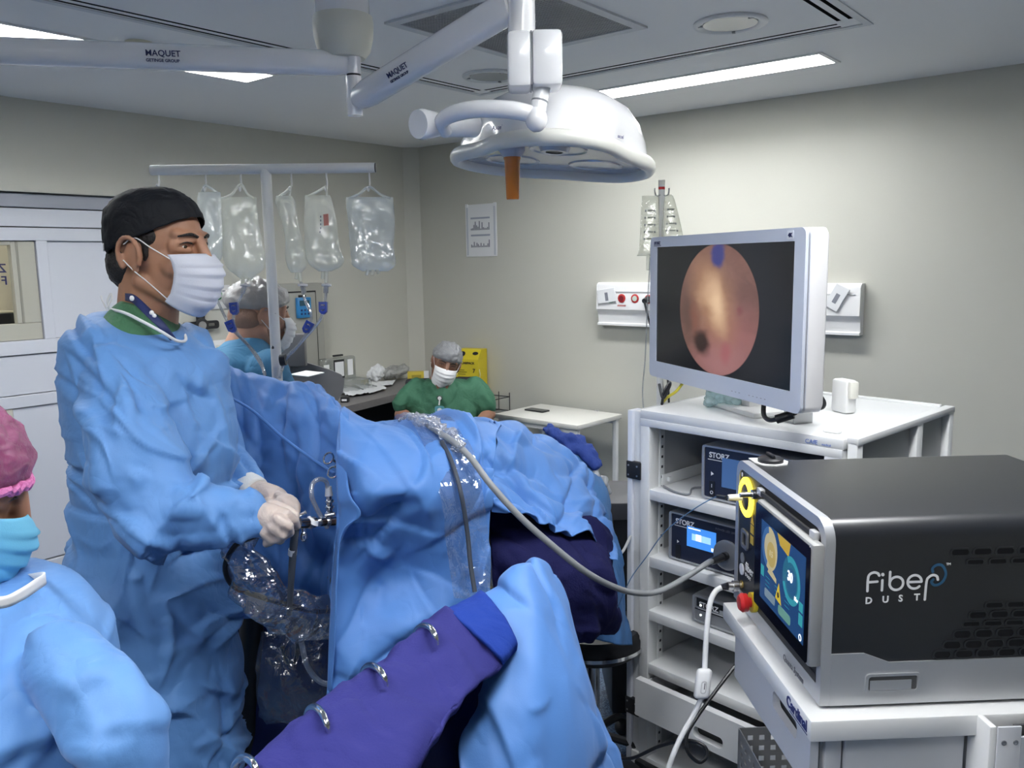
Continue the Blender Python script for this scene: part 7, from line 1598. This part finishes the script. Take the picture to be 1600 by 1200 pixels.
# ================================================================== foreground: covered stand with hooks
M_purple = mat('purple_cloth', (0.031, 0.032, 0.165), .82, crease=(7, .45), bump=(320, .18), spec=.12, var=.10, varscale=5)
M_royal = mat('royal_blue_cloth', (0.014, 0.042, 0.26), .8, crease=(9, .3), bump=(320, .18), spec=.12)
TOP = [(330, 1238, .90), (402, 1182, .97), (482, 1112, 1.05), (582, 1045, 1.15), (645, 992, 1.235), (700, 956, 1.30)]
BOT = [(520, 1400, .84), (560, 1330, .89), (612, 1235, .96), (685, 1145, 1.06), (730, 1082, 1.15), (784, 1036, 1.255)]
def mixp(a, b, t, dd=0.0, dz=0.0): return P(a[0] + (b[0] - a[0]) * t, a[1] + (b[1] - a[1]) * t, a[2] + (b[2] - a[2]) * t + dd) + np.array([0, 0, dz])
rows = [[mixp(a, b, .10, .13, -.06) for a, b in zip(TOP, BOT)], [mixp(a, b, .0, .085, -.012) for a, b in zip(TOP, BOT)], [mixp(a, b, .0, .035, .0) for a, b in zip(TOP, BOT)], [mixp(a, b, .06, .0, .0) for a, b in zip(TOP, BOT)], [mixp(a, b, .35, -.012) for a, b in zip(TOP, BOT)], [mixp(a, b, .7, -.008) for a, b in zip(TOP, BOT)], [mixp(a, b, 1.0, .004) for a, b in zip(TOP, BOT)], [mixp(a, b, 1.03, .03) for a, b in zip(TOP, BOT)]]
pc_ = sheet('cloth_cover', rows, M_purple, None, 18, 10, lambda c: crumple(c, 7, .008, 91, oct=2) + cloth(.15, .15, .004, 96, .3, 30, (.08, .3), .007, -.9, .5, (.008, .03))(c), .006)
tag(pc_, 'purple cloth cover folded over a rail at the bottom centre', 'cloth')
e0, e1 = [(722, 946, 1.322), (734, 966, 1.30), (755, 1000, 1.28), (781, 1036, 1.258)], [(755, 926, 1.37), (772, 946, 1.35), (790, 972, 1.34), (806, 994, 1.335)]
hb_ = sheet('hem_band', [[P(700, 968, 1.38), P(728, 952, 1.42), P(752, 938, 1.45)], [P(700, 955, 1.335), P(728, 940, 1.365), P(753, 926, 1.395)], [P(708, 962, 1.285), P(738, 949, 1.315), P(763, 936, 1.345)], [P(740, 990, 1.255), P(765, 976, 1.285), P(786, 966, 1.315)], [P(772, 1022, 1.245), P(790, 1010, 1.27), P(806, 1000, 1.29)], [P(782, 1034, 1.255), P(796, 1022, 1.28), P(806, 1012, 1.30)], [P(776, 1040, 1.30), P(790, 1028, 1.32), P(800, 1018, 1.34)]], M_royal, pc_, 10, 8, lambda c: crumple(c, 12, .003, 95), .006)
bk_rows = [[mixp(a, b, .06, .13, -.03) for a, b in zip(TOP, BOT)], [mixp(a, b, .5, .15, -.04) for a, b in zip(TOP, BOT)], [mixp(a, b, 1.0, .16, -.05) for a, b in zip(TOP, BOT)], [mixp(a, b, 1.45, .17, -.08) for a, b in zip(TOP, BOT)]]
sheet('back_layer', bk_rows, M_deepnavy, pc_, 10, 10, lambda c: crumple(c, 8, .008, 93), .005)
rl = thing('support_rail', (*P(560, 1070, 1.2)[:2], 0), 'steel rail stand hidden under the purple cloth cover', 'stand')
ra = [mixp(a, b, .0, .06, -.03) for a, b in zip(TOP, BOT)]
G().tube([ra[0], ra[2], ra[5]], .012, 12).build('rail', M_steel, rl)
for q in (ra[1], ra[4]): G().cyl((q[0], q[1], .02), tuple(q), .012, n=14).build('post', M_steel, rl); G().box(q[0] - .15, q[0] + .15, q[1] - .025, q[1] + .025, 0, .03, .008).build('foot', M_steel, rl)
HK = [([(651, 987), (660, 978), (672, 981), (680, 993), (683, 1007)], 1.24, 'upper right steel hook clipped over the purple cloth'), ([(569, 1048), (579, 1040), (591, 1045), (600, 1057), (604, 1072)], 1.135, 'second steel hook from the right on the purple cloth'), ([(482, 1112), (491, 1105), (502, 1113), (510, 1130), (514, 1148)], 1.045, 'third steel hook from the right on the purple cloth'), ([(368, 1194), (380, 1184), (390, 1187), (399, 1199), (406, 1220)], .965, 'lowest left steel hook on the purple cloth at the picture edge')]
for pts, d, lab in HK:
    ds = [d + .05, d + .02, d - .015, d - .035, d - .035]
    hk = G().tube([P(x - 6, y + 26, d + .09) for x, y in pts[:1]] + [P(x, y, q) for (x, y), q in zip(pts, ds)], [.0052, .0055, .0055, .0050, .0042, .0030], 10).build('metal_hook', M_chrome)
    tag(hk, lab, 'hook', 'steel hooks on the purple cloth')
cone = sheet('surgical_drape', pg([
    [(748, 990, 1.55), (790, 950, 1.58), (830, 930, 1.60), (856, 940, 1.64), (872, 960, 1.68)],
    [(752, 940, 1.46), (794, 902, 1.49), (828, 884, 1.52), (850, 890, 1.56), (866, 912, 1.62)],
    [(756, 930, 1.40), (796, 894, 1.42), (826, 878, 1.45), (848, 886, 1.50), (864, 910, 1.57)],
    [(752, 985, 1.33), (798, 948, 1.355), (836, 925, 1.39), (868, 940, 1.455), (884, 962, 1.56)],
    [(757, 1080, 1.285), (800, 1048, 1.285), (846, 1018, 1.31), (892, 1020, 1.40), (914, 1032, 1.55)],
    [(718, 1160, 1.235), (784, 1140, 1.235), (852, 1108, 1.26), (912, 1100, 1.36), (944, 1112, 1.54)],
    [(728, 1260, 1.20), (794, 1240, 1.20), (860, 1215, 1.235), (932, 1210, 1.34), (974, 1216, 1.54)],
    [(720, 1500, 1.16), (800, 1500, 1.16), (880, 1490, 1.20), (970, 1480, 1.32), (1025, 1480, 1.54)],
    [(670, 1900, 1.11), (790, 1900, 1.12), (900, 1890, 1.17), (1010, 1880, 1.30), (1080, 1870, 1.54)]]),
    M_drape, None, 20, 16, lambda c: crumple(c, 4.5, .010, 101, (1, 1, .6), 2) + cloth(.2, .24, .010, 105, -.35, 60, (.12, .5), .022, -1.1, .5, (.005, .05))(c))
tag(cone, 'light blue drape peaked over a stand in the foreground', 'drape', 'blue surgical drapes')
isd = thing('instrument_stand', (*P(820, 960, 1.5)[:2], 0), 'instrument stand hidden under the peaked blue drape', 'stand'); q = P(828, 905, 1.53)
G().cyl((q[0], q[1], .02), (q[0], q[1], q[2] - .10), .015).build('post', M_steel, isd); G().box(q[0] - .15, q[0] + .15, q[1] - .03, q[1] + .03, 0, .03, .006).build('foot', M_steel, isd)

# ================================================================== cables of the laser
lp0 = LM @ Vector((.066, -.045, 1.166)); 
fib = tag(G().tube([tuple(lp0), P(1120, 776, 1.85), P(1085, 795, 1.9), P(1040, 830, 1.98), P(1010, 870, 2.03), P(985, 905, 2.06), P(965, 950, 2.1)], .0013, 6).build('laser_fiber', mat('fiber_blue', (0.10, 0.20, 0.35), .4)), 'thin blue laser fiber running left from the glowing yellow ring', 'cable')
G().cyl(tuple(lp0), tuple(LM @ Vector((.030, -.055, 1.160))), .004, .0025, 10).build('strain_relief', M_black, fib)
fp = LM @ Vector((.022, -.022, .958))
wc = thing('switch_cable', P(1100, 1068, 1.75), 'white cable with inline box plugged into the laser front', 'cable')
G().cyl(tuple(fp), P(1128, 917, 1.80), .009, .006, 14).build('plug', M_black, wc)
G().tube([P(1132, 916, 1.80), P(1118, 924, 1.79), P(1109, 945, 1.78), P(1104, 990, 1.77), P(1101, 1046, 1.76)], .0058, 10).build('cord', M_elastic, wc)
G().tube([P(1097, 1088, 1.75), P(1085, 1115, 1.75), P(1065, 1150, 1.74), P(1048, 1190, 1.73), P(1036, 1240, 1.73), P(1030, 1330, 1.74)], .0058, 10).build('cord', M_elastic, wc)
c0_, c1_ = V(P(1101, 1044, 1.757)), V(P(1095, 1092, 1.748)); BXM = Matrix((RIGHT, (c0_ - c1_).normalized(), RIGHT.cross((c0_ - c1_).normalized()))).transposed().to_4x4(); BXM.translation = (c0_ + c1_) / 2
ib = G(BXM).box(-.016, .016, -.031, .031, -.012, .012, .009, 3).build('inline_box', M_elastic, wc)
g = G(BXM); slot_frame(g, rrect(.012, .026, .005, 4, 0, -.006), rrect(.008, .021, .0035, 4, 0, -.006), .0118, .0128); g.build('box_switch', mat('switch_grey', (0.5, 0.5, 0.5), .4), ib); G(BXM).box(.001, .0025, -.010, .003, .0118, .0126).build('box_mark', M_black, ib)
tag(G().tube([P(1152, 1036, 1.95), P(1118, 1080, 1.9), P(1088, 1122, 1.88), P(1073, 1150, 1.87), P(1075, 1175, 1.86), P(1092, 1191, 1.86), P(1105, 1180, 1.87), P(1098, 1164, 1.88), P(1070, 1157, 1.9), P(1030, 1166, 1.95), P(990, 1184, 2.0), P(960, 1186, 2.05)], .0042, 8).build('loose_cable', M_black), 'black looped cable in front of the open trolley drawer', 'cable')
